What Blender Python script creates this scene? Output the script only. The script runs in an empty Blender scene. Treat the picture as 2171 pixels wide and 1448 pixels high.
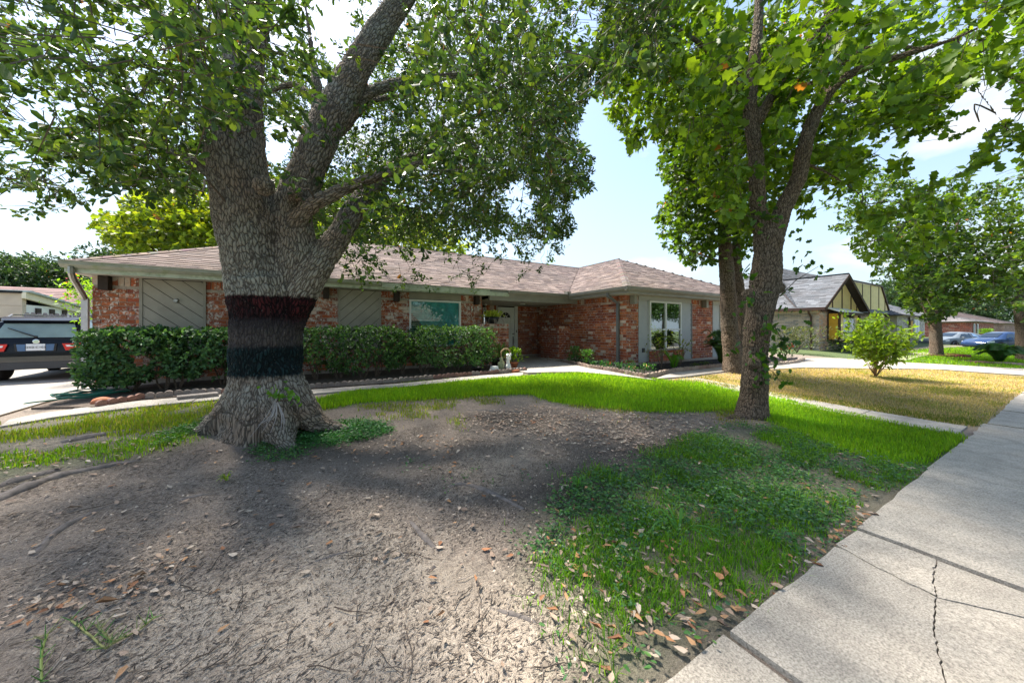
import bpy, bmesh, math, random
import numpy as np
from mathutils import Vector, Matrix
random.seed(7); R = np.random.default_rng(7)
SC = bpy.context.scene; COL = SC.collection
# ------------------------------------------------------------------ camera, sky, sun, exposure
F, CX, HY, H = 724., 1085.5, 698., 1.5
YAW = math.radians(59.8); CA, SA = math.cos(YAW), math.sin(YAW)
cam = bpy.data.cameras.new('camera'); camo = bpy.data.objects.new('camera', cam); COL.objects.link(camo)
cam.sensor_width = 36; cam.lens = 36*F/2171; cam.shift_y = -(724-HY)/2171; cam.clip_start = .05; cam.clip_end = 2000
camo.location = (0, 0, H); camo.rotation_euler = (math.pi/2, 0, YAW-math.pi/2)
SC.camera = camo
SUN_EL, SUN_AZ = math.radians(60), math.radians(14)      # azimuth measured from +Y towards -X
world = bpy.data.worlds.new('World'); SC.world = world; world.use_nodes = True
wt = world.node_tree; wt.nodes.clear()
def wn(t, **k):
    n = wt.nodes.new(t)
    for a, b in k.items(): setattr(n, a, b)
    return n
sky = wn('ShaderNodeTexSky', sky_type='NISHITA', sun_disc=False, sun_elevation=SUN_EL, sun_rotation=-SUN_AZ, air_density=1.3, dust_density=1.5, ozone_density=1.2)
bg = wn('ShaderNodeBackground'); bg.inputs[1].default_value = .115
wo = wn('ShaderNodeOutputWorld'); tc = wn('ShaderNodeTexCoord'); sp = wn('ShaderNodeSeparateXYZ')
mp = wn('ShaderNodeMapping'); mp.inputs['Scale'].default_value = (1.6, 1.6, 4.2); mp.inputs['Location'].default_value = (.62, .2, .1)
nz = wn('ShaderNodeTexNoise'); nz.inputs['Scale'].default_value = 1.7; nz.inputs['Detail'].default_value = 7; nz.inputs['Roughness'].default_value = .52
cr = wn('ShaderNodeValToRGB'); cr.color_ramp.elements[0].position = .56; cr.color_ramp.elements[1].position = .68
hz = wn('ShaderNodeMapRange'); hz.inputs[1].default_value = .0; hz.inputs[2].default_value = .38; hz.inputs[3].default_value = .85; hz.inputs[4].default_value = .08
mh = wn('ShaderNodeMixRGB'); mh.inputs[2].default_value = (2.5, 3.15, 3.8, 1)
mx = wn('ShaderNodeMixRGB'); mx.inputs[2].default_value = (4.2, 4.3, 4.4, 1)
L = wt.links.new
L(tc.outputs['Generated'], mp.inputs[0]); L(mp.outputs[0], nz.inputs['Vector']); L(nz.outputs[0], cr.inputs[0])
L(tc.outputs['Generated'], sp.inputs[0]); L(sp.outputs[2], hz.inputs[0])
L(sky.outputs[0], mh.inputs[1]); L(hz.outputs[0], mh.inputs[0]); L(mh.outputs[0], mx.inputs[1]); L(cr.outputs[0], mx.inputs[0])
L(mx.outputs[0], bg.inputs[0]); L(bg.outputs[0], wo.inputs[0])
sd = bpy.data.lights.new('sun', 'SUN'); sd.energy = 5.0; sd.angle = math.radians(6); sd.color = (1, .94, .84)
so = bpy.data.objects.new('sun', sd); COL.objects.link(so)
SDIR = Vector((-math.sin(SUN_AZ)*math.cos(SUN_EL), math.cos(SUN_AZ)*math.cos(SUN_EL), math.sin(SUN_EL)))
so.rotation_euler = SDIR.to_track_quat('Z', 'Y').to_euler(); so.location = SDIR*60
SC.view_settings.view_transform = 'Standard'; SC.view_settings.look = 'None'; SC.view_settings.exposure = 1.32; SC.view_settings.gamma = 1
SC.view_settings.use_curve_mapping = False
SC.render.engine = 'CYCLES'; SC.cycles.max_bounces = 8; SC.cycles.diffuse_bounces = 4; SC.cycles.transparent_max_bounces = 16
# ------------------------------------------------------------------ maths helpers
def ray(x): t = (x-CX)/F; return (CA+SA*t, SA-CA*t)
def W(x, y, d): r = ray(x); return Vector((d*r[0], d*r[1], H+(HY-y)*d/F))
def PR(p):
    p = np.asarray(p, float); d = CA*p[..., 0]+SA*p[..., 1]; l = SA*p[..., 0]-CA*p[..., 1]; dd = np.where(d > .05, d, .05)
    return CX+F*l/dd, HY-F*(p[..., 2]-H)/dd, d
def sm(t): t = np.clip(t, 0, 1); return t*t*(3-2*t)
_lat = np.random.default_rng(3).random((64, 64))
def vn(x, y):
    xi = np.floor(x).astype(int); yi = np.floor(y).astype(int); fx = sm(x-xi); fy = sm(y-yi)
    g = lambda a, b: _lat[a % 64, b % 64]
    return (g(xi, yi)*(1-fx)+g(xi+1, yi)*fx)*(1-fy)+(g(xi, yi+1)*(1-fx)+g(xi+1, yi+1)*fx)*fy
def fbm(x, y, s, o=3):
    r = 0; a = .5
    for k in range(o): r = r+a*vn(x*s+17.3*k, y*s+5.1*k); s = s*2.03; a *= .5
    return r
def terr(X, Y):
    X = np.asarray(X, float); Y = np.asarray(Y, float)
    top = .1+.2*sm((X+5.2)/2.6); ramp = sm((Y-.9)/6.6)
    return top*ramp-.17*sm((X-17)/8)*(1-sm((Y-5.5)/3.5))
def relief(X, Y):
    w = sm((np.asarray(Y)-1.0)/.6)*sm((7.2-np.asarray(Y))/1.)*sm((np.asarray(X)+9)/2)*sm((14-np.asarray(X))/3)
    return w*((fbm(X, Y, .9, 3)-.45)*.05+(fbm(X, Y, 7, 2)-.4)*.014)
def zt(X, Y): return terr(X, Y)+relief(X, Y)
def G(x, y):
    z = .15; r = ray(x)
    for _ in range(40):
        d = F*(H-z)/(y-HY); z = .5*z+.5*float(terr(d*r[0], d*r[1]))
    return (d*r[0], d*r[1])
def inpoly(x, y, poly):
    x = np.asarray(x); y = np.asarray(y); c = np.zeros(x.shape, bool); n = len(poly)
    for i in range(n):
        x1, y1 = poly[i]; x2, y2 = poly[i-1]
        if y1 == y2: continue
        c ^= ((y1 > y) != (y2 > y)) & (x < (x2-x1)*(y-y1)/(y2-y1)+x1)
    return c
# ------------------------------------------------------------------ object helpers
def link(o, parent=None):
    COL.objects.link(o)
    if parent is not None:
        o.parent = parent; o.matrix_parent_inverse = Matrix.Translation(-Vector(parent.location)) if not parent.get('_local') else Matrix.Identity(4)
    return o
def tag(o, label=None, cat=None, group=None, kind=None):
    if label: o['label'] = label
    if cat: o['category'] = cat
    if group: o['group'] = group
    if kind: o['kind'] = kind
    return o
def thing(name, label, cat, loc=(0, 0, 0), group=None, rotz=None):
    o = bpy.data.objects.new(name, None); o.location = loc; o.empty_display_size = .1; COL.objects.link(o)
    if rotz is not None: o.rotation_euler = (0, 0, rotz); o['_local'] = 1
    return tag(o, label, cat, group)
class MB:
    def __init__(s): s.v = []; s.f = []; s.c = []
    def poly(s, pts, col=None):
        b = len(s.v); s.v += [tuple(p) for p in pts]; s.f.append(tuple(range(b, b+len(pts)))); s.c += [col or (1, 1, 1)]*len(pts)
    def prism(s, pts, off, col=None):
        off = Vector(off); a = [Vector(p) for p in pts]; n = len(a); b = len(s.v)
        nrm = Vector((0, 0, 0))
        for i in range(n): nrm += a[i].cross(a[(i+1) % n])
        if nrm.dot(off) > 0: a.reverse()
        s.v += [tuple(p) for p in a]+[tuple(p+off) for p in a]; s.c += [col or (1, 1, 1)]*(2*n)
        s.f.append(tuple(range(b, b+n))); s.f.append(tuple(range(b+2*n-1, b+n-1, -1)))
        for i in range(n): j = (i+1) % n; s.f.append((b+j, b+i, b+n+i, b+n+j))
    def box(s, x0, x1, y0, y1, z0, z1, col=None):
        s.prism([(x0, y0, z0), (x1, y0, z0), (x1, y1, z0), (x0, y1, z0)], (0, 0, z1-z0), col)
    def obox(s, c, u, v, w, col=None):
        c, u, v, w = map(Vector, (c, u, v, w)); s.prism([c-u-v-w, c+u-v-w, c+u+v-w, c-u+v-w], 2*w, col)
    def tube(s, pts, rad, n=8, cap=True, col=None, sq=False):
        pts = [Vector(p) for p in pts]; m = len(pts)
        if not hasattr(rad, '__len__'): rad = [rad]*m
        b = len(s.v); up = None
        for i in range(m):
            t = (pts[min(i+1, m-1)]-pts[max(i-1, 0)]); t = t.normalized() if t.length > 1e-9 else Vector((0, 0, 1))
            if up is None: up = t.orthogonal().normalized() if not sq else (Vector((0, 0, 1)).cross(t).normalized() if abs(t.z) < .9 else Vector((1, 0, 0)))
            up = (up-t*up.dot(t)).normalized(); sd_ = t.cross(up)
            for k in range(n):
                a = 2*math.pi*(k+(.5 if sq else 0))/n; s.v.append(tuple(pts[i]+(up*math.cos(a)+sd_*math.sin(a))*rad[i]))
        s.c += [col or (1, 1, 1)]*(m*n)
        for i in range(m-1):
            for k in range(n): j = (k+1) % n; s.f.append((b+i*n+k, b+i*n+j, b+(i+1)*n+j, b+(i+1)*n+k))
        if cap: s.f.append(tuple(b+k for k in range(n-1, -1, -1))); s.f.append(tuple(b+(m-1)*n+k for k in range(n)))
    def lathe(s, prof, c, axis='z', n=16, col=None):
        b = len(s.v); c = Vector(c)
        for r, h in prof:
            for k in range(n):
                a = 2*math.pi*k/n; q = (r*math.cos(a), r*math.sin(a), h)
                q = q if axis == 'z' else ((h, q[0], q[1]) if axis == 'x' else (q[1], h, q[0])); s.v.append(tuple(c+Vector(q)))
        m = len(prof); s.c += [col or (1, 1, 1)]*(m*n)
        for i in range(m-1):
            for k in range(n): j = (k+1) % n; s.f.append((b+i*n+k, b+i*n+j, b+(i+1)*n+j, b+(i+1)*n+k))
        s.f.append(tuple(b+k for k in range(n-1, -1, -1))); s.f.append(tuple(b+(m-1)*n+k for k in range(n)))
    def mesh(s, name, mat, smooth=False):
        me = bpy.data.meshes.new(name); me.from_pydata(s.v, [], s.f)
        ca = me.color_attributes.new('tint', 'FLOAT_COLOR', 'POINT')
        a = np.ones((len(s.v), 4), np.float32); a[:, :3] = np.array(s.c, np.float32).reshape(-1, 3); ca.data.foreach_set('color', a.ravel())
        if smooth: me.polygons.foreach_set('use_smooth', [True]*len(me.polygons))
        me.materials.append(mat); me.update(); return me
    def build(s, name, mat, parent=None, smooth=False, kind=None, label=None):
        o = bpy.data.objects.new(name, s.mesh(name, mat, smooth)); link(o, parent); return tag(o, label, None, None, kind)
def npmesh(name, V, T, mat, tint=None, smooth=False):
    me = bpy.data.meshes.new(name); V = np.ascontiguousarray(V, np.float32); T = np.ascontiguousarray(T, np.int32); k = T.shape[1]
    me.vertices.add(len(V)); me.vertices.foreach_set('co', V.ravel()); me.loops.add(T.size); me.loops.foreach_set('vertex_index', T.ravel())
    me.polygons.add(len(T)); me.polygons.foreach_set('loop_start', np.arange(0, T.size, k, dtype=np.int32))
    if smooth: me.polygons.foreach_set('use_smooth', np.ones(len(T), bool))
    if tint is not None:
        a = np.ones((len(V), 4), np.float32); a[:, :3] = tint; ca = me.color_attributes.new('tint', 'FLOAT_COLOR', 'POINT'); ca.data.foreach_set('color', a.ravel())
    me.materials.append(mat); me.update(calc_edges=True); me.validate(); return me
def npobj(name, V, T, mat, parent=None, tint=None, kind=None, smooth=False):
    o = bpy.data.objects.new(name, npmesh(name, V, T, mat, tint, smooth)); link(o, parent); return tag(o, None, None, None, kind)
# ------------------------------------------------------------------ materials
def M(name, build):
    m = bpy.data.materials.new(name); m.use_nodes = True; nt = m.node_tree; b = nt.nodes['Principled BSDF']
    build(nt, b, m); return m
def nd(nt, t, ins=None, **k):
    n = nt.nodes.new(t)
    for a, v in k.items(): setattr(n, a, v)
    for a, v in (ins or {}).items():
        if isinstance(v, bpy.types.NodeSocket): nt.links.new(v, n.inputs[a])
        else: n.inputs[a].default_value = v
    return n
def ramp(nt, fac, stops):
    n = nt.nodes.new('ShaderNodeValToRGB'); e = n.color_ramp.elements
    while len(e) < len(stops): e.new(.5)
    for i, (p, c) in enumerate(stops): e[i].position = p; e[i].color = (c if len(c) == 4 else (*c, 1)) if hasattr(c, '__len__') else (c, c, c, 1)
    nt.links.new(fac, n.inputs[0]); return n.outputs[0]
def mixc(nt, fac, a, b, mode='MIX'):
    n = nt.nodes.new('ShaderNodeMixRGB'); n.blend_type = mode
    for i, v in ((0, fac), (1, a), (2, b)):
        if isinstance(v, bpy.types.NodeSocket): nt.links.new(v, n.inputs[i])
        elif i == 0: n.inputs[0].default_value = v
        else: n.inputs[i].default_value = (*v, 1) if len(v) == 3 else v
    return n.outputs[0]
def noise(nt, scale, detail=4, rough=.55, vec=None, dist=0):
    n = nd(nt, 'ShaderNodeTexNoise', {'Scale': scale, 'Detail': detail, 'Roughness': rough, 'Distortion': dist})
    nt.links.new(vec if vec is not None else nd(nt, 'ShaderNodeNewGeometry').outputs['Position'], n.inputs['Vector']); return n.outputs[0]
def bump(nt, b, h, strength=.3, dist=.01):
    n = nd(nt, 'ShaderNodeBump', {'Height': h, 'Strength': strength, 'Distance': dist}); nt.links.new(n.outputs[0], b.inputs['Normal'])
def attr(nt, name='tint'): return nd(nt, 'ShaderNodeAttribute', attribute_name=name).outputs['Color']
def simple(name, col, rough=.6, metal=0, var=.25, scale=6, bmp=.15, spec=.4, tint=False, coat=0, dirt=None):
    def f(nt, b, m):
        n = noise(nt, scale, 5); lo = tuple(c*(1-var) for c in col); hi = tuple(min(1, c*(1+var)) for c in col)
        c = ramp(nt, n, [(.3, lo), (.7, hi)])
        if dirt: c = mixc(nt, ramp(nt, noise(nt, dirt[1], 6, .65), [(.48, 0), (.68, dirt[2])]), c, dirt[0])
        if tint: c = mixc(nt, 1, c, attr(nt), 'MULTIPLY')
        nt.links.new(c, b.inputs['Base Color']); b.inputs['Roughness'].default_value = rough; b.inputs['Metallic'].default_value = metal
        b.inputs['Specular IOR Level'].default_value = spec; b.inputs['Coat Weight'].default_value = coat
        if bmp: bump(nt, b, noise(nt, scale*9, 4), bmp, .006)
    return M(name, f)
def leafmat(name, trans=.4, gloss=.42, warm=(1.5, 1.45, .5)):
    def f(nt, b, m):
        c = attr(nt); nt.links.new(c, b.inputs['Base Color']); b.inputs['Roughness'].default_value = gloss; b.inputs['Specular IOR Level'].default_value = .35
        t = nd(nt, 'ShaderNodeBsdfTranslucent'); nt.links.new(mixc(nt, 1, c, warm, 'MULTIPLY'), t.inputs[0])
        mixs = nd(nt, 'ShaderNodeMixShader', {0: trans}); nt.links.new(b.outputs[0], mixs.inputs[1]); nt.links.new(t.outputs[0], mixs.inputs[2])
        nt.links.new(mixs.outputs[0], nt.nodes['Material Output'].inputs[0])
    return M(name, f)
def f_brick(white, wcol):
    def f(nt, b, m):
        c = attr(nt); n1 = noise(nt, 9, 4, .7); n2 = noise(nt, 26, 5, .7)
        g = nd(nt, 'ShaderNodeMath', {0: n1, 1: n2}, operation='MULTIPLY').outputs[0]
        px_ = nd(nt, 'ShaderNodeSeparateXYZ', {0: nd(nt, 'ShaderNodeNewGeometry').outputs['Position']}).outputs[0]
        g = nd(nt, 'ShaderNodeMath', {0: g, 1: nd(nt, 'ShaderNodeMapRange', {0: px_, 1: 4.6, 2: 5.6, 3: 0, 4: .035}).outputs[0]}, operation='SUBTRACT').outputs[0]
        c = mixc(nt, ramp(nt, n2, [(.3, .0), (.75, .5)]), c, mixc(nt, 1, c, (.55, .5, .5), 'MULTIPLY'))
        c = mixc(nt, ramp(nt, g, [(white, 0), (white+.05, .85)]), c, wcol)
        c = mixc(nt, ramp(nt, noise(nt, 1.4, 4, .6), [(.52, 0), (.75, .45)]), c, (.05, .035, .03))
        nt.links.new(c, b.inputs['Base Color']); b.inputs['Roughness'].default_value = .88; bump(nt, b, noise(nt, 60, 4), .5, .004)
    return f
m_brick = M('red_brick', f_brick(.262, (.68, .62, .56)))
m_brick_tan = M('tan_brick', f_brick(.42, (.6, .55, .45)))
m_mortar = simple('mortar', (.42, .36, .31), .95, var=.25, scale=20, bmp=.4)
m_mortar_tan = simple('mortar_tan', (.58, .52, .44), .95, var=.25, scale=20, bmp=.3)
m_found = simple('foundation_concrete', (.26, .21, .17), .9, var=.3, scale=4, bmp=.4)
def f_shingle(nt, b, m):
    c = attr(nt); n2 = noise(nt, 420, 3, .7); n3 = noise(nt, .8, 4, .6)
    c = mixc(nt, .55, c, mixc(nt, 1, c, ramp(nt, n2, [(.35, .35), (.65, 1.6)]), 'MULTIPLY'))
    c = mixc(nt, ramp(nt, n3, [(.4, 0), (.75, .4)]), c, (.10, .085, .08))
    nt.links.new(c, b.inputs['Base Color']); b.inputs['Roughness'].default_value = .95; bump(nt, b, n2, .5, .004)
m_shingle = M('asphalt_shingle', f_shingle)
m_roofdeck = simple('roof_felt', (.06, .05, .05), .95)
m_gutter = simple('old_gutter_paint', (.33, .335, .27), .55, var=.18, scale=3, dirt=((.2, .25, .12), 5, .8))
m_fascia = simple('peeling_fascia_paint', (.52, .56, .45), .7, var=.2, scale=3, dirt=((.2, .26, .14), 7, .7))
m_gutter2 = simple('grey_gutter_paint', (.27, .26, .225), .45, var=.12, scale=3)
m_soffit = simple('soffit_paint', (.46, .44, .38), .8, var=.12, scale=2)
m_panel = simple('taupe_siding_paint', (.36, .33, .275), .75, var=.10, scale=2.5, bmp=.25, dirt=((.25, .23, .19), 2.2, .45))
m_trim = simple('taupe_trim_paint', (.31, .285, .235), .7, var=.1, scale=4)
m_lap = simple('blue_grey_siding_paint', (.42, .44, .44), .6, var=.06, scale=2.5, bmp=.12)
m_white = simple('white_paint', (.74, .76, .74), .45, var=.06, scale=4, bmp=.05)
m_whitespout = simple('weathered_white_metal', (.55, .54, .55), .5, var=.15, scale=6)
m_greyspout = simple('grey_metal_paint', (.16, .165, .165), .45, var=.1, scale=6)
m_darkwood = simple('dark_stained_wood', (.035, .022, .016), .7, var=.4, scale=14)
m_black = simple('black_plastic', (.012, .012, .013), .5, var=.2)
m_steel = simple('dull_steel', (.32, .31, .29), .35, 1, var=.1)
m_chrome = simple('chrome', (.75, .76, .78), .12, 1, var=.03, bmp=0)
m_door = simple('door_white_paint', (.78, .81, .79), .4, var=.05, scale=3, bmp=.03)
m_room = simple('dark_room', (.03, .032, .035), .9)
def f_glass(tr, tcol):
    def f(nt, b, m):
        g = nd(nt, 'ShaderNodeBsdfGlossy', {'Roughness': .02, 'Color': (.9, .95, .95, 1)}); t = nd(nt, 'ShaderNodeBsdfTransparent', {'Color': (*tcol, 1)})
        fr = nd(nt, 'ShaderNodeFresnel', {'IOR': 1.45 if tr < .1 else 1.8}); mxs = nd(nt, 'ShaderNodeMixShader', {0: fr.outputs[0]})
        mr = nd(nt, 'ShaderNodeMapRange', {0: fr.outputs[0], 1: 0, 2: 1, 3: tr, 4: 1}); nt.links.new(mr.outputs[0], mxs.inputs[0])
        nt.links.new(t.outputs[0], mxs.inputs[1]); nt.links.new(g.outputs[0], mxs.inputs[2]); nt.links.new(mxs.outputs[0], nt.nodes['Material Output'].inputs[0])
    return f
m_glass = M('window_glass', f_glass(.32, (.6, .7, .68)))
m_glassthin = M('thin_glass', f_glass(.02, (.85, .95, .93)))
m_glassdark = M('tinted_glass', f_glass(.12, (.12, .16, .18)))
m_teal = simple('teal_sheet', (.07, .40, .46), .45, var=.35, scale=5, bmp=.1, spec=.5)
m_blind = simple('blind_slat', (.45, .52, .48), .6, var=.08)
def f_conc(base, dark, agg=True):
    def f(nt, b, m):
        n1 = noise(nt, .9, 5, .6); n2 = noise(nt, 95, 4, .75); n3 = noise(nt, 6, 5, .65)
        c = ramp(nt, n1, [(.3, tuple(x*.8 for x in base)), (.7, tuple(x*1.12 for x in base))])
        c = mixc(nt, ramp(nt, n3, [(.42, 0), (.72, .6)]), c, dark)
        if agg: c = mixc(nt, .8, c, mixc(nt, 1, c, ramp(nt, n2, [(.36, .42), (.5, 1.0), (.66, 1.5)]), 'MULTIPLY'))
        c = mixc(nt, 1, c, attr(nt), 'MULTIPLY')
        nt.links.new(c, b.inputs['Base Color']); b.inputs['Roughness'].default_value = .92; bump(nt, b, n2, .8, .005)
    return f
m_conc = M('sidewalk_concrete', f_conc((.48, .42, .345), (.26, .225, .185)))
m_conc2 = M('path_concrete', f_conc((.42, .385, .34), (.24, .21, .18)))
m_asphalt = simple('asphalt', (.05, .05, .05), .9, scale=30, bmp=.5)
m_stone = M('edging_concrete', f_conc((.30, .265, .24), (.14, .11, .10)))
def f_ground(nt, b, m):
    sepn = nd(nt, 'ShaderNodeSeparateColor', {0: attr(nt, 'mask')}); gr, pale, dark = sepn.outputs[0], sepn.outputs[1], sepn.outputs[2]
    n0 = noise(nt, 2.3, 5, .6); n1 = noise(nt, 14, 6, .68); n2 = noise(nt, 60, 5, .7); n3 = noise(nt, 190, 3, .7)
    sand = ramp(nt, n1, [(.3, (.46, .37, .285)), (.7, (.62, .52, .415))])
    soil = ramp(nt, n2, [(.3, (.17, .132, .105)), (.7, (.39, .32, .26))])
    k = nd(nt, 'ShaderNodeMath', {0: n1, 1: n0}, operation='MULTIPLY').outputs[0]
    k = nd(nt, 'ShaderNodeMath', {0: k, 1: nd(nt, 'ShaderNodeMath', {0: n2, 1: .35}, operation='MULTIPLY').outputs[0]}, operation='ADD').outputs[0]
    k = nd(nt, 'ShaderNodeMath', {0: k, 1: pale}, operation='ADD').outputs[0]
    c = mixc(nt, ramp(nt, k, [(.62, 0), (.86, 1)]), soil, sand)
    c = mixc(nt, ramp(nt, n3, [(.50, 0), (.60, .6)]), c, (.07, .058, .05))
    c = mixc(nt, ramp(nt, noise(nt, 33, 4, .8), [(.57, 0), (.63, .75)]), c, (.05, .04, .034))
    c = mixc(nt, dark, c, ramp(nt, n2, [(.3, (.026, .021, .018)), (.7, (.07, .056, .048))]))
    turf = ramp(nt, n2, [(.3, (.035, .06, .015)), (.7, (.10, .16, .035))])
    c = mixc(nt, gr, c, turf)
    tan = ramp(nt, n2, [(.3, (.30, .22, .11)), (.7, (.50, .39, .22))])
    c = mixc(nt, nd(nt, 'ShaderNodeAttribute', attribute_name='mask').outputs['Alpha'], c, tan)
    nt.links.new(c, b.inputs['Base Color']); b.inputs['Roughness'].default_value = .97
    h = nd(nt, 'ShaderNodeMath', {0: n1, 1: nd(nt, 'ShaderNodeMath', {0: n2, 1: .6}, operation='MULTIPLY').outputs[0]}, operation='ADD').outputs[0]
    h = nd(nt, 'ShaderNodeMath', {0: h, 1: nd(nt, 'ShaderNodeMath', {0: n3, 1: .25}, operation='MULTIPLY').outputs[0]}, operation='ADD').outputs[0]
    bump(nt, b, h, .9, .03)
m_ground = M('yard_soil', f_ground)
m_mulch = simple('black_mulch', (.022, .018, .016), .95, var=.6, scale=40, bmp=.9)
def f_bark(base, lo, painted=False, sc=1., lichen=None):
    def f(nt, b, m):
        v = nd(nt, 'ShaderNodeAttribute', attribute_name='bark').outputs['Vector']
        wob = nd(nt, 'ShaderNodeTexNoise', {'Vector': v, 'Scale': 9., 'Detail': 3.})
        v2 = nd(nt, 'ShaderNodeVectorMath', {0: v, 1: nd(nt, 'ShaderNodeVectorMath', {0: wob.outputs['Color'], 'Scale': .055}, operation='SCALE').outputs[0]}, operation='ADD').outputs[0]
        mp_ = nd(nt, 'ShaderNodeMapping', {'Vector': v2, 'Scale': (33*sc, 33*sc, 9*sc)})
        vo = nd(nt, 'ShaderNodeTexVoronoi', {'Vector': mp_.outputs[0], 'Scale': 1.0, 'Randomness': .95}, feature='DISTANCE_TO_EDGE')
        rid = nd(nt, 'ShaderNodeTexNoise', {'Vector': nd(nt, 'ShaderNodeMapping', {'Vector': v2, 'Scale': (26*sc, 26*sc, 4.2*sc)}).outputs[0], 'Scale': 1., 'Detail': 4., 'Roughness': .6}).outputs[0]
        ed = nd(nt, 'ShaderNodeMath', {0: vo.outputs['Distance'], 1: ramp(nt, rid, [(.35, .25), (.6, 1.25)])}, operation='MULTIPLY').outputs[0]
        plate = ramp(nt, ed, [(.01, 0), (.22, 1)])
        fine = nd(nt, 'ShaderNodeTexNoise', {'Vector': nd(nt, 'ShaderNodeMapping', {'Vector': v, 'Scale': (3, 3, 1)}).outputs[0], 'Scale': 30., 'Detail': 5., 'Roughness': .7}).outputs[0]
        hgt = nd(nt, 'ShaderNodeMath', {0: plate, 1: nd(nt, 'ShaderNodeMath', {0: fine, 1: .55}, operation='MULTIPLY').outputs[0]}, operation='ADD').outputs[0]
        pc = ramp(nt, fine, [(.32, tuple(x*.6 for x in base)), (.68, tuple(min(1, x*1.35) for x in base))])
        pc = mixc(nt, ramp(nt, noise(nt, 1.3, 4), [(.4, 0), (.65, .6)]), pc, tuple(x*y for x, y in zip(base, (1.05, .85, .7))))
        if lichen: pc = mixc(nt, ramp(nt, noise(nt, 2.2, 5, .6), [(.45, 0), (.62, .55)]), pc, lichen)
        c = mixc(nt, ramp(nt, ed, [(.0, 0), (.13, 1)]), lo, pc)
        if painted:
            g = nd(nt, 'ShaderNodeNewGeometry'); z = nd(nt, 'ShaderNodeSeparateXYZ', {0: g.outputs['Position']})
            wz = nd(nt, 'ShaderNodeMath', {0: nd(nt, 'ShaderNodeMath', {0: noise(nt, 16, 4, .7), 1: .10}, operation='MULTIPLY').outputs[0], 1: z.outputs[2]}, operation='ADD').outputs[0]
            spk = ramp(nt, noise(nt, 55, 3, .6), [(.66, 1), (.72, .15)])
            def band(a, e, soft): return nd(nt, 'ShaderNodeMapRange', {0: wz, 1: a, 2: a+soft, 3: 0, 4: 1}).outputs[0], nd(nt, 'ShaderNodeMapRange', {0: wz, 1: e, 2: e+soft, 3: 1, 4: 0}).outputs[0]
            def mul(a, q): return nd(nt, 'ShaderNodeMath', {0: a, 1: q}, operation='MULTIPLY').outputs[0]
            up = nd(nt, 'ShaderNodeMapRange', {0: wz, 1: 1.9, 2: 2.0, 3: 0, 4: 1}).outputs[0]; fade = nd(nt, 'ShaderNodeMapRange', {0: wz, 1: 2.15, 2: 2.8, 3: .6, 4: 0}).outputs[0]
            c = mixc(nt, mul(mul(up, fade), plate), c, (.36, .36, .31))
            lw = nd(nt, 'ShaderNodeMapRange', {0: wz, 1: .55, 2: .75, 3: 0, 4: .55}).outputs[0]; lw2 = nd(nt, 'ShaderNodeMapRange', {0: wz, 1: .9, 2: 1.0, 3: 1, 4: 0}).outputs[0]
            c = mixc(nt, mul(mul(lw, lw2), plate), c, (.33, .33, .29))
            a1, b1 = band(.955, 1.33, .05); k = mul(mul(a1, b1), spk)
            c = mixc(nt, k, c, mixc(nt, plate, (.003, .006, .007), (.012, .030, .032)))
            a1, b1 = band(1.60, 1.935, .03); a1 = nd(nt, 'ShaderNodeMapRange', {0: wz, 1: 1.46, 2: 1.66, 3: 0, 4: 1}).outputs[0]; k = mul(mul(a1, b1), spk)
            red = ramp(nt, noise(nt, 2.1, 3), [(.42, (.014, .010, .011)), (.62, (.075, .014, .016))])
            c = mixc(nt, k, c, mixc(nt, plate, (.003, .002, .003), red))
            a1, b1 = band(1.30, 1.64, .06); c = mixc(nt, mul(mul(mul(a1, b1), spk), .8), c, (.03, .026, .03))
        nt.links.new(c, b.inputs['Base Color']); b.inputs['Roughness'].default_value = .95; b.inputs['Specular IOR Level'].default_value = .2
        dp = nd(nt, 'ShaderNodeDisplacement', {'Height': hgt, 'Midlevel': .8, 'Scale': .018/sc}); nt.links.new(dp.outputs[0], nt.nodes['Material Output'].inputs['Displacement'])
        m.displacement_method = 'BOTH'
    return f
m_bark = M('oak_bark', f_bark((.27, .235, .195), (.055, .046, .038), True, lichen=(.27, .28, .24)))
m_bark2 = M('brown_oak_bark', f_bark((.22, .175, .135), (.045, .033, .024), False, 1.25))
m_twig = simple('twig_bark', (.10, .075, .055), .9, var=.4, scale=30)
m_leaf = leafmat('oak_leaf', .38, .38)
m_leaf2 = leafmat('lobed_leaf', .5, .45, (1.9, 1.7, .35))
m_leaf_far = leafmat('far_leaf', .3, .5)
m_hedge = leafmat('hedge_leaf', .3, .55)
m_grass = leafmat('grass_blade', .55, .5, (1.7, 1.6, .5))
m_dry = simple('dry_leaf', (1, 1, 1), .75, var=.15, scale=40, tint=True, bmp=.2)
m_debris = simple('soil_debris', (1, 1, 1), .95, var=.3, scale=60, tint=True, bmp=.1)
m_tint = simple('matte_tinted', (1, 1, 1), .7, var=.12, scale=10, tint=True, bmp=.15)
m_carblack = simple('black_car_paint', (.006, .008, .014), .10, var=.05, bmp=0, spec=.22, coat=0)
m_carblue = simple('navy_car_paint', (.02, .045, .12), .16, var=.05, bmp=0, spec=.4, coat=.3)
m_cargrey = simple('slate_car_paint', (.17, .20, .23), .28, var=.06, bmp=0, spec=.5, coat=.5)
m_doorbeige = simple('pale_car_paint', (.62, .62, .50), .3, var=.05, bmp=0, spec=.5)
m_carclad = simple('dark_bumper_plastic', (.035, .038, .045), .45, var=.1, bmp=.05)
m_tyre = simple('tyre_rubber', (.018, .018, .018), .85, var=.2)
m_red = simple('red_lamp_plastic', (.55, .015, .015), .15, var=.1, bmp=0, spec=.6)
m_plate = simple('plate_white', (.68, .72, .78), .4, var=.04, bmp=0)
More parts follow.
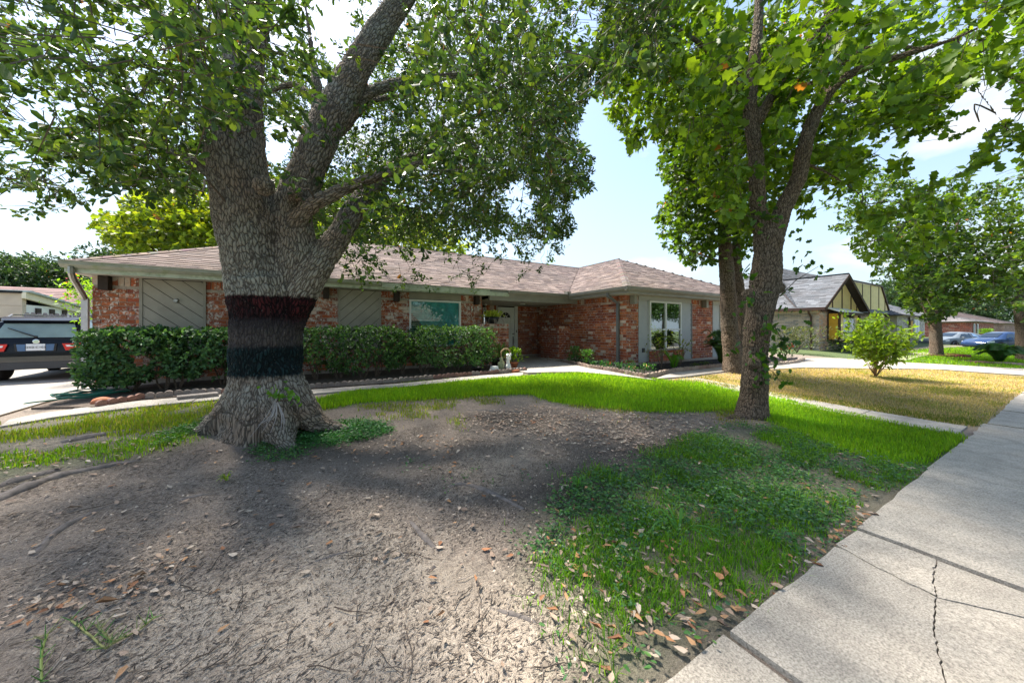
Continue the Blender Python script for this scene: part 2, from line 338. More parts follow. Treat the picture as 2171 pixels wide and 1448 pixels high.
m_plateblue = simple('plate_surround_blue', (.06, .13, .26), .35, var=.1, bmp=0)
m_yellow = simple('yellow_stucco', (.88, .70, .36), .85, var=.08, scale=4, bmp=.3)
m_orange = simple('ochre_paint', (.62, .36, .035), .6, var=.08, scale=4)
m_brown = simple('brown_trim_paint', (.065, .032, .024), .6, var=.2, scale=6)
m_beige = simple('beige_siding_paint', (.58, .49, .38), .7, var=.08, scale=3)
m_cream = simple('cream_paint', (.78, .73, .55), .6, var=.05, scale=3)
m_fence = simple('grey_weathered_wood', (.20, .185, .19), .9, var=.35, scale=9, bmp=.4)
m_terra = simple('terracotta', (.42, .15, .07), .8, var=.2, scale=12)
m_hose = simple('green_hose', (.012, .13, .085), .4, var=.2)
exec_parts = []
# ------------------------------------------------------------------ ground sheet and paving
def gx(lo, hi, step, far, n): 
    a = np.arange(lo, hi, step); g = np.geomspace(step*2, far, n); return np.concatenate([lo-g[::-1], a, hi+g])
XS = gx(-8, 17, .085, 420, 34); YS = gx(-.6, 9.2, .075, 420, 34)
GX, GY = np.meshgrid(XS, YS); GZ = zt(GX, GY); far = np.maximum(0, np.hypot(GX, GY)-90); GZ = GZ-far*.004
nv = len(XS); nr = len(YS)
i0 = (np.arange(nr-1)[:, None]*nv+np.arange(nv-1)[None]).ravel()
GV = np.stack([GX.ravel(), GY.ravel(), GZ.ravel()], 1); GT = np.stack([i0, i0+1, i0+nv+1, i0+nv], 1)
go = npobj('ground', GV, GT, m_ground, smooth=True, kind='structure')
gpx, gpy, gd = PR(GV)
LAWN = [(640, 853), (720, 838), (800, 822), (920, 808), (1050, 800), (1150, 796), (1260, 790), (1340, 798), (1400, 808), (1480, 815), (1560, 832), (1640, 845), (1750, 867), (1900, 897), (2078, 935), (2040, 962), (1990, 985), (1900, 985), (1780, 955), (1680, 920), (1630, 893), (1560, 872), (1420, 876), (1280, 868), (1200, 858), (1120, 838), (1000, 842), (860, 850), (760, 856), (660, 872)]
BROWN = [(1400, 809), (1450, 803), (1560, 790), (1650, 784), (1700, 782), (1850, 784), (2000, 786), (2171, 799), (2400, 815), (2400, 830), (2171, 856), (2104, 912), (1900, 878), (1640, 840), (1480, 813)]
WEED = [(1150, 1080), (1220, 1010), (1330, 985), (1420, 960), (1500, 910), (1640, 900), (1780, 955), (1900, 985), (2000, 985), (1870, 1090), (1700, 1220), (1500, 1360), (1380, 1470), (1180, 1470), (1230, 1360), (1150, 1250), (1130, 1150)]
FARG = [(1890, 769), (1895, 752), (1960, 738), (2200, 728), (2400, 735), (2400, 800), (2171, 783), (2000, 774)]
YLAWN = [(-150, 915), (0, 908), (120, 893), (300, 868), (470, 850), (480, 872), (420, 900), (300, 925), (200, 920), (100, 930), (0, 950), (-150, 980)]
YLAWN2 = [(-100, 960), (0, 955), (200, 945), (330, 930), (430, 905), (470, 895), (420, 930), (330, 960), (200, 985), (60, 1010), (0, 1025), (-100, 1040)]
LEAFY = [(960, 880), (1130, 860), (1260, 875), (1420, 880), (1540, 880), (1500, 915), (1400, 950), (1270, 950), (1150, 935), (1000, 910)]
def soft(px, py, poly, d, w=.12):
    xs = px; r = np.zeros(len(px))
    for dx, dy in ((0, 0), (1, 0), (-1, 0), (0, 1), (0, -1), (.7, .7), (-.7, .7), (.7, -.7), (-.7, -.7)):
        r += inpoly(px+dx*w*F/np.maximum(d, .5), py+dy*w*F/np.maximum(d, .5)*.35, poly)
    return r/9
ok = (gd > .4)
fx, fy, fd = np.where(ok, gpx, -9999), np.where(ok, gpy, -9999), np.where(ok, gd, 1)
gr = np.maximum.reduce([soft(fx, fy, LAWN, fd), soft(fx, fy, FARG, fd, .4), .35*soft(fx, fy, WEED, fd, .2), .45*soft(fx, fy, YLAWN, fd, .2), .55*soft(fx, fy, YLAWN2, fd, .2)])
inyard = (GV[:, 0] > -7) & (GV[:, 0] < 20) & (GV[:, 1] > -1) & (GV[:, 1] < 13)
gr = np.where(inyard | (ok & (gr > 0)), gr, .9)
tan = soft(fx, fy, BROWN, fd)
def blob(px, py, rx, ry): return np.exp(-(((fx-px)/rx)**2+((fy-py)/ry)**2))
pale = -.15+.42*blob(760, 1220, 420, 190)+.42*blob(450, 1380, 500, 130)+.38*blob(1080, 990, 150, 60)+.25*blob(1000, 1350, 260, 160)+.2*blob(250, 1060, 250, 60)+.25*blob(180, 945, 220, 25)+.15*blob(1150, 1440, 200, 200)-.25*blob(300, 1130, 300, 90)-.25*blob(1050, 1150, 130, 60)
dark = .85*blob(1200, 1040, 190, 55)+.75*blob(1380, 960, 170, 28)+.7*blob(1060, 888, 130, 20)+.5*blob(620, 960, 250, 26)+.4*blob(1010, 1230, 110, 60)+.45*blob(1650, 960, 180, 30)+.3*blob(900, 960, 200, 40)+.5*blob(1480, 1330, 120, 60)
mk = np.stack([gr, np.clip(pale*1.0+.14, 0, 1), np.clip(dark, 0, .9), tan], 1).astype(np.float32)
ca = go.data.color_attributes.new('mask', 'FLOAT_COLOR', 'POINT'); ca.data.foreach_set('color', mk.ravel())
def drape(name, poly, top, thick, mat, parent=None, step=.5, kind=None, tint=(1, 1, 1), lab=None, bev=.012):
    bm = bmesh.new(); f = bm.faces.new([bm.verts.new((x, y, 0)) for x, y in poly]); bm.normal_update()
    if f.normal.z < 0: f.normal_flip()
    xs = [p[0] for p in poly]; ys = [p[1] for p in poly]
    for a, lo, hi in ((0, min(xs), max(xs)), (1, min(ys), max(ys))):
        q = math.ceil(lo/step)*step
        while q < hi:
            co = [0, 0, 0]; no = [0, 0, 0]; co[a] = q+.0013; no[a] = 1
            bmesh.ops.bisect_plane(bm, geom=bm.verts[:]+bm.edges[:]+bm.faces[:], plane_co=co, plane_no=no); q += step
    for v in bm.verts: v.co.z = float(terr(v.co.x, v.co.y))+top
    be = [e for e in bm.edges if len(e.link_faces) == 1]
    ex = bmesh.ops.extrude_edge_only(bm, edges=be); 
    for v in [g for g in ex['geom'] if isinstance(g, bmesh.types.BMVert)]: v.co.z -= thick
    bmesh.ops.recalc_face_normals(bm, faces=bm.faces[:])
    me = bpy.data.meshes.new(name); bm.to_mesh(me); bm.free()
    c = me.color_attributes.new('tint', 'FLOAT_COLOR', 'POINT'); a = np.ones((len(me.vertices), 4), np.float32); a[:, :3] = tint; c.data.foreach_set('color', a.ravel())
    me.materials.append(mat); o = bpy.data.objects.new(name, me); link(o, parent); return tag(o, lab, None, None, kind)
def jag(a, b, n, amp, seed):
    q = random.Random(seed); a, b = Vector(a), Vector(b); t = (b-a); p = Vector((-t.y, t.x)).normalized()
    return [tuple(a+t*i/n+p*(q.uniform(-amp, amp) if 0 < i < n else 0)) for i in range(n+1)]
# pavement: slabs with open joints; the cracked slab is four pieces
pav = thing('sidewalk', None, None); tag(pav, kind='structure'); pav['label'] = 'grey concrete sidewalk of cracked slabs along the yard'
YE, YN = .9, -.62
def slab(poly, top=.03, t=1.): drape('slab', poly, top, .12, m_conc, pav, .45, tint=(t,)*3)
joints = [-5.3, -3.6, -1.9, -.25, 1.74, 3.46, 5.60, 7.62, 9.1, 10.75, 12.4, 14.1, 15.8, 17.5, 19.3, 21, 24, 27, 30]
for a, b in zip(joints, joints[1:]):
    if a == 1.74: continue
    q = random.Random(int(a*10)); e0, e1 = YE+q.uniform(-.03, .02), YE+q.uniform(-.03, .02)
    left = jag((a+.018, YN), (a+.018, e0), 6, .006, int(a*7)); right = jag((b-.018, e1), (b-.018, YN), 6, .006, int(b*7)); topE = jag((a+.018, e0), (b-.018, e1), 10, .012, int(a*3))
    slab(left[:-1]+topE+right[1:], .03+q.uniform(-.012, .012), q.uniform(.92, 1.06))
a, b = 1.76, 3.445
k = [(3.08, .90), (3.0, .68), (2.96, .45), (3.14, .19), (3.35, YN)]                   # cross crack through the slab
u = [(3.43, .52), (3.2, .5), (2.96, .45)]; dn = [(2.96, .45), (2.6, .40), (2.31, .33), (2.0, .22), (1.77, .12)]
def off(p, x, y): return [(q[0]+x, q[1]+y) for q in p]
c1 = jag(k[0], k[1], 7, .006, 1)+jag(k[1], k[2], 7, .006, 2)[1:]
c2 = jag(k[2], k[3], 6, .006, 3)+jag(k[3], k[4], 8, .006, 4)[1:]
cu = jag(u[0], u[1], 12, .006, 5)+jag(u[1], u[2], 11, .006, 6)[1:]
cd = jag(dn[0], dn[1], 12, .005, 7)+jag(dn[1], dn[2], 11, .005, 8)[1:]+jag(dn[2], dn[3], 11, .005, 9)[1:]+jag(dn[3], dn[4], 6, .006, 10)[1:]
g = .003
slab([(a, .905)]+jag((a, .905), (3.05, .9), 8, .012, 12)[1:]+off(c1[1:], -g, -g)+off(cd[1:], 0, g), .03, .98)
slab(off(c1, g, g)[::-1]+[(3.07, .9)][:0]+[(3.43, .885)][:1]+off(cu, 0, g), .036, 1.03)
slab(off(cu, 0, -g)[::-1]+[(3.43, YN)]+off(c2[::-1], g, 0)[:-1], .031, .97)
slab(off(cd, 0, -g)[::-1]+off(c2[1:], -g, 0)+[(a, YN)], .026, 1.0)
# street behind the camera
drape('street', [(-160, -10.5), (160, -10.5), (160, -3.2), (-160, -3.2)], .006, .02, m_asphalt, step=20, kind='structure')
drape('kerb', [(-160, -3.2), (160, -3.2), (160, -3.0), (-160, -3.0)], .11, .2, m_conc2, step=20, kind='structure')
# walks
def pix(poly): return [G(*p) for p in poly]
hp = pix([(0, 908), (100, 891), (300, 866), (470, 849), (660, 838), (850, 823), (1000, 808), (1108, 799), (1110, 791), (1000, 800), (850, 815), (660, 829), (470, 839), (300, 853), (200, 866), (90, 879), (20, 893)])
wk = thing('hedge_walk', None, None); tag(wk, kind='structure')
def cutx(poly, cuts):
    out = []
    for a, b in zip(cuts, cuts[1:]):
        def cl(P, x, s):
            o = []
            for i in range(len(P)):
                p, q = P[i-1], P[i]; ip, iq = (p[0]-x)*s > 0, (q[0]-x)*s > 0
                if ip != iq: t = (x-p[0])/(q[0]-p[0]); o.append((x, p[1]+t*(q[1]-p[1])))
                if iq: o.append(q)
            return o
        P = cl(cl(poly, a+.006, 1), b-.006, -1)
        if len(P) > 2: out.append(P)
    return out
for i, P in enumerate(cutx(hp, [-4.6, -3.1, -1.7, -.2, 1.2, 2.6, 4.0, 4.94])): drape('slab', P, .026+.006*(i % 2), .1, m_conc2, wk, .5, tint=(.95+.05*(i % 3-1),)*3)
pl = [(5.62, 7.42), (6.2, 7.1)]+pix([(1330, 802), (1392, 810), (1372, 805), (1345, 801), (1300, 792), (1250, 784), (1190, 770)])+[(7.82, 10.25), (8.57, 10.3), (8.57, 12.49), (4.9, 12.49), (4.9, 8.15), (4.92, 7.62)]
pw = thing('porch_walk', None, None); tag(pw, kind='structure')
for i, P in enumerate(cutx(pl, [4.8, 6.05, 8.7])): drape('slab', P, .05, .12, m_conc2, pw, .5, tint=(1+.03*i,)*3)
fw = thing('front_walk', None, None); tag(fw, kind='structure')
for y0, y1 in ((1.0, 2.05), (2.05, 3.2), (3.2, 4.3), (4.3, 5.3)):
    drape('slab', [(7.86+.02*(y0 < 2), y0+.008), (8.62, y0+.008), (8.62, y1-.008), (7.86, y1-.008)], .022, .12, m_conc2, fw, .5, tint=(random.uniform(.94, 1.08),)*3)
wp = pix([(1388, 806), (1450, 801), (1560, 787), (1650, 779), (1760, 769), (1690, 768), (1600, 775), (1530, 781), (1425, 793)])
ww = thing('window_walk', None, None); tag(ww, kind='structure')
for i, P in enumerate(cutx(wp, [7.3, 8.63, 9.7, 10.8, 11.9, 13.1, 14.5, 17, 21])): drape('slab', P, .04, .1, m_conc2, ww, .5, tint=(random.uniform(.95, 1.08),)*3)
dv = pix([(1640, 785), (1700, 781), (1850, 783), (2000, 785), (2171, 797), (2400, 812), (2400, 796), (2171, 783), (2000, 774), (1890, 768), (1780, 761), (1700, 762), (1660, 769)])
drape('neighbour_walk', dv, .035, .1, m_conc2, step=1., kind='structure', tint=(1.1, 1.06, 1))
drape('neighbour_path', pix([(1893, 769), (1960, 755), (2000, 752), (1960, 747), (1905, 750), (1880, 758), (1860, 765)]), .03, .08, m_conc2, step=1., kind='structure', tint=(1.05, 1, .95))
dr = thing('driveway', None, None); tag(dr, kind='structure')
dp = [(-4.75, 3), (-4.35, 6.9), (-4.0, 7.3), (-4.15, 9.4), (-3.95, 12), (-3.9, 19), (-14, 19), (-14, 3)]
for i, P in enumerate(cutx(dp, [-14.1, -9.5, -6.6, -3.8])):
    for y0, y1 in ((2.9, 7.1), (7.1, 10.2), (10.2, 14.5), (14.5, 19.1)):
        Q = [(p[1], p[0]) for p in P]; Q = cutx(Q, [y0, y1])
        for q in Q: drape('slab', [(p[1], p[0]) for p in q], .03, .1, m_conc2, dr, .8, tint=(random.uniform(.88, .98),)*3)
# ------------------------------------------------------------------ the brick house
house = thing('brick_house', 'single-storey red brick house with hipped brown shingle roof and taupe diagonal siding panels', 'house', (4, 10.3, .3))
BL, BH, MO = .235, .079, .0125
REDS = [(.42, .105, .04), (.36, .085, .038), (.50, .15, .06), (.29, .07, .04), (.46, .17, .095), (.40, .12, .06), (.54, .19, .08), (.34, .12, .08), (.42, .105, .04), (.46, .14, .055), (.62, .47, .38)]
TANS = [(.64, .45, .32), (.60, .39, .28), (.52, .42, .34), (.34, .31, .29), (.68, .53, .40), (.58, .36, .27), (.40, .36, .33), (.66, .49, .36)]
class Bricks:
    def __init__(s, pal, L=BL, Hh=BH, dep=.03): s.items = []; s.pal = pal; s.L = L; s.H = Hh; s.D = dep
    def add(s, c, u, n, l, h):
        col = random.choice(s.pal); k = random.uniform(.8, 1.2); s.items.append((Vector(c)+Vector(n)*random.uniform(-.0025, .0025), u, n, l, h, tuple(min(1, x*k) for x in col)))
    def seg(s, o, u, n, ln, z0, z1, soldier=True):
        o, u, n = Vector(o), Vector(u), Vector(n); zt_ = z1-(.225 if soldier else 0); z = z0; r = 0
        while z+s.H*.6 < zt_:
            h = min(s.H, zt_-z-MO); x = 0 if r % 2 == 0 else -(s.L+MO)/2
            while x < ln-.02:
                a, b = max(x, 0), min(x+s.L, ln)
                if b-a > .03: s.add(o+u*((a+b)/2)+Vector((0, 0, z+h/2)), u, n, b-a, h)
                x += s.L+MO
            z += s.H+MO; r += 1
        if soldier:
            x = 0
            while x < ln-.03:
                b = min(x+s.H, ln); s.add(o+u*((x+b)/2)+Vector((0, 0, z1-.108)), u, n, b-x, .205); x += s.H+MO
    def build(s, mat, parent, limit=300):
        def px(it):
            x, y, d = PR(np.array(it[0])); return (it[3]*it[4]/d**2 if d > .5 and -10 < x < 2180 else 0)
        it = sorted(s.items, key=px, reverse=True); cache = {}
        def geo(mb, c, u, n, l, h, col):
            z = Vector((0, 0, 1)); mb.obox(Vector(c)-n*(s.D/2-.006), u*(l/2), z*(h/2), n*(s.D/2), col)
        for t in it[:limit]:
            key = (round(t[3], 3), round(t[4], 3), tuple(t[1]), t[5] if False else random.randrange(3))
            c, u, n, l, h, col = t
            if key not in cache:
                mb = MB(); geo(mb, Vector((0, 0, 0)), u, n, l, h, col); cache[key] = mb.mesh('brick', mat)
            o = bpy.data.objects.new('brick', cache[key]); COL.objects.link(o); o.parent = parent; o.location = Vector(c)-Vector(parent.location if parent.parent is None else parent.parent.location) if parent.type == 'EMPTY' else c
            if parent.type != 'EMPTY': o.matrix_parent_inverse = Matrix.Identity(4)
        mb = MB()
        for t in it[limit:]: geo(mb, *t)
        if it[limit:]: mb.build('bricks', mat, parent, kind='stuff')
        return len(it)
B = Bricks(REDS); X_, Y_ = Vector((1, 0, 0)), Vector((0, 1, 0))
YF, XW, YW, XI, YP = 10.3, 8.58, 7.56, 8.58, 12.5
ZB, ZT_ = .42, 2.62
def front(x0, x1, z0=ZB, z1=ZT_, Y=YF, sol=True): B.seg((x0, Y, 0), X_, -Y_, x1-x0, z0, z1, sol)
for x0, x1 in ((-3.88, -3.2), (-2.12, -1.32), (-.17, .58), (1.67, 2.46), (4.09, 4.84)): front(x0, x1, .98)
front(-3.88, 4.84, ZB, .97, sol=False)
front(6.06, 6.55, ZB, 2.48, YP); front(7.54, 8.57, ZB, 2.48, YP); front(4.9, 5.9, ZB, 2.48, YP)
B.seg((XI, YP-.01, 0), -Y_, -X_, YP-YW-.0, ZB, ZT_)                         # wing wall facing the porch
B.seg((4.84, YF, 0), Y_, X_, YP-YF, ZB, 2.48)
front(XW, 9.16, ZB, ZT_, YW); front(12.08, 13.41, ZB, ZT_, YW); front(9.62, 11.47, ZB, .78, YW-.09, False); front(15.2, 16.2, ZB, ZT_, YW)
B.seg((-3.88, YF+8.1, 0), -Y_, -X_, 8.1, ZB, ZT_)
walls = MB()
def wall(mb, x0, x1, y0, y1, z0, z1): mb.box(x0, x1, y0, y1, z0, z1)
wl_ = [(-3.88, 4.84, YF+.006, YF+.14), (4.84, 8.58, YP+.006, YP+.14), (XW, 16.2, YW+.006, YW+.14)]
walls.box(-3.874, -1.32, YF+.008, YF+.14, .2, 2.7); walls.box(-.17, 2.46, YF+.008, YF+.14, .2, 2.7); walls.box(4.09, 4.832, YF+.008, YF+.14, .2, 2.7)
for a, b in ((-1.32, -.17), (2.46, 4.09)): walls.box(a, b, YF+.008, YF+.14, .2, .96); walls.box(a, b, YF+.008, YF+.14, 2.42, 2.7)
walls.box(4.69, 4.832, YF+.14, YP+.14, .2, 2.7)
walls.box(4.832, 5.9, YP+.008, YP+.14, .2, 2.7); walls.box(6.07, 6.6, YP+.008, YP+.14, .2, 2.7); walls.box(7.5, XI-.01, YP+.008, YP+.14, .2, 2.7)
walls.box(5.9, 6.07, YP+.008, YP+.14, .2, .8); walls.box(5.9, 7.5, YP+.008, YP+.14, 2.47, 2.7)
walls.box(XI+.008, XI+.14, YW+.15, YP+.2, .2, 2.7)
for a, b in ((XW+.008, 9.68), (11.39, 13.9), (14.9, 16.2)): walls.box(a, b, YW+.008, YW+.14, .2, 2.7)
for a, b in ((9.68, 11.39), (13.9, 14.9)): walls.box(a, b, YW+.008, YW+.14, .2, .70); walls.box(a, b, YW+.008, YW+.14, 2.46, 2.7)
walls.box(16.06, 16.2, YW+.14, 18.4, .2, 2.7); walls.box(-3.874, -3.74, YF+.14, 18.4, .2, 2.7); walls.box(-3.74, 16.06, 18.26, 18.4, .2, 2.7)
wallo = walls.build('wall', m_mortar, house)
fo = MB(); fo.box(-3.86, 4.82, YF+.012, YF+.1, .0, ZB-.006); fo.box(XW+.012, 16.1, YW+.012, YW+.1, .0, ZB-.006); fo.box(XI+.012, XI+.1, YW+.1, YP, .0, ZB-.006); fo.box(9.6, 11.5, YW-.085, YW+.012, 0, ZB-.006); fo.build('foundation', m_found, house)
B.build(m_brick, house)
# diagonal board panels
def clip(P, n, c):
    o = []
    for i in range(len(P)):
        p, q = P[i-1], P[i]; a, b = p[0]*n[0]+p[1]*n[1]-c, q[0]*n[0]+q[1]*n[1]-c
        if (a <= 0) != (b <= 0): t = a/(a-b); o.append((p[0]+t*(q[0]-p[0]), p[1]+t*(q[1]-p[1])))
        if b <= 0: o.append(q)
    return o
def panel(x0, x1, z0, z1, slope, w=.205):
    p = MB(); p.box(x0-.0, x1+.0, YF-.012, YF+.004, z0, z1); pn = p.build('panel_backing', m_darkwood, house)
    n = Vector((-slope, 1)).normalized(); rect = [(x0+.05, z0), (x1-.05, z0), (x1-.05, z1-.03), (x0+.05, z1-.03)]
    ds = [q[0]*n.x+q[1]*n.y for q in rect]; c = min(ds)
    while c < max(ds):
        P = clip(clip(rect, n, c+w-.012), -n, -c)
        if len(P) > 2:
            m = MB(); t = random.uniform(.93, 1.06); m.prism([(q[0], YF-.012, q[1]) for q in P], (0, -.018-random.uniform(0, .003), 0), (t, t, t)); m.build('board', m_panel, house)
        c += w
    for a, b in ((x0, x0+.05), (x1-.05, x1)):
        m = MB(); m.box(a, b, YF-.045, YF-.0125, z0, z1); m.build('trim_board', m_trim, house)
panel(-3.2, -2.12, .97, 2.6, -.82); panel(.58, 1.67, .97, 2.6, .95)
# windows
def window(x0, x1, z0, z1, Y, muntin, mid, pane_mat, fr=.055, name_in=None):
    f = MB(); d0, d1 = Y-.03, Y+.05
    f.box(x0, x0+fr, d0, d1, z0, z1); f.box(x1-fr, x1, d0, d1, z0, z1); f.box(x0+fr, x1-fr, d0, d1, z1-fr, z1); f.box(x0+fr, x1-fr, d0, d1, z0, z0+fr)
    w = f.build('window_frame', m_white, house)
    xs = [x0+fr]+list(muntin)+[x1-fr]; zs = [z0+fr]+([mid] if mid else [])+[z1-fr]
    for m_ in muntin: q = MB(); q.box(m_-.035, m_+.035, d0+.008, d1-.01, z0+fr, z1-fr); q.build('mullion', m_white, w)
    if mid: 
        for a, b in zip(xs, xs[1:]): q = MB(); q.box(a+(.036 if a in muntin else 0), b-(.036 if b in muntin else 0), d0+.012, d1-.012, mid-.028, mid+.028); q.build('sash_rail', m_white, w)
    for a, b in zip(xs, xs[1:]):
        for c, d in zip(zs, zs[1:]): q = MB(); q.box(a+.002, b-.002, Y+.012, Y+.018, c+.002, d-.002); q.build('pane', pane_mat, w)
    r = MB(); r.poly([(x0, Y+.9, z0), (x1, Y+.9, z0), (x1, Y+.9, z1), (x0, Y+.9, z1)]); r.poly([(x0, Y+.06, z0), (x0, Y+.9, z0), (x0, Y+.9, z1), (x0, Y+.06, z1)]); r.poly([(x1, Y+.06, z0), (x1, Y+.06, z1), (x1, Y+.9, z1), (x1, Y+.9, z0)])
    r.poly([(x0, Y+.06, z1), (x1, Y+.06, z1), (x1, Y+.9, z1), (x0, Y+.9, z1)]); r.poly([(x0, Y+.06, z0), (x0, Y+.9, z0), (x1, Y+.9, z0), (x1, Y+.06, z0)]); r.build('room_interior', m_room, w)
    return w
def blinds(w, x0, x1, z0, z1, Y, mat, pitch=.05):
    z = z0
    while z < z1: q = MB(); q.obox(((x0+x1)/2, Y, z), ((x1-x0)/2, 0, 0), (0, .02, .012), (0, -.0006, .001)); q.build('blind_slat', mat, w); z += pitch
wA = window(2.46, 4.09, .97, 2.39, YF, (), None, m_glassthin)
blinds(wA, 2.53, 4.02, 1.04, 2.33, YF+.085, m_blind, .055)
def sheet(name, poly, Y, mat, w, amp=.012):
    bm = bmesh.new(); n = 36; vs = {}
    x0, x1, z0, z1 = 2.53, 4.03, 1.02, 2.34
    for i in range(n+1):
        for j in range(n+1):
            x = x0+(x1-x0)*i/n; z = z0+(z1-z0)*j/n; y = Y+amp*math.sin((x*1.0+z*.55)*34+3*math.sin(z*3))*(.3+.7*abs(math.sin(x*5)))*.6; vs[i, j] = bm.verts.new((x, y, z))
    for i in range(n):
        for j in range(n):
            cx, cz = x0+(x1-x0)*(i+.5)/n, z0+(z1-z0)*(j+.5)/n
            if inpoly(np.array([cx]), np.array([cz]), poly)[0]: bm.faces.new((vs[i, j], vs[i+1, j], vs[i+1, j+1], vs[i, j+1]))
    for v in list(bm.verts):
        if not v.link_faces: bm.verts.remove(v)
    me = bpy.data.meshes.new(name); bm.to_mesh(me); bm.free(); me.polygons.foreach_set('use_smooth', [True]*len(me.polygons)); me.materials.append(mat); link(bpy.data.objects.new(name, me), w)
sheet('teal_curtain', [(2.4, 2.12), (2.75, 1.75), (3.05, 1.32), (4.2, 1.28), (4.2, 2.5), (2.4, 2.5)], YF+.035, m_teal, wA)
sheet('teal_curtain', [(2.95, .9), (4.2, .9), (4.2, 1.27), (3.05, 1.30)], YF+.04, m_teal, wA, .012)
window(-1.32, -.17, .98, 2.4, YF, (-.745,), None, m_glass)
wB = window(9.68, 11.39, .705, 2.45, YW-.03, (10.53,), 1.49, m_glass)
blinds(wB, 9.74, 11.33, 2.02, 2.38, YW+.14, m_blind)
wC = window(13.9, 14.9, .705, 2.45, YW-.03, (), 1.49, m_glass)
window(5.92, 6.06, .8, 2.38, YP, (), None, m_glass, .03)
for a, b in ((2.46, 4.09), (-1.32, -.17)):
    m = MB(); m.box(a, b, YF-.015, YF+.004, 2.405, 2.62); m.build('window_header', m_trim, house)
# lap siding
def lap(x0, x1, z0, z1, Y, pitch=.182):
    z = z0
    while z < z1-.02:
        h = min(pitch+.02, z1-z); m = MB(); t = random.uniform(.97, 1.03)
        m.prism([(x0, Y-.006, z), (x0, Y-.022, z), (x0, Y-.007, z+h), (x0, Y-.001, z+h)], (x1-x0, 0, 0), (t, t, t)); m.build('siding_board', m_lap, house); z += pitch
lap(9.17, 9.62, ZB, 2.44, YW); lap(11.46, 12.0, ZB, 2.44, YW); lap(13.42, 13.86, ZB, 2.44, YW); lap(14.94, 15.19, ZB, 2.44, YW)
for a, b in ((9.165, 12.0), (13.42, 15.19)):
    m = MB(); m.box(a, b, YW-.024, YW-.002, 2.445, 2.64); m.build('frieze_board', m_lap, house)
for a, b in ((12.0, 12.07), (9.62, 9.675), (11.395, 11.455)): m = MB(); m.box(a, b, YW-.032, YW-.003, ZB, 2.44); m.build('trim_board', m_greyspout if a > 11.9 else m_lap, house)
m = MB(); m.box(9.58, 11.5, YW-.13, YW-.0, .785, .82); m.build('window_ledge', m_mortar, house)
# corbel blocks under the eaves
for x, Y, mt in ((-3.67, YF, m_darkwood), (.29, YF, m_darkwood), (2.08, YF, m_darkwood), (4.6, YF, m_darkwood), (8.83, YW, m_gutter2), (12.75, YW, m_gutter2)):
    m = MB(); m.box(x-.07, x+.07, Y-.20, Y-.008, 2.30, 2.62); m.build('corbel_block', mt, house)
# roof
EZ, SL, ox = 2.79, .465, .48
A0, E0, W0, W1, E1 = -4.06, 9.82, 8.1, 16.7, 7.08
hw = 4.3; RZ = EZ+SL*hw
def rz(p, d): return (p[0], p[1], EZ+SL*d)
planes = [([(A0, E0), (W0, E0), (W0+hw, E0+hw), (A0+hw, E0+hw)], (0, 1), (A0, E0), (1, 0)),
          ([(A0, E0+2*hw), (A0, E0), (A0+hw, E0+hw)], (1, 0), (A0, E0+2*hw), (0, -1)),
          ([(W0, E0), (W0, E1), (W0+hw, E1+hw), (W0+hw, E0+hw)], (1, 0), (W0, E0), (0, -1)),
          ([(W0, E1), (W1, E1), (W0+hw, E1+hw)], (0, 1), (W0, E1), (1, 0)),
          ([(W1, E1), (W1, E0+2*hw), (W0+hw, E0+hw), (W0+hw, E1+hw)], (-1, 0), (W1, E1), (0, 1)),
          ([(W1, E0+2*hw), (A0, E0+2*hw), (A0+hw, E0+hw), (W0+hw, E0+hw)], (0, -1), (W1, E0+2*hw), (-1, 0))]
deck = MB()
SH = []
SHC = [(.20, .145, .125), (.155, .115, .105), (.23, .175, .155), (.175, .125, .115), (.14, .105, .10), (.25, .19, .17)]
for poly, up, org, ed in planes:
    upv = Vector((up[0], up[1], SL)); sl = upv.length; upn = upv.normalized(); edv = Vector((ed[0], ed[1], 0)); nr_ = edv.cross(upn); nr_ = nr_ if nr_.z > 0 else -nr_
    o3 = Vector((org[0], org[1], EZ))
    P3 = [Vector((p[0], p[1], EZ+SL*((p[0]-org[0])*up[0]+(p[1]-org[1])*up[1]))) for p in poly]
    deck.prism([p-nr_*.004 for p in P3], -nr_*.05)
    if poly is planes[4][0] or poly is planes[5][0]:
        rowh = .3; tabw = .9
    else: rowh = .143; tabw = .30
    uv = [((p-o3).dot(edv), (p-o3).dot(upn)) for p in P3]; vmax = max(q[1] for q in uv); v = -.03; r = 0
    while v < vmax-.02:
        vm = min(max(v+rowh*.5, .01), vmax-.01); xs = []
        for i in range(len(uv)):
            p, q = uv[i-1], uv[i]
            if (p[1] > vm) != (q[1] > vm): xs.append(p[0]+(vm-p[1])/(q[1]-p[1])*(q[0]-p[0]))
        if len(xs) >= 2:
            a, b = min(xs), max(xs); u_ = a-random.uniform(0, tabw)
            while u_ < b:
                w_ = tabw*random.choice((.6, .8, 1., 1., 1.25)); s0, s1 = max(u_, a), min(u_+w_, b)
                if s1-s0 > .04:
                    k_ = random.uniform(.78, 1.22); col = tuple(x*k_ for x in random.choice(SHC)); th = random.choice((.008, .012, .016))
                    SH.append((o3+edv*(s0+s1)/2+upn*(v+rowh/2), edv*((s1-s0)/2-.002), upn, nr_, rowh, th, col))
                u_ += w_
        v += rowh; r += 1
deck.build('roof', m_roofdeck, house)
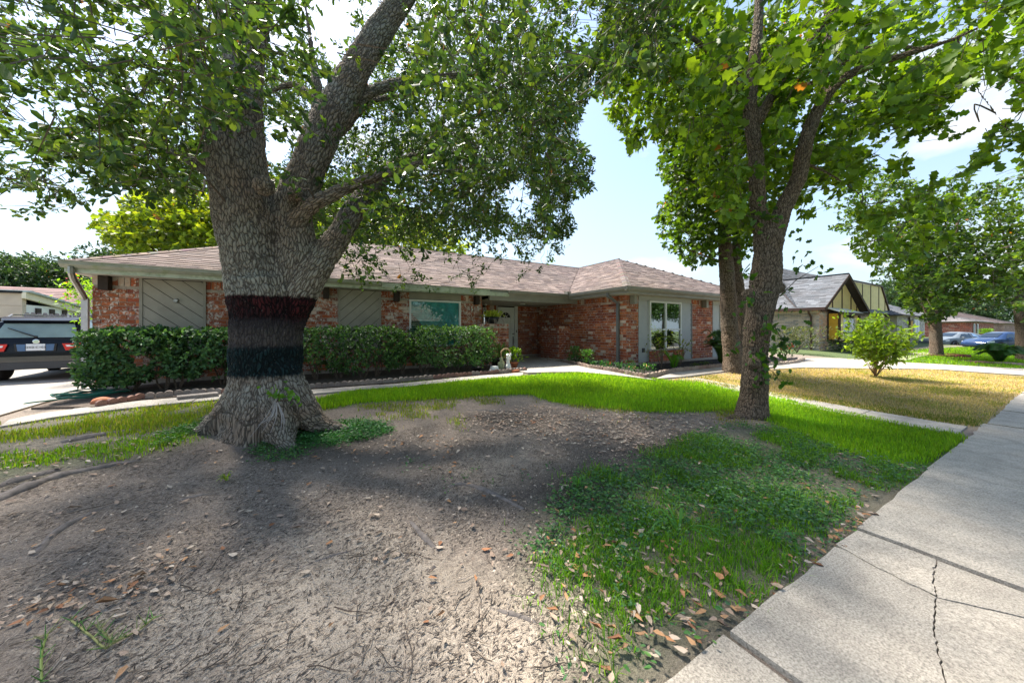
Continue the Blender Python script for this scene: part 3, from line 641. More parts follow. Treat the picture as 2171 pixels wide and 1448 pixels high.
def shgeo(mb, c, e, up, n, h, th, col):
    a = c-e-up*(h/2); b = c+e-up*(h/2); cc = c+e+up*(h/2+.02); d = c-e+up*(h/2+.02)
    lo = [a+n*.001, b+n*.001, cc-n*.001, d-n*.001]; hi = [a+n*th, b+n*th, cc+n*.001, d+n*.001]
    base = len(mb.v); mb.v += [tuple(p) for p in lo+hi]; mb.c += [col]*8
    for f in ((4, 5, 6, 7), (0, 1, 5, 4), (1, 2, 6, 5), (3, 0, 4, 7)): mb.f.append(tuple(base+i for i in f))
def shpx(t):
    x, y, d = PR(np.array(t[0])); return (t[1].length/d**2 if -5 < x < 2176 and d > 1 else 0)
SH.sort(key=shpx, reverse=True); cache = {}
for t in SH[:300]:
    key = (round(t[1].length, 2), tuple(round(q, 2) for q in t[3]), random.randrange(4))
    if key not in cache: mb = MB(); e = t[1].normalized()*round(t[1].length, 2); shgeo(mb, Vector((0, 0, 0)), e, *t[2:]); cache[key] = mb.mesh('shingle', m_shingle)
    o = bpy.data.objects.new('shingle', cache[key]); COL.objects.link(o); o.parent = house; o.location = t[0]-Vector(house.location)
mb = MB()
for t in SH[300:]: shgeo(mb, *t)
mb.build('shingles', m_shingle, house, kind='stuff')
def caps(a, b, n1):
    a, b = Vector(a), Vector(b); L_ = (b-a).length; t = (b-a).normalized(); k = int(L_/.16); s_ = t.cross(Vector((0, 0, 1))).normalized(); mb = MB()
    for i in range(k):
        p = a+t*(L_*i/k); q = a+t*(L_*(i+1)/k+.03); col = tuple(x*random.uniform(.8, 1.2) for x in random.choice(SHC)); lift = Vector((0, 0, .014))
        for sg in (1, -1): mb.prism([p+lift, q+lift*.6, q+s_*sg*.12-Vector((0, 0, n1*.12))+lift*.6, p+s_*sg*.12-Vector((0, 0, n1*.12))+lift], Vector((0, 0, .012)), col)
    mb.build('ridge_cap', m_shingle, house, kind='stuff')
caps((W0, E1, EZ), (W0+hw, E1+hw, RZ), .33); caps((W1, E1, EZ), (W0+hw, E1+hw, RZ), .33); caps((A0, E0, EZ), (A0+hw, E0+hw, RZ), .33)
caps((A0+hw, E0+hw, RZ), (W0+hw, E0+hw, RZ), .46); caps((W0+hw, E1+hw, RZ), (W0+hw, E0+hw, RZ), .46)
# soffits, fascia, gutters
m = MB(); m.box(A0+.03, 4.9, E0+.02, YF+.0, 2.585, 2.60); m.box(A0+.03, -3.88, YF+.0, 18.3, 2.585, 2.60); m.box(W0+.02, XI, E1+.05, E0, 2.585, 2.60); m.box(XI, W1-.05, E1+.05, YW, 2.585, 2.60); m.build('soffit', m_soffit, house)
m = MB(); m.box(4.9, XI, E0+.14, YP, 2.475, 2.49); m.build('porch_ceiling', m_soffit, house)
m = MB(); m.box(4.9, XI-.01, E0+.03, E0+.14, 2.44, 2.66); m.build('porch_beam', m_gutter2, house)
m = MB(); m.lathe([(.0, 0), (.10, 0), (.10, .03), (.0, .03)], (7.0, 11.2, 2.445), 'z', 16); m.build('ceiling_light', m_white, house)
m = MB(); m.lathe([(.0, 0), (.04, 0), (.045, .05), (.0, .07)], (5.75, 11.9, 2.41), 'z', 12); m.build('camera_dome', m_white, house)
def gutter(name, a, b, outn, mat, hgt=.125, dep=.115, cap=True):
    a, b, n = Vector(a), Vector(b), Vector(outn); z = Vector((0, 0, 1))
    prof = [n*0, n*dep*.55-z*0, n*dep, n*dep, n*dep*.82, n*dep*.6, n*0]
    zz = [-hgt, -hgt, -hgt*.55, -.012, -.012, -.03, -.03]; prof = [p+z*q for p, q in zip(prof, zz)]
    mb = MB(); mb.prism([a+p for p in prof], b-a); 
    mb.prism([a+n*dep+z*-.012, a+n*(dep+.008)-z*.012, a+n*(dep+.008)+z*.004, a+n*(dep-.01)+z*.004], b-a); return mb.build(name, mat, house)
gutter('gutter', (A0-.03, E0+.0, EZ), (1.6, E0, EZ-.01), (0, -1, 0), m_gutter)
gutter('gutter', (5.55, E0, EZ-.02), (W0-.0, E0, EZ-.02), (0, -1, 0), m_gutter2)
gutter('gutter', (W0, E0-.0, EZ-.01), (W0, E1-.11, EZ-.01), (-1, 0, 0), m_gutter2)
gutter('gutter', (W0-.11, E1, EZ-.01), (W1, E1, EZ-.01), (0, -1, 0), m_gutter2)
m = MB(); m.box(W0-.19, W0-.02, E0-.20, E0-.02, EZ-.04, EZ+.07); m.build('gutter_guard', m_gutter2, house)
m = MB(); n_ = 12
for i in range(n_):
    f0, f1 = i/n_, (i+1)/n_; sag = lambda f: -.02-.075*f-.02*math.sin(f*3.1)
    x0, x1 = 1.6+3.98*f0, 1.6+3.98*f1; m.prism([(x0, E0-.045, EZ+sag(f0)), (x1, E0-.045, EZ+sag(f1)), (x1, E0-.045, EZ+sag(f1)-.125), (x0, E0-.045, EZ+sag(f0)-.125)], (0, .03, 0))
m.build('loose_fascia_board', m_fascia, house)
m = MB(); m.box(A0, 4.9, E0-.006, E0+.02, 2.58, 2.785); m.build('fascia', m_fascia, house)
m = MB(); m.box(W0-.006, W0+.02, E1+.02, E0-.02, 2.58, 2.78); m.box(W0, W1, E1-.006, E1+.02, 2.58, 2.78); m.box(4.9, W0-.01, E0-.006, E0+.02, 2.58, 2.785); m.build('fascia', m_gutter2, house)
m = MB(); m.box(A0-.006, A0+.016, E0+.03, 18.3, 2.6, 2.785); m.build('fascia', m_soffit, house)
# downspouts
m = MB(); xs_ = -3.96; m.tube([(-3.95, E0-.06, 2.68), (-3.95, E0-.06, 2.56), (-3.95, E0+.0, 2.47), (xs_, YF-.10, 2.16), (xs_, YF-.035, 2.08)], .048, 8, sq=False); m.build('downspout_elbow', m_steel, house)
m = MB(); m.box(xs_-.045, xs_+.045, YF-.09, YF-.01, .35, 2.12); m.build('downspout', m_whitespout, house)
m = MB(); sp_ = [(W0-.02, YW+.27, 2.68), (W0-.02, YW+.27, 2.55), (XI-.06, YW+.27, 2.33), (XI-.06, YW+.27, .5), (XI-.10, YW+.24, .42), (XI-.3, YW+.1, .33)]; m.tube(sp_, .056, 4, sq=True); m.build('downspout', m_greyspout, house)
# outlet box, vent and house number
m = MB(); m.box(9.33, 9.42, YW-.06, YW-.02, .74, .88); m.build('outlet_box', m_carclad, house)
m = MB(); m.lathe([(0, -.05), (.035, -.05), (.045, -.02), (.05, 0), (.05, .02)], (-2.62, YF-.035, 2.13), 'y', 14); m.build('dryer_vent', m_steel, house)
def text(body, loc, size, mat, parent, name, rot=(math.pi/2, 0, 0), ext=.004, inv=True):
    cu = bpy.data.curves.new(name, 'FONT'); cu.body = body; cu.size = size; cu.extrude = ext; cu.align_x = 'CENTER'; cu.align_y = 'CENTER'; cu.materials.append(mat)
    o = bpy.data.objects.new(name, cu); o.location = loc; o.rotation_euler = rot; dg = bpy.context.evaluated_depsgraph_get(); COL.objects.link(o)
    me = bpy.data.meshes.new_from_object(o.evaluated_get(bpy.context.evaluated_depsgraph_get())); bpy.data.objects.remove(o)
    q = bpy.data.objects.new(name, me); q.location = loc; q.rotation_euler = rot; COL.objects.link(q); q.parent = parent
    if inv: q.matrix_parent_inverse = Matrix.Translation(-Vector(parent.location))
    return q
for i, ch in enumerate('1510'): text(ch, (4.37+i*.105, YF-.016, 2.16), .19, m_white, house, 'house_number', ext=.008)
# front door
dx0, dx1, dz0, dz1 = 6.55, 7.40, .37, 2.42
m = MB(); m.box(dx0-.03, dx0, YP-.04, YP+.02, dz0, dz1+.05); m.box(dx1, dx1+.14, YP-.04, YP+.02, dz0, dz1+.05); m.box(dx0-.03, dx1+.14, YP-.04, YP+.02, dz1+.0505, dz1+.06); m.build('door_casing', m_white, house)
m = MB()
cxd, czd, ro, ri = (dx0+dx1)/2, 1.97, .235, .07
m.box(dx0+.003, dx1-.003, YP+.03, YP+.05, dz0, dz1)
edges = [dx0+.003, dx0+.20, dx0+.345, dx0+.495, dx0+.645, dx1-.003]
for a, b in zip(edges, edges[1:]): m.box(a+.004, b-.004, YP+.008, YP+.03, dz0+.02, czd-.03)
ring = [(cxd-ro-.03, czd-.025), (cxd-ro-.03, czd)]+[(cxd+(ro+.02)*math.cos(math.pi-math.pi*i/14), czd+(ro+.02)*math.sin(math.pi*i/14)) for i in range(15)]
P_ = [(dx0+.01, czd-.025), (dx0+.01, dz1-.005), (dx1-.01, dz1-.005), (dx1-.01, czd-.025), (cxd+ro+.02, czd-.025)]+[(cxd+ro*math.cos(math.pi*i/14), czd+ro*math.sin(math.pi*i/14)) for i in range(15)]+[(cxd-ro-.02, czd-.025)]
for i in range(14):
    a0, a1 = math.pi*i/14, math.pi*(i+1)/14; q0, q1 = (cxd+ro*math.cos(a0), czd+ro*math.sin(a0)), (cxd+ro*math.cos(a1), czd+ro*math.sin(a1))
    m.prism([(q0[0], YP+.008, q0[1]), (q1[0], YP+.008, q1[1]), (q1[0], YP+.008, dz1-.004), (q0[0], YP+.008, dz1-.004)], (0, .022, 0))
m.box(dx0+.004, cxd-ro, YP+.008, YP+.03, czd-.028, dz1-.004); m.box(cxd+ro, dx1-.004, YP+.008, YP+.03, czd-.028, dz1-.004)
door = m.build('front_door', m_door, house)
for k_ in range(4):
    a0, a1 = math.pi*(k_+.06)/4, math.pi*(k_+.94)/4; ps = [(cxd+r_*math.cos(a), YP+.024, czd+.012+r_*math.sin(a)) for r_, an in ((ri+.02, (a0, a1)), (ro-.01, [a1+(a0-a1)*i/5 for i in range(6)])) for a in an]
    q = MB(); q.prism(ps, (0, .004, 0)); q.build('fanlight_pane', m_glassdark if False else m_black, door)
q = MB(); q.prism([(cxd+.05*math.cos(math.pi*i/8), YP+.024, czd+.008+.05*math.sin(math.pi*i/8)) for i in range(9)], (0, .004, 0)); q.build('fanlight_pane', m_black, door)
for zc, r_ in ((1.78, .012),): q = MB(); q.lathe([(0, -.006), (r_, -.006), (r_, .02), (0, .02)], (cxd+.05, YP+.01, zc), 'y', 10); q.build('peephole', m_black, door)
q = MB(); q.lathe([(0, -.05), (.03, -.05), (.034, -.02), (.034, 0), (0, 0)], (dx1-.07, YP+.008, 1.30), 'y', 12); q.build('deadbolt', m_steel, door)
q = MB(); q.box(dx1-.095, dx1-.045, YP-.012, YP+.008, .82, 1.2); q.tube([(dx1-.07, YP-.01, 1.15), (dx1-.07, YP-.06, 1.1), (dx1-.07, YP-.065, .95), (dx1-.07, YP-.01, .87)], .011, 8); q.build('door_handle', m_steel, door)
q = MB(); q.box(dx1+.06, dx1+.09, YP-.055, YP-.04, 1.36, 1.46); q.build('doorbell', m_black, house)
# low brick piers by the porch: each a thing
def pier(x0, x1, y0, y1, z1, label):
    t = thing('brick_pier', label, 'brick pier', ((x0+x1)/2, (y0+y1)/2, .34), 'low brick piers on the porch'); b = Bricks(REDS)
    b.seg((x0, y0, 0), X_, -Y_, x1-x0, .36, z1-.09, False); b.seg((x0, y1, 0), -Y_, -X_, y1-y0, .36, z1-.09, False); b.seg((x1, y0, 0), Y_, X_, y1-y0, .36, z1-.09, False)
    x = x0
    while x < x1-.03: xe = min(x+BH, x1); b.add(((x+xe)/2, y0, z1-.045), X_, -Y_, xe-x, .078); x += BH+MO
    y = y0
    while y < y1-.03: ye = min(y+BH, y1); b.add((x0, (y+ye)/2, z1-.045), Y_, -X_, ye-y, .078); y += BH+MO
    m = MB(); m.box(x0+.008, x1-.008, y0+.008, y1-.008, .3, z1-.005); m.build('mortar_core', m_mortar, t); b.build(m_brick, t, 260)
pier(4.55, 5.62, 9.88, 10.18, 1.68, 'low brick pier between hedge and front door with a planter on top')
pier(8.02, 8.56, 10.25, 11.45, 1.62, 'low brick pier standing against the porch side wall of the wing')
# ------------------------------------------------------------------ foliage machinery
def frames(d, n):
    d = d/np.linalg.norm(d, axis=1, keepdims=True).clip(1e-6); y = np.cross(n, d); y /= np.linalg.norm(y, axis=1, keepdims=True).clip(1e-6); z = np.cross(d, y); return d, y, z
def scatter(tv, tf, pos, d, n, size, tint, jit=None):
    x, y, z = frames(d, n); tv = np.asarray(tv, float); s = np.broadcast_to(np.asarray(size, float), (len(pos),))[:, None, None]
    V = pos[:, None, :]+s*(tv[None, :, 0:1]*x[:, None]+tv[None, :, 1:2]*y[:, None]+tv[None, :, 2:3]*z[:, None])
    N, k = len(pos), len(tv); T = (np.asarray(tf)[None]+(np.arange(N)*k)[:, None, None]).reshape(-1, len(tf[0]))
    C = np.repeat(tint[:, None, :], k, 1).reshape(-1, 3); return V.reshape(-1, 3), T, C
LF_OB = ([(0, 0, 0), (.4, .2, .05), (.8, .23, .04), (1, 0, -.06), (.8, -.23, .04), (.4, -.2, .05)], [(0, 3, 1), (1, 3, 2), (0, 5, 3), (5, 4, 3)])
LF_SM = ([(0, 0, 0), (.5, .22, .06), (1, 0, -.05), (.5, -.22, .06)], [(0, 2, 1), (0, 3, 2)])
LF_MD = ([(0, 0, 0), (.4, .3, .05), (.62, .2, .03), (.85, .3, .04), (1.02, 0, -.06), (.85, -.3, .04), (.62, -.2, .03), (.4, -.3, .05)], [(0, 2, 1), (0, 4, 2), (2, 4, 3), (0, 7, 6), (0, 6, 4), (6, 5, 4)])
_lob = [(.12, .06), (.25, .20), (.36, .13), (.52, .36), (.66, .22), (.84, .30), (.93, .14)]
LF_LB = ([(0, 0, 0), (.5, 0, -.03), (.75, 0, -.03), (1.02, 0, -.08)]+[(a, b, .05*b/.3-.06*a*a) for a, b in _lob]+[(a, -b, .05*b/.3-.06*a*a) for a, b in _lob],
         [(0, 1, 4), (4, 1, 5), (5, 1, 6), (6, 1, 7), (7, 1, 8), (8, 1, 2), (8, 2, 9), (9, 2, 10), (10, 2, 3), (0, 11, 1), (11, 12, 1), (12, 13, 1), (13, 14, 1), (14, 15, 1), (15, 2, 1), (15, 16, 2), (16, 17, 2), (17, 3, 2)])
def rdir(n, up=0.): v = R.normal(size=(n, 3)); v[:, 2] += up; return v/np.linalg.norm(v, axis=1, keepdims=True)
def tints(n, cols, var=.22): c = np.array(cols)[R.integers(0, len(cols), n)]; return np.clip(c*(1+R.normal(size=(n, 1))*var), .004, 1)
def smooth_path(pts, k=4):
    P = [np.array(p, float) for p in pts]; out = []
    for i in range(len(P)-1):
        p0, p1, p2, p3 = P[max(i-1, 0)], P[i], P[i+1], P[min(i+2, len(P)-1)]
        for t in np.arange(k)/k: out.append(.5*((2*p1)+(-p0+p2)*t+(2*p0-5*p1+4*p2-p3)*t*t+(-p0+3*p1-3*p2+p3)*t**3))
    out.append(P[-1]); return out
def trunk_mesh(name, limbs, mat, parent, voxel, balls=()):
    """limbs: lists of (x,y,z,r); union of swept tubes, remeshed, with cylinder-wise bark coordinates"""
    mb = MB(); segs = []
    for Lm in limbs:
        P = smooth_path(Lm, 4)
        mb.tube([p[:3] for p in P], [p[3]*(1+.05*random.uniform(-1, 1)) for p in P], 14)
        segs += [(P[i], P[i+1]) for i in range(len(P)-1)]
    for c, r in balls: mb.lathe([(r*math.sin(math.pi*i/8)+.001, -r*math.cos(math.pi*i/8)) for i in range(9)], c, 'z', 12)
    o = bpy.data.objects.new('tmp', mb.mesh('tmp', mat)); COL.objects.link(o)
    md = o.modifiers.new('r', 'REMESH'); md.mode = 'VOXEL'; md.voxel_size = voxel
    sm_ = o.modifiers.new('s', 'SMOOTH'); sm_.factor = .5; sm_.iterations = 14
    me = bpy.data.meshes.new_from_object(o.evaluated_get(bpy.context.evaluated_depsgraph_get())); bpy.data.objects.remove(o)
    n = len(me.vertices); co = np.empty(n*3, np.float32); me.vertices.foreach_get('co', co); co = co.reshape(-1, 3).astype(float)
    best = np.full(n, 1e9); uvw = np.zeros((n, 3)); acc = 0.
    for i, (a, b) in enumerate(segs):
        A, Bv = a[:3], b[:3]; ab = Bv-A; l2 = ab@ab
        if l2 < 1e-9: continue
        t = np.clip(((co-A)@ab)/l2, 0, 1); tu = np.clip(((co-A)@ab)/l2, -3, 4); pr_ = A+t[:, None]*ab; rr = np.linalg.norm(co-pr_, axis=1); r_ = a[3]+(b[3]-a[3])*t; sc = rr-r_
        ax = ab/math.sqrt(l2); h = np.array([0, 1., 0]) if abs(ax[1]) < .9 else np.array([1., 0, 0]); e1 = h-ax*(h@ax); e1 /= np.linalg.norm(e1); e2 = np.cross(ax, e1)
        k = sc < best; rad = co[k]-pr_[k]; uvw[k] = np.stack([rad@e1, rad@e2, acc+tu[k]*math.sqrt(l2)], 1); best[k] = sc[k]; acc += math.sqrt(l2)
    at = me.attributes.new('bark', 'FLOAT_VECTOR', 'POINT'); at.data.foreach_set('vector', uvw.astype(np.float32).ravel())
    me.polygons.foreach_set('use_smooth', [True]*len(me.polygons)); me.materials.clear(); me.materials.append(mat)
    q = bpy.data.objects.new(name, me); link(q, parent); return q
def wl(pts): return [(*W(x, y, d), r/math.sqrt(1+((x-CX)/F)**2)) for x, y, d, r in pts]
def crown(tree, clumps, leaf, cols, lsize, ntw, nlv, limbs, mat, keep, spread=.5, singles=300, twl=.32, droop=.25, near=0., brn=.022, tw_r=.004, up=.6, branch=True):
    """clumps -> twigs -> leaves, with a small branch from the limb next to each clump"""
    nodes = np.array([p for Lm in limbs for p in smooth_path(Lm, 3)[2:]]) if limbs else None
    TP, TD, tw = [], [], MB()
    clumps = [np.array(c, float) for c in clumps]; clumps = [c for c in clumps if keep(*PR(c))]
    if nodes is not None: clumps.sort(key=lambda c: np.linalg.norm(nodes[:, :3]-c, axis=1).min())
    for c in clumps:
        X0, Y0, D0 = PR(c); seen = INF(X0, Y0, D0)
        if nodes is not None and branch:
            dv = nodes[:, :3]-c; j = np.argmin(np.linalg.norm(dv, axis=1)*(1+.25*(dv[:, 2] > .3))); a = nodes[j, :3]; ln = np.linalg.norm(c-a)
            mid = (a+c)/2+np.array([0, 0, .10*ln])+R.normal(size=3)*.13*ln; mid2 = a*.25+c*.75+R.normal(size=3)*.08*ln; r0 = min(nodes[j, 3]*.75, brn*(.35+.22*ln))
            pth = smooth_path([a, mid, mid2, c], 3); rad = np.linspace(r0, max(.004, r0*.3), len(pth)); tw.tube(pth, rad, 5)
            nodes = np.concatenate([nodes, np.array([[*q, r_] for q, r_ in zip(pth[3:], rad[3:])])])
        n = max(1, int(ntw*R.uniform(.6, 1.4)*(1 if seen else .12))); p = c+R.normal(size=(n, 3))*np.array([spread, spread, spread*.62])  # clumps out of view get fewer twigs, letting more daylight onto the yard
        dd = p-c; dd = dd/np.linalg.norm(dd, axis=1, keepdims=True).clip(.05)+rdir(n)*.5; dd[:, 2] -= droop
        X, Y, D = PR(p); X3, Y3, D3 = PR(p+dd/np.linalg.norm(dd, axis=1, keepdims=True)*twl); k = np.array([keep(*q) and keep(*q2) for q, q2 in zip(zip(X, Y, D), zip(X3, Y3, D3))]) & (p[:, 2] > .9) & (D > near if near else True)
        p, dd = p[k], dd[k]/np.linalg.norm(dd[k], axis=1, keepdims=True)
        for q, e in zip(p, dd):
            tw.tube([c*.3+q*.7, q+e*twl], [tw_r*1.2, tw_r*.4], 3, cap=False)
        TP.append(p); TD.append(dd)
    TP = np.concatenate(TP); TD = np.concatenate(TD); n = len(TP)
    t = R.uniform(0, 1, (n, nlv)); pos = TP[:, None]+TD[:, None]*(t[..., None]*twl); pos = pos.reshape(-1, 3)+R.normal(size=(n*nlv, 3))*.015
    d = np.repeat(TD, nlv, 0)*.55+rdir(n*nlv)*.9; d[:, 2] -= .15; nn = rdir(n*nlv, up)
    size = lsize*R.uniform(.6, 1.25, n*nlv); tn = tints(n*nlv, cols)*np.repeat(R.uniform(.8, 1.2, (n, 1)), nlv, 0)
    X, Y, D = PR(pos); kk = (D > near) | (D < -.2); pos, d, nn, size, tn, X, Y, D = [q[kk] for q in (pos, d, nn, size, tn, X, Y, D)]
    if singles:
        vis = np.where((D > .4) & (X > 0) & (X < 2171) & (Y > 0) & (Y < 1448), size/D, 0); order = np.argsort(-vis)[:singles]; m_ = np.ones(len(pos), bool); m_[order] = False
        ms = [npmesh('leaf', leaf[0], leaf[1], mat, np.tile(np.clip(np.array(c), 0, 1), (len(leaf[0]), 1))) for c in cols]
        x_, y_, z_ = frames(d[order], nn[order]); base = Vector(tree.location)
        for i, q in enumerate(order):
            o = bpy.data.objects.new('leaf', ms[i % len(ms)]); COL.objects.link(o); o.parent = tree
            s_ = size[q]; o.matrix_local = Matrix(((x_[i, 0]*s_, y_[i, 0]*s_, z_[i, 0]*s_, pos[q, 0]-base.x), (x_[i, 1]*s_, y_[i, 1]*s_, z_[i, 1]*s_, pos[q, 1]-base.y), (x_[i, 2]*s_, y_[i, 2]*s_, z_[i, 2]*s_, pos[q, 2]-base.z), (0, 0, 0, 1)))
        pos, d, nn, size, tn = pos[m_], d[m_], nn[m_], size[m_], tn[m_]
    br_ = R.uniform(0, 1, len(pos)) < .003; tn[br_] = (.36, .15, .05)
    X, Y, D = PR(pos); fr_ = (D > .4) & (X > -20) & (X < 2190) & (Y > -20) & (D < 6.8 if near else True); V, T, C = scatter(leaf[0], leaf[1], pos[fr_], d[fr_], nn[fr_], size[fr_], tn[fr_])
    if (~fr_).any(): V2, T2_, C2 = scatter(*LF_SM, pos[~fr_], d[~fr_], nn[~fr_], size[~fr_]*1.15, tn[~fr_]); T = np.concatenate([T, T2_+len(V)]); V = np.concatenate([V, V2]); C = np.concatenate([C, C2])
    npobj('crown', V, T, mat, tree, C, kind='stuff')
    if tw.v: tw.build('twigs', m_twig, tree, kind='stuff')
    return len(pos)
def ell(c, r, n, shell=.55, zmin=None):
    out = []
    while len(out) < n:
        v = R.normal(size=3); v /= np.linalg.norm(v); p = np.array(c)+v*np.array(r)*R.uniform(shell, 1)**.6
        if zmin is None or p[2] > zmin: out.append(p)
    return out
def pxc(items): return [np.array(W(x, y, d))+R.normal(size=3)*.12 for x, y, d in items]
INF = lambda x, y, d: d > .3 and 0 < x < 2171 and 0 < y < 1448
# ------------------------------------------------------------------ the big oak with painted bands
oak = thing('oak_tree', 'big old oak with black and dark green bands painted round its thick trunk', 'tree', (-.55, 5.2, .2))
OL = [[(566, 965, 4.35, .95), (566, 935, 4.35, .74), (566, 905, 4.35, .60), (565, 870, 4.35, .525), (566, 820, 4.35, .49), (567, 740, 4.35, .475), (567, 660, 4.35, .49), (556, 600, 4.35, .50)],
      [(552, 640, 4.33, .42), (535, 560, 4.3, .40), (519, 450, 4.3, .41), (503, 350, 4.32, .415), (496, 280, 4.36, .42), (502, 210, 4.4, .35), (520, 130, 4.5, .27), (535, 50, 4.6, .235), (545, -60, 4.8, .2), (560, -250, 5.2, .13)],
      [(600, 640, 4.42, .36), (628, 540, 4.5, .29), (622, 450, 4.55, .28), (648, 370, 4.62, .26), (690, 270, 4.75, .245), (735, 180, 4.9, .225), (790, 90, 5.1, .205), (850, 0, 5.3, .185), (930, -120, 5.6, .14), (1050, -280, 6, .09)],
      [(598, 720, 4.4, .2), (625, 640, 4.4, .26), (668, 570, 4.5, .225), (715, 505, 4.75, .18), (755, 440, 5.0, .165), (800, 385, 5.4, .145), (850, 345, 5.8, .11), (930, 320, 6.3, .07)],
      [(590, 570, 4.5, .12), (610, 500, 4.45, .15), (650, 445, 4.35, .115), (720, 405, 4.35, .09), (800, 375, 4.5, .07), (880, 350, 4.7, .05), (970, 320, 5, .03)],
      [(690, 265, 4.85, .13), (760, 210, 5.1, .10), (830, 180, 5.4, .085), (930, 165, 5.8, .06), (1060, 150, 6.4, .035)],
      [(670, 330, 4.9, .10), (730, 270, 5.3, .085), (790, 215, 5.7, .06), (880, 200, 6.2, .035)],
      [(640, 340, 4.8, .12), (668, 250, 5.1, .10), (672, 190, 5.3, .09), (660, 100, 5.6, .05), (640, -40, 6, .03)],
      [(668, 210, 5.3, .08), (620, 180, 5.4, .06), (560, 200, 5.2, .05)],
      [(490, 250, 4.3, .17), (440, 170, 4.15, .13), (390, 100, 4.0, .11), (340, 40, 3.8, .095), (280, -40, 3.6, .07), (190, -160, 3.3, .05)],
      [(490, 410, 4.35, .13), (430, 355, 4.6, .11), (360, 320, 4.95, .085), (270, 290, 5.4, .06), (150, 270, 5.8, .035)],
      [(500, 310, 4.3, .16), (452, 298, 4.15, .085), (425, 286, 4.05, .06)],
      [(510, 120, 4.6, .12), (420, -40, 4.5, .08), (250, -200, 4, .05)]]
roots = [[(545, 780, 4.3, .26), (510, 850, 4.27, .27), (468, 897, 4.22, .22), (415, 927, 4.17, .145), (365, 946, 4.1, .09), (310, 963, 4.02, .045)], [(590, 780, 4.25, .26), (628, 850, 4.22, .24), (668, 893, 4.28, .16), (712, 906, 4.36, .09), (758, 915, 4.4, .03)], [(556, 800, 4.15, .24), (545, 880, 4.05, .26), (530, 935, 3.92, .18), (505, 968, 3.78, .08), (480, 995, 3.7, .03)],
         [(480, 890, 4.5, .16), (400, 900, 4.7, .11), (250, 905, 4.9, .07), (150, 915, 4.9, .03)], [(580, 800, 4.15, .22), (592, 890, 4.02, .24), (604, 935, 3.9, .14), (625, 962, 3.78, .05)]]
OLw = [wl(p) for p in OL]; RTw = [wl(p) for p in roots]
trunk_mesh('trunk', OLw+RTw, m_bark, oak, .0235, [(W(625, 410, 4.28), .10), (W(560, 395, 4.02), .12)])
# near roots half buried in the yard
def root(pts, label):
    P = []
    for x, y, r, h in pts: gx_, gy_ = G(x, y); P.append((gx_, gy_, float(zt(gx_, gy_))+h-r*.45, r*1.1))
    P = smooth_path(P, 4); m = MB(); m.tube([p[:3] for p in P], [p[3]*random.uniform(.78, 1.2) for p in P], 9)
    o = m.build('surface_root', m_rootbark, oak, True)
m_rootbark = simple('root_bark', (.17, .145, .13), .95, var=.35, scale=18, bmp=.6)
for pts in ([(75, 1178, .02, -.01), (110, 1135, .026, .004), (160, 1105, .022, .0), (235, 1070, .014, -.01)], [(868, 1102, .012, -.005), (900, 1140, .024, .004), (930, 1168, .018, -.01)], [(-40, 1075, .05, .0), (60, 1035, .05, .01), (150, 1005, .045, .0), (300, 975, .03, -.01)], [(-30, 1045, .04, 0), (50, 1018, .045, .0), (140, 995, .03, -.01)],
            [(950, 1030, .02, -.01), (985, 1025, .03, .002), (1040, 1045, .028, -.004), (1110, 1080, .02, -.012)], [(130, 940, .05, -.01), (250, 917, .05, 0), (330, 912, .03, -.02)], [(990, 868, .03, -.01), (1070, 872, .035, .0), (1120, 876, .02, -.015)], [(1040, 1290, .015, -.008), (1100, 1305, .018, 0), (1140, 1320, .01, -.01)], [(330, 1075, .012, -.004), (420, 1050, .016, 0), (470, 1045, .01, -.01)], [(600, 1220, .008, -.003), (700, 1180, .01, 0), (760, 1165, .006, -.006)]): root(pts, None)
OAKP = [(-60, 505), (30, 495), (110, 445), (180, 435), (260, 395), (300, 430), (360, 425), (410, 445), (450, 410), (560, 420), (640, 560), (680, 600), (760, 620), (850, 660), (900, 640), (990, 650), (1080, 610), (1180, 575), (1225, 480), (1205, 440), (1262, 400), (1262, 330), (1225, 280), (1258, 190), (1300, 210), (1330, 150), (1400, 220), (1440, 100), (1460, -60), (-60, -60)]
HOLES = [((60, 240, 55, 45)), ((150, 215, 40, 22)), ((230, 75, 45, 25)), ((590, 300, 26, 45)), ((590, 70, 30, 40)), ((700, 60, 30, 60)), ((40, 340, 60, 18)), ((1240, 60, 25, 60)), ((775, 265, 18, 22)), ((1100, 420, 30, 40)), ((30, 420, 40, 20)), ((150, 380, 40, 20))]
def keep_oak(x, y, d):
    if d < .3 or not (0 < x < 2171 and 0 < y < 1448): return True
    for a, b, rx, ry in HOLES:
        if ((x-a)/rx)**2+((y-b)/ry)**2 < 1: return random.random() < .12
    if y > 515 and x > 640 and random.random() > .42: return False
    if 425 < x < 600 and 300 < y < 950 and d < 4.5: return False
    if 560 < x < 860 and d < 4.6 and abs(x-(600+(640-y)*.42)) < 60 and random.random() < .75: return False
    return bool(inpoly(np.array([x]), np.array([y]), OAKP)[0])
cl = ell((0., 6.0, 6.3), (6.8, 5.0, 4.3), 400, .55, 2.7)+ell((1.5, 7.5, 5.5), (4.5, 3.2, 3.2), 60, .3, 3.0)
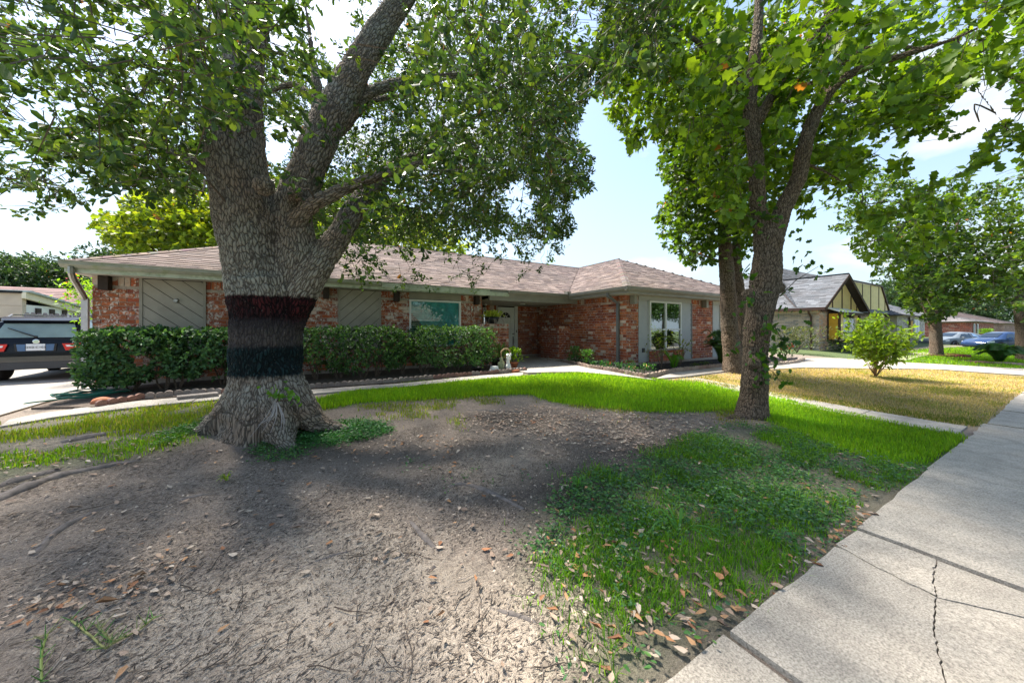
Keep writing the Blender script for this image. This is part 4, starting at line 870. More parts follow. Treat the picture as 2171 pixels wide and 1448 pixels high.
cl += pxc([(60, 470, 3.3), (120, 420, 3.3), (200, 400, 3.6), (20, 480, 2.9), (260, 370, 4), (330, 400, 4.6), (380, 420, 4.9), (60, 400, 3.6), (40, 330, 3.2), (130, 330, 3.6), (220, 330, 4.2), (300, 350, 4.6), (90, 180, 3), (30, 130, 2.6), (250, 190, 3.4), (330, 130, 3.2), (390, 60, 3.), (440, 110, 3.2), (420, 30, 2.8), (490, 30, 3.), (330, 230, 3.8), (380, 300, 4.2), (280, 260, 4.4),
           (720, 590, 6.2), (780, 600, 6.6), (850, 640, 7), (880, 600, 7.4), (930, 620, 7.4), (1000, 640, 7.6), (1050, 600, 7.8), (1100, 570, 8), (1160, 550, 8), (1190, 500, 7.8), (1200, 520, 8), (1050, 540, 8), (980, 560, 7.6), (900, 540, 7), (820, 520, 6.6), (760, 540, 6.2), (1220, 380, 7.4), (1235, 340, 7.4), (1210, 400, 7.6), (1190, 300, 7.2), (1150, 420, 7.4), (1120, 480, 7.6), (1200, 220, 7), (1180, 120, 6.8), (1240, 120, 6.6), (1300, 90, 6.2), (1340, 140, 6), (1380, 60, 5.6), (1300, 30, 6),
           (700, 560, 5.6), (680, 500, 4.7), (740, 480, 4.8), (840, 430, 5), (900, 400, 5), (960, 370, 5.2), (1000, 330, 5.4), (1050, 380, 6), (940, 300, 5.2), (870, 340, 5), (800, 330, 5.2), (650, 410, 4.2), (680, 380, 4.2), (1080, 280, 6), (1000, 220, 6), (1090, 180, 6.2), (900, 240, 5.6), (980, 120, 5.8), (880, 100, 5.4), (1060, 60, 6)])
OAKC = [(.065, .125, .028), (.05, .105, .03), (.09, .155, .03), (.045, .095, .035), (.12, .18, .03)]
print('oak', crown(oak, cl, LF_OB, OAKC, .08, 37, 17, OLw[1:], m_leaf, keep_oak, .42, 300, near=1.3))
# dead twigs and sprouts against the oak's foot
m = MB(); q0 = W(583, 842, 3.82)
for i in range(11): 
    a = random.uniform(-.12, .12); m.tube(smooth_path([W(585, 845, 3.80), W(585+a*200, 880, 3.70), W(570+a*420, 905+random.uniform(-15, 30), 3.62)], 3), np.linspace(.006, .002, 7), 5)
tw_ = m.build('dead_twig_spray', m_twigpale if 'm_twigpale' in globals() else simple('bleached_twig', (.34, .31, .29), .9, var=.2), None)
tag(tw_, 'bare bleached twigs hanging at the foot of the painted oak', 'twigs')
def plant(name, label, cat, pos, d, leaf, size, cols, mat, stems, group=None, nrm=None, stemmat=None, n_up=.7):
    t = thing(name, label, cat, stems[0][0] if stems else tuple(pos.min(0)), group)
    if stems:
        m = MB()
        for s in stems: m.tube(s, np.linspace(s[-1][3] if len(s[-1]) > 3 else .008, .003, len(s)) if False else [.009*(1-.7*i/len(s)) for i in range(len(s))], 5)
        m.build('stem', stemmat or m_twig, t)
    V, T, C = scatter(leaf[0], leaf[1], pos, d, nrm if nrm is not None else rdir(len(pos), n_up), np.full(len(pos), size)*R.uniform(.65, 1.25, len(pos)), tints(len(pos), cols, .2))
    npobj('foliage', V, T, mat, t, C, kind='stuff'); return t
pp = np.array([W(590+R.normal()*22, 833+R.normal()*8, 3.72+R.normal()*.03) for _ in range(26)]+[W(624+R.normal()*9, 845+R.normal()*7, 3.72) for _ in range(10)])
plant('oak_sprout', 'small bright green sprout on the lower trunk of the painted oak', 'sprout', pp, rdir(36), LF_LB, .075, [(.09, .22, .03), (.12, .26, .04)], m_leaf2, [[tuple(W(583, 860, 3.82)), tuple(W(590, 845, 3.74)), tuple(W(592, 835, 3.72))], [tuple(W(590, 850, 3.74)), tuple(W(624, 846, 3.72))]])
# ------------------------------------------------------------------ oaks by the front walk
oak2 = thing('oak_tree', 'knobbly leaning oak with a forked trunk and big lobed leaves on the bright lawn', 'tree', (6.3, 2.9, .07))
T2 = [[(1592, 905, 5.66, .42), (1594, 880, 5.64, .30), (1598, 840, 5.64, .245), (1601, 780, 5.64, .225), (1602, 740, 5.64, .22), (1606, 690, 5.64, .235), (1613, 650, 5.64, .25), (1622, 600, 5.64, .272), (1627, 550, 5.64, .25), (1628, 500, 5.64, .255), (1625, 460, 5.64, .22)],
      [(1615, 490, 5.64, .17), (1606, 420, 5.6, .14), (1603, 330, 5.6, .135), (1590, 230, 5.65, .12), (1598, 140, 5.7, .11), (1608, 40, 5.8, .09), (1610, -120, 6, .06)],
      [(1640, 500, 5.64, .20), (1662, 440, 5.62, .165), (1692, 380, 5.6, .15), (1702, 330, 5.6, .14), (1718, 270, 5.6, .135), (1745, 215, 5.6, .115), (1790, 165, 5.5, .10), (1860, 135, 5.4, .085), (1940, 110, 5.3, .07), (2030, 80, 5.2, .05), (2150, 20, 5, .035)],
      [(1606, 260, 5.6, .10), (1650, 180, 5.5, .09), (1690, 120, 5.4, .085), (1750, 50, 5.3, .08), (1800, -40, 5.2, .06)],
      [(1735, 235, 5.6, .10), (1745, 150, 5.7, .09), (1755, 60, 5.8, .08), (1750, -60, 6, .06)],
      [(1700, 190, 5.5, .06), (1780, 140, 5.2, .055), (1850, 95, 5, .05), (1960, 105, 4.8, .03)],
      [(1592, 240, 5.7, .08), (1560, 180, 5.9, .06), (1480, 90, 6.2, .05), (1380, 30, 6.5, .03)],
      [(1700, 345, 5.65, .05), (1760, 370, 5.9, .035), (1830, 420, 6.3, .025), (1890, 500, 6.6, .018)],
      [(2030, 85, 5.2, .04), (2060, 170, 5, .03), (2110, 240, 4.9, .025), (2170, 320, 4.8, .015)]]
T2w = [wl(p) for p in T2]
r2 = [wl(p) for p in ([(1580, 885, 5.6, .16), (1550, 892, 5.5, .1), (1490, 905, 5.3, .05), (1440, 918, 5.2, .025)], [(1615, 885, 5.55, .14), (1640, 890, 5.5, .05)])]
trunk_mesh('trunk', T2w+r2, m_bark2, oak2, .02, [(W(1648, 512, 5.5), .1), (W(1586, 625, 5.6), .1), (W(1650, 610, 5.6), .1), (W(1600, 770, 5.47), .09), (W(1640, 760, 5.6), .05)])
T2P = [(1270, -60), (1262, 150), (1275, 245), (1320, 290), (1330, 335), (1400, 300), (1450, 330), (1480, 420), (1540, 470), (1570, 500), (1640, 470), (1690, 440), (1720, 490), (1790, 520), (1830, 600), (1900, 610), (1960, 560), (2040, 480), (2090, 330), (2150, 360), (2240, 300), (2240, -60)]
H2 = [(1980, 330, 70, 50), (2060, 240, 55, 55), (1870, 310, 40, 30), (2110, 200, 30, 40), (1760, 430, 40, 40), (1880, 400, 60, 40), (1780, 480, 50, 40)]
def keep2(x, y, d):
    if d < .3 or not (0 < x < 2171 and 0 < y < 1448): return True
    for a, b, rx, ry in H2:
        if ((x-a)/rx)**2+((y-b)/ry)**2 < 1: return random.random() < .1
    if d < 5.75 and y < 520:
        lx = np.interp(y, [90, 135, 165, 215, 270, 330, 380, 440, 500], [1990, 1860, 1790, 1745, 1718, 1702, 1692, 1662, 1640])
        if abs(x-lx) < 42 or abs(x-1602) < 26: return random.random() < .22
    return bool(inpoly(np.array([x]), np.array([y]), T2P)[0])
cl = ell((6.6, 3.2, 6.0), (4.2, 4.0, 3.4), 230, .5, 2.7)
cl += pxc([(1300, 230, 7.5), (1340, 300, 7.2), (1330, 215, 7.2), (1400, 270, 7), (1450, 210, 6.8), (1500, 150, 6.4), (1540, 230, 6), (1560, 300, 5.6), (1570, 350, 5.5), (1590, 420, 5.4), (1545, 420, 5.8), (1630, 330, 5.2), (1640, 250, 5.2), (1560, 120, 5.6), (1480, 60, 6), (1420, 120, 6.4), (1640, 100, 5.2), (1680, 280, 5.4), (1590, 470, 5.35), (1740, 290, 5.5), (1800, 260, 5.8), (1860, 230, 5.6), (1820, 350, 6.4), (1900, 330, 6.6), (1940, 380, 7), (1780, 400, 6.6), (1850, 450, 7.2), (1910, 480, 7.4), (1960, 440, 7.6), (1990, 250, 5.6), (2050, 150, 5), (2120, 130, 4.8), (2150, 60, 4.6), (2080, 40, 4.8), (2000, 60, 5), (1900, 60, 5), (1850, 40, 5), (2140, 260, 5), (2150, 320, 5.2), (2010, 410, 7), (1760, 160, 5.4), (1530, 330, 6), (1510, 390, 6.2), (1540, 470, 6), (1480, 290, 6.6), (1560, 520, 5.9), (1660, 330, 5.9), (1650, 230, 5.9), (1640, 400, 5.9), (1580, 250, 6), (1690, 160, 5.9), (1770, 470, 6.6), (1830, 540, 7.2), (1740, 380, 6), (1800, 310, 6)])
T2C = [(.12, .215, .018), (.09, .175, .018), (.16, .26, .022), (.065, .14, .02), (.11, .20, .03)]
print('oak2', crown(oak2, cl, LF_LB, T2C, .15, 24, 10, T2w[1:], m_leaf2, keep2, .40, 300, near=1.6, twl=.3))
# shoots growing straight from the trunk
sh = []
for x, y, d, n, s in ((1640, 700, 5.35, 20, 18), (1660, 680, 5.4, 14, 22), (1635, 770, 5.35, 14, 16), (1600, 745, 5.35, 14, 20), (1660, 760, 5.4, 12, 14), (1610, 800, 5.35, 9, 14), (1655, 800, 5.4, 10, 12), (1570, 570, 5.5, 8, 14), (1590, 590, 5.4, 6, 10), (1690, 560, 5.5, 9, 16), (1730, 575, 5.5, 9, 14), (1665, 620, 5.45, 6, 10), (1600, 640, 5.3, 5, 8), (1690, 500, 5.6, 8, 14), (1655, 720, 5.4, 12, 14), (1575, 660, 5.4, 5, 10), (1550, 745, 5.35, 5, 8), (1615, 450, 5.3, 14, 22), (1640, 470, 5.3, 8, 15)):
    sh += [tuple(W(x+R.normal()*s, y+R.normal()*s, d+R.normal()*.06)) for _ in range(n)]
sh = np.array(sh); mshoot = MB()
for x, y, x2, y2 in ((1640, 690, 1668, 750), (1640, 640, 1735, 565), (1620, 780, 1655, 810), (1605, 740, 1550, 745), (1590, 560, 1568, 600)): mshoot.tube([W(x, y, 5.42), W((x+x2)/2, (y+y2)/2-8, 5.4), W(x2, y2, 5.42)], [.008, .006, .003], 5)
mshoot.build('shoot_stems', m_twig, oak2, kind='stuff')
V, T, C = scatter(*LF_LB, sh, rdir(len(sh)), rdir(len(sh), .6), .12*R.uniform(.6, 1.2, len(sh)), tints(len(sh), [(.05, .13, .022), (.075, .17, .025), (.04, .10, .03)])); npobj('shoot_leaves', V, T, m_leaf2, oak2, C, kind='stuff')
oak3 = thing('oak_tree', 'oak with two straight stems standing beside the wing windows of the brick house', 'tree', (10.65, 5.39, .23))
T3 = [[(1556, 800, 10.0, .42), (1554, 780, 10, .33), (1551, 740, 10, .28), (1546, 690, 10, .26), (1542, 600, 10, .235), (1537, 520, 10, .21), (1533, 420, 10, .18), (1535, 300, 10, .14), (1548, 180, 10, .1), (1560, 40, 10, .06)],
      [(1560, 770, 10.1, .22), (1568, 710, 10.2, .19), (1570, 640, 10.3, .17), (1562, 560, 10.3, .16), (1564, 480, 10.3, .14), (1580, 380, 10.4, .1), (1600, 260, 10.5, .07)],
      [(1540, 560, 10, .07), (1500, 545, 9.9, .05), (1460, 530, 9.8, .03)], [(1536, 470, 10, .08), (1490, 400, 9.8, .06), (1430, 370, 9.6, .035)], [(1535, 350, 10, .08), (1480, 260, 9.8, .06), (1420, 230, 9.6, .03)]]
T3w = [wl(p) for p in T3]; trunk_mesh('trunk', T3w, m_bark2, oak3, .028)
T3P = [(1440, -60), (1400, 150), (1400, 320), (1385, 360), (1420, 400), (1385, 450), (1390, 500), (1420, 540), (1455, 570), (1510, 575), (1530, 520), (1560, 560), (1600, 560), (1640, 400), (1640, -60)]
def keep3(x, y, d): return (not INF(x, y, d)) or bool(inpoly(np.array([x]), np.array([y]), T3P)[0])
cl = ell((10.7, 5.4, 6.6), (2.8, 2.8, 3.2), 80, .3)+pxc([(1400, 470, 9.6), (1430, 510, 9.6), (1470, 550, 9.7), (1500, 520, 9.7), (1460, 450, 9.6), (1420, 380, 9.6), (1470, 400, 9.6), (1500, 340, 9.6), (1440, 320, 9.5), (1560, 540, 9.8), (1580, 480, 9.8), (1520, 450, 9.7)])
print('oak3', crown(oak3, cl, LF_LB, [(.06, .125, .018), (.085, .16, .02), (.045, .10, .02)], .15, 26, 10, T3w, m_leaf2, keep3, .42, 0))
def far_tree(name, label, base, trunk, poly, clumps, cols, leaf, lsize, ntw, nlv, spread, mat=m_leaf2, bark=m_bark2, voxel=.05, group=None, twl=.5, singles=0, limbs_from=0):
    t = thing(name, label, 'tree', base, group); tw = [wl(p) for p in trunk]; trunk_mesh('trunk', tw, bark, t, voxel)
    kp = lambda x, y, d: (not INF(x, y, d)) or poly is None or bool(inpoly(np.array([x]), np.array([y]), poly)[0])
    print(label[:20], crown(t, clumps, leaf, cols, lsize, ntw, nlv, tw[limbs_from:], mat, kp, spread, 0, twl=twl, brn=.03, tw_r=.008)); return t
d4 = 19.6
g4 = tuple(W(1985, 755, d4)); 
far_tree('oak_tree', 'shade oak in a low brick ring on the neighbouring lawn before the parked cars', g4,
    [[(1986, 760, d4, .55), (1985, 745, d4, .46), (1984, 715, d4, .42), (1982, 690, d4, .42), (1975, 660, d4, .38)], [(1978, 680, d4, .3), (1960, 640, d4, .22), (1945, 570, d4, .2), (1935, 480, d4, .16), (1925, 400, d4, .1)], [(1985, 680, d4, .32), (1998, 640, d4, .25), (2008, 590, d4, .22), (2020, 520, d4, .18), (2040, 430, d4, .1)], [(1945, 560, d4, .1), (1890, 520, d4, .08), (1840, 500, d4, .04)]],
    [(1735, 300), (1730, 420), (1760, 490), (1800, 520), (1800, 545), (1850, 565), (1890, 595), (1905, 620), (1915, 640), (1920, 665), (1945, 690), (1975, 685), (2030, 670), (2040, 640), (2070, 620), (2080, 560), (2070, 460), (2060, 380), (2010, 360), (1960, 400), (1900, 340), (1850, 340), (1800, 330)],
    [W(x, y, d4+R.normal()*1.6) for x, y in zip(R.normal(1950, 75, 130), R.uniform(330, 670, 130))]+pxc([(1880, 600, 19), (1900, 650, 19), (1930, 670, 18.8), (1960, 660, 18.8), (2010, 650, 19), (1850, 570, 19), (1820, 540, 19.5), (1790, 470, 19.5), (1770, 430, 19.5), (1830, 480, 19), (1900, 540, 18.6), (1960, 600, 18.6), (2030, 600, 19)]),
    [(.05, .105, .02), (.07, .14, .02), (.04, .085, .022), (.095, .16, .02)], LF_MD, .21, 14, 10, .5)
d5 = 18.5
far_tree('oak_tree', 'broad oak behind the sago palm at the edge of the neighbouring lawn', tuple(W(2168, 785, d5)),
    [[(2172, 790, d5, .6), (2170, 760, d5, .5), (2168, 700, d5, .46), (2166, 650, d5, .46), (2172, 600, d5, .4)], [(2165, 640, d5, .2), (2140, 540, d5, .16), (2120, 470, d5, .1)], [(2178, 640, d5, .3), (2200, 540, d5, .25), (2220, 400, d5, .15)], [(2170, 620, d5, .15), (2110, 590, d5, .1), (2070, 560, d5, .06)]],
    [(2045, 420), (2060, 480), (2040, 560), (2060, 620), (2080, 650), (2120, 650), (2150, 660), (2230, 660), (2400, 600), (2400, 200), (2171, 335), (2130, 400), (2090, 370)],
    [W(x, y, d5+R.normal()*1.6) for x, y in zip(R.normal(2150, 70, 110), R.uniform(350, 650, 110))]+pxc([(2070, 600, 18), (2080, 640, 18), (2110, 640, 18), (2060, 550, 18), (2140, 640, 17.8), (2165, 610, 17.8), (2100, 500, 18)]),
    [(.06, .12, .02), (.08, .15, .02), (.05, .10, .02), (.10, .165, .02)], LF_MD, .21, 14, 10, .5)
# trees behind the house
db = 24
far_tree('tallow_tree', 'yellow-green tree rising behind the end of the brick house roof', tuple(W(340, 690, db)), [[(340, 700, db, .3), (345, 560, db, .25), (350, 470, db, .15)], [(345, 560, db, .15), (290, 480, db, .1), (250, 450, db, .05)], [(345, 560, db, .15), (420, 460, db, .1)]],
    [(190, 470), (210, 445), (250, 455), (260, 410), (300, 400), (480, 380), (520, 400), (520, 545), (420, 545), (330, 545), (250, 545), (240, 520), (205, 505)],
    [W(x, y, db+R.normal()*1.5) for x, y in zip(R.uniform(215, 500, 120), R.uniform(415, 545, 120))], [(.17, .24, .02), (.22, .27, .025), (.13, .20, .02), (.10, .16, .02)], LF_MD, .36, 16, 7, .7)
far_tree('tallow_tree', 'leafy tree behind the brick house seen through the fork of the painted oak', tuple(W(680, 680, db+1)), [[(690, 700, db+1, .3), (690, 520, db+1, .25), (700, 420, db+1, .12)]],
    [(560, 380), (640, 350), (760, 380), (860, 440), (960, 470), (1010, 530), (960, 545), (820, 535), (560, 520)], [W(x, y, db+1+R.normal()*1.5) for x, y in zip(R.uniform(560, 960, 110), R.uniform(390, 540, 110))], [(.19, .27, .025), (.24, .30, .03), (.14, .22, .02)], LF_MD, .36, 16, 7, .75)
dl = 46
for i, (x0, x1, yt, lab) in enumerate(((-120, 40, 535, 'dark green tree at the end of the row beyond the flat beige neighbour house'), (20, 110, 548, 'round dark green tree behind the red chimney of the beige house'), (90, 200, 555, 'dark green tree beyond the wooden fence and the brown roof'), (180, 280, 528, 'olive green tree showing just above the hip of the brick house'))):
    xc = (x0+x1)/2
    far_tree('distant_tree', lab, tuple(W(xc, 690, dl+i)), [[(xc, 735, dl+i, .4), (xc, 640, dl+i, .3), (xc+4, 580, dl+i, .15)]], None,
        [W(xc+(x1-x0)*.5*math.cos(a)*r, (yt+690)/2-(690-yt)*.49*math.sin(a)*r, dl+i+R.normal()*2) for a, r in zip(R.uniform(0, 6.28, 110), R.uniform(.1, 1, 110)**.5)], [(.035, .075, .025), (.05, .095, .03), (.028, .06, .022)], LF_SM, .5, 13, 9, .85, m_leaf_far, m_twig, .12, 'trees beyond the fence', twl=.7)
dr_ = 75
for i, (x0, x1, yt, yb, lab) in enumerate(((1860, 1930, 600, 700, 'dark tree showing over the yellow half-timbered gable'), (2020, 2120, 615, 690, 'tree behind the far red brick house'), (2100, 2230, 610, 720, 'dark green tree beside the far brown-roofed house'), (1940, 2040, 630, 690, 'tree far behind the parked grey sedan'))):
    xc = (x0+x1)/2
    far_tree('distant_tree', lab, tuple(W(xc, 705, dr_+8*i)), [[(xc, 708, dr_+8*i, .5), (xc, 660, dr_+8*i, .4), (xc+2, 630, dr_+8*i, .2)]], None,
        [W(xc+(x1-x0)*.5*math.cos(a)*r, (yt+yb)/2-(yb-yt)*.5*math.sin(a)*r, dr_+8*i+R.normal()*2.5) for a, r in zip(R.uniform(0, 6.28, 60), R.uniform(.1, 1, 60)**.5)], [(.04, .085, .03), (.055, .10, .03), (.03, .065, .025)], LF_SM, .8, 13, 9, 1.3, m_leaf_far, m_twig, .2, 'trees along the far street', twl=1.)
# ------------------------------------------------------------------ hedges
def hedge(label, x0, x1, y0, y1, z1, n, cols, lsize, gaps=(), seed=1):
    t = thing('hedge', label, 'hedge', ((x0+x1)/2, (y0+y1)/2, .3), 'clipped hedges along the front of the brick house')
    q = np.random.default_rng(seed); P = []; c = np.array([(x0+x1)/2, (y0+y1)/2, (.3+z1)/2+.1]); hh = np.array([(x1-x0)/2, (y1-y0)/2, (z1-.3)/2-.05])
    while len(P) < n:
        v = q.uniform(-1, 1, 3); f = (abs(v)**5).sum()**.2
        if f > 1 or f < .5+.35*q.random(): continue
        p = c+v*hh; bmp = .09*(fbm(np.array([p[0]*1+p[1]]), np.array([p[2]+p[1]*.7]), 2.6)[0]-.5)*2; p = c+v*hh*(1+bmp)
        X, Y, D = PR(p)
        if p[2] < .42+.25*vn(np.array([p[0]*2.3+seed]), np.array([p[1]*2.]))[0]: continue
        if any(((X-a)/rx)**2+((Y-b)/ry)**2 < 1 for a, b, rx, ry in gaps) and q.random() < .9: continue
        P.append(p)
    P = np.array(P); k = 6; N = len(P)
    out = (P-c)/hh; out = out*np.abs(out)**3; out[:, 2] += .25; out /= np.linalg.norm(out, axis=1, keepdims=True)
    ax = out+rdir(N)*.5; ax /= np.linalg.norm(ax, axis=1, keepdims=True)
    a = np.repeat(ax, k, 0); d = a*.55+rdir(N*k)*.85; pos = np.repeat(P, k, 0)+R.normal(size=(N*k, 3))*.012
    V, T, C = scatter(*LF_OB, pos, d, a+rdir(N*k)*.45, lsize*R.uniform(.6, 1.25, N*k), tints(N*k, cols)*np.repeat(R.uniform(.75, 1.25, (N, 1)), k, 0)); npobj('foliage', V, T, m_hedge, t, C, kind='stuff')
    m = MB(); nb = max(3, int((x1-x0)*2.2))
    for i in range(nb):
        bx = x0+(x1-x0)*(i+.5)/nb+random.uniform(-.1, .1); by = (y0+y1)/2+random.uniform(-.15, .15)
        for j in range(4): m.tube(smooth_path([(bx, by, .25), (bx+random.uniform(-.15, .15), by-.05, .6), (bx+random.uniform(-.35, .35), by+random.uniform(-.4, .2), random.uniform(.9, z1-.1))], 3), np.linspace(.022, .006, 7), 5)
    for i in range(int((x1-x0)*60)):
        p = P[random.randrange(N)]; m.tube([p*.85+c*.15, p], [.005, .003], 3, cap=False)
    m.build('stems', m_twig, t, kind='stuff'); return t
HC1 = [(.06, .145, .055), (.08, .18, .055), (.10, .21, .065), (.05, .12, .055)]; HC2 = [(.06, .145, .045), (.085, .185, .05), (.11, .225, .055), (.05, .12, .045)]
hedge('dark green hedge at the driveway end, bare stems showing low down', -3.62, -2.3, 8.75, 9.85, 1.47, 1150, HC1, .085, ((345, 790, 22, 28), (300, 765, 25, 15)), 3)
hedge('broad dark green hedge below the first taupe panel, touching the painted oak', -2.5, -1.0, 8.7, 9.8, 1.46, 1150, HC1, .08, ((455, 800, 30, 25), (300, 780, 20, 25)), 5)
hedge('clipped hedge beneath the second taupe panel, just past the painted oak', -.75, 2.15, 8.55, 9.65, 1.50, 2300, HC2, .06, ((660, 790, 40, 22), (880, 785, 22, 18), (800, 780, 18, 14)), 7)
hedge('tallest clipped hedge under the teal window, rounded at the porch end', 2.2, 4.55, 8.4, 9.7, 1.54, 2100, HC2, .058, ((900, 785, 20, 15),), 9)
# ------------------------------------------------------------------ small builders
def blobmesh(name, balls, mat, parent=None, voxel=.012, tint=None):
    m = MB()
    for c, r in balls:
        r = r if hasattr(r, '__len__') else (r, r, r); b = len(m.v); c = Vector(c)
        m.lathe([(math.sin(math.pi*i/8)+.002, -math.cos(math.pi*i/8)) for i in range(9)], (0, 0, 0), 'z', 12)
        for i in range(b, len(m.v)): v = m.v[i]; m.v[i] = tuple(c+Vector((v[0]*r[0], v[1]*r[1], v[2]*r[2])))
    o = bpy.data.objects.new('tmp', m.mesh('tmp', mat)); COL.objects.link(o); md = o.modifiers.new('r', 'REMESH'); md.mode = 'VOXEL'; md.voxel_size = voxel; s = o.modifiers.new('s', 'SMOOTH'); s.factor = .5; s.iterations = 3
    me = bpy.data.meshes.new_from_object(o.evaluated_get(bpy.context.evaluated_depsgraph_get())); bpy.data.objects.remove(o)
    me.polygons.foreach_set('use_smooth', [True]*len(me.polygons)); q = bpy.data.objects.new(name, me); return link(q, parent)
# ------------------------------------------------------------------ planting beds and their scalloped stone borders
def bed(name, poly, mat=m_mulch): drape(name, poly, .035, .06, mat, step=.4, kind='structure')
hb = pix([(195, 868), (300, 851), (470, 837), (660, 827), (850, 813), (1000, 798.5), (1105, 789.5)]); bed('hedge_bed', hb+[(4.85, 8.4), (4.84, 10.28), (-3.88, 10.28), (-3.95, 8.7)], m_hbed if 'm_hbed' in globals() else simple('leafy_bed_soil', (.10, .075, .058), .95, var=.5, scale=22, bmp=.8))
wb_unused = [(8.3, 9.95), (8.22, 9.3), (8.12, 8.5), (8.1, 7.6)]+pix([(1250, 785), (1300, 793), (1345, 802), (1372, 804), (1425, 792), (1530, 780), (1600, 773), (1680, 766)])+[(16.2, 7.5), (XW, 7.5), (XI, 10.2)]
wbp = pix([(1165, 767), (1190, 768), (1220, 775), (1250, 782), (1300, 790), (1345, 799), (1372, 803), (1425, 791), (1530, 779), (1600, 772), (1690, 765)])
bed('window_bed', wbp+[(16.1, 7.54), (XW-.01, 7.54), (XI-.01, 10.2), (8.0, 10.22)])
def border(name, label, line, step, hgt, cols, wid=None, seed=1, z0=.0):
    t = thing('garden_border', label, 'garden border', (line[0][0], line[0][1], float(terr(*line[0]))), 'scalloped stone garden borders'); q = random.Random(seed)
    P = [np.array([*p]) for p in line]; acc = 0; ms = {}; wid = wid or step*.97
    L_ = [np.linalg.norm(b-a) for a, b in zip(P, P[1:])]; s = 0; tot = sum(L_)
    for c in cols:
        m = MB(); r = wid/2; pr_ = [(-r, 0, 0), (r, 0, 0)]+[(r*math.cos(a), 0, hgt-r*.75+r*.75*math.sin(a)) for a in np.linspace(0, math.pi, 8)]; m.prism([(x, -.028, z) for x, y, z in pr_], (0, .056, 0), c); ms[c] = m.mesh('border_stone', m_stone)
    run = 0; col = cols[0]
    while s < tot:
        k = 0; r_ = s
        while k < len(L_)-1 and r_ > L_[k]: r_ -= L_[k]; k += 1
        d = (P[k+1]-P[k])/L_[k]; p = P[k]+d*r_
        if run == 0: run = q.randint(2, 5); col = q.choice(cols)
        run -= 1; o = bpy.data.objects.new('border_stone', ms[col]); COL.objects.link(o); o.parent = t
        o.location = Vector((p[0], p[1], float(terr(*p))+z0+q.uniform(-.012, .012)))-Vector(t.location); o.rotation_euler = (q.uniform(-.12, .12), q.uniform(-.06, .06), math.atan2(d[1], d[0])+q.uniform(-.08, .08)); s += step
border('b', 'mixed red and grey scalloped border along the long hedge and the walk', pix([(215, 864), (300, 850), (400, 840), (470, 837), (560, 832), (660, 826), (850, 812), (1000, 798), (1060, 793), (1118, 788)]), .115, .125, [(1, .95, .92), (.85, .8, .8), (1.0, .62, .52), (.8, .52, .46), (.95, .93, .92)], seed=4)
border('b', 'pale tan scalloped border curving round the black mulch bed of the wing', pix([(1163, 767), (1190, 769), (1220, 775.5), (1250, 783), (1300, 791), (1345, 800), (1366, 805), (1380, 802.5), (1425, 792), (1530, 780), (1600, 773), (1690, 765)]), .112, .125, [(1.15, 1.02, .9), (1.05, .9, .8), (1.2, 1.08, .98), (1.0, .8, .72)], seed=8, z0=.02)
# ------------------------------------------------------------------ plants in the beds
def rosette(name, label, cat, base, n, hgt, rad, cols, mat, lw=.02, droop=.6, group=None, lsz=None, frond=False):
    t = thing(name, label, cat, base, group); V_, T_, C_ = [], [], []; st = MB(); b = Vector(base)
    for i in range(n):
        a = random.uniform(0, 6.28); rr = rad*random.uniform(.5, 1); hh = hgt*random.uniform(.55, 1.05); e = Vector((math.cos(a), math.sin(a), 0))
        pts = [b, b+e*rr*.28+Vector((0, 0, hh*.5)), b+e*rr*.68+Vector((0, 0, hh*.9)), b+e*rr*1.05+Vector((0, 0, hh*(1-droop*.35)))] if frond else [b, b+e*rr*.35+Vector((0, 0, hh*.75)), b+e*rr*.75+Vector((0, 0, hh)), b+e*rr*1.05+Vector((0, 0, hh*(1-droop*.5)))]; P = smooth_path(pts, 4); c = tints(1, cols, .18)[0]
        s_ = np.array([-math.sin(a), math.cos(a), 0])
        if not frond:
            for k in range(len(P)-1):
                w0, w1 = lw*math.sin(math.pi*min(.96, (k+.6)/len(P))), lw*math.sin(math.pi*min(.97, (k+1.6)/len(P))) if k < len(P)-2 else .001
                o = sum(len(v) for v in V_); V_.append(np.array([P[k]-s_*w0, P[k]+s_*w0, P[k+1]+s_*w1, P[k+1]-s_*w1])); T_.append(np.array([[o, o+1, o+2], [o, o+2, o+3]])); C_.append(np.tile(c, (4, 1)))
        else:
            st.tube(P, np.linspace(.012, .004, len(P)), 4, cap=False)
            for k in range(1, len(P)):
                for f in (0, .33, .66):
                    q = P[k-1]+(P[k]-P[k-1])*f; dr = (P[k]-P[k-1])/np.linalg.norm(P[k]-P[k-1])
                    for sg in (1, -1):
                        ll = lw*(1.1-.7*abs((k+f)/len(P)-.45)); tip = q+(s_*sg*.85+dr*.55+np.array([0, 0, .18]))*ll; o = sum(len(v) for v in V_); wv = dr*.016*(lw/.2)**.5
                        V_.append(np.array([q-wv, q+wv, tip])); T_.append(np.array([[o, o+1, o+2]])); C_.append(np.tile(c, (3, 1)))
    npobj('frond' if frond else 'foliage', np.concatenate(V_), np.concatenate(T_), mat, t, np.concatenate(C_), kind='stuff')
    if st.v: st.build('frond_stems', m_twig, t, kind='stuff')
    return t
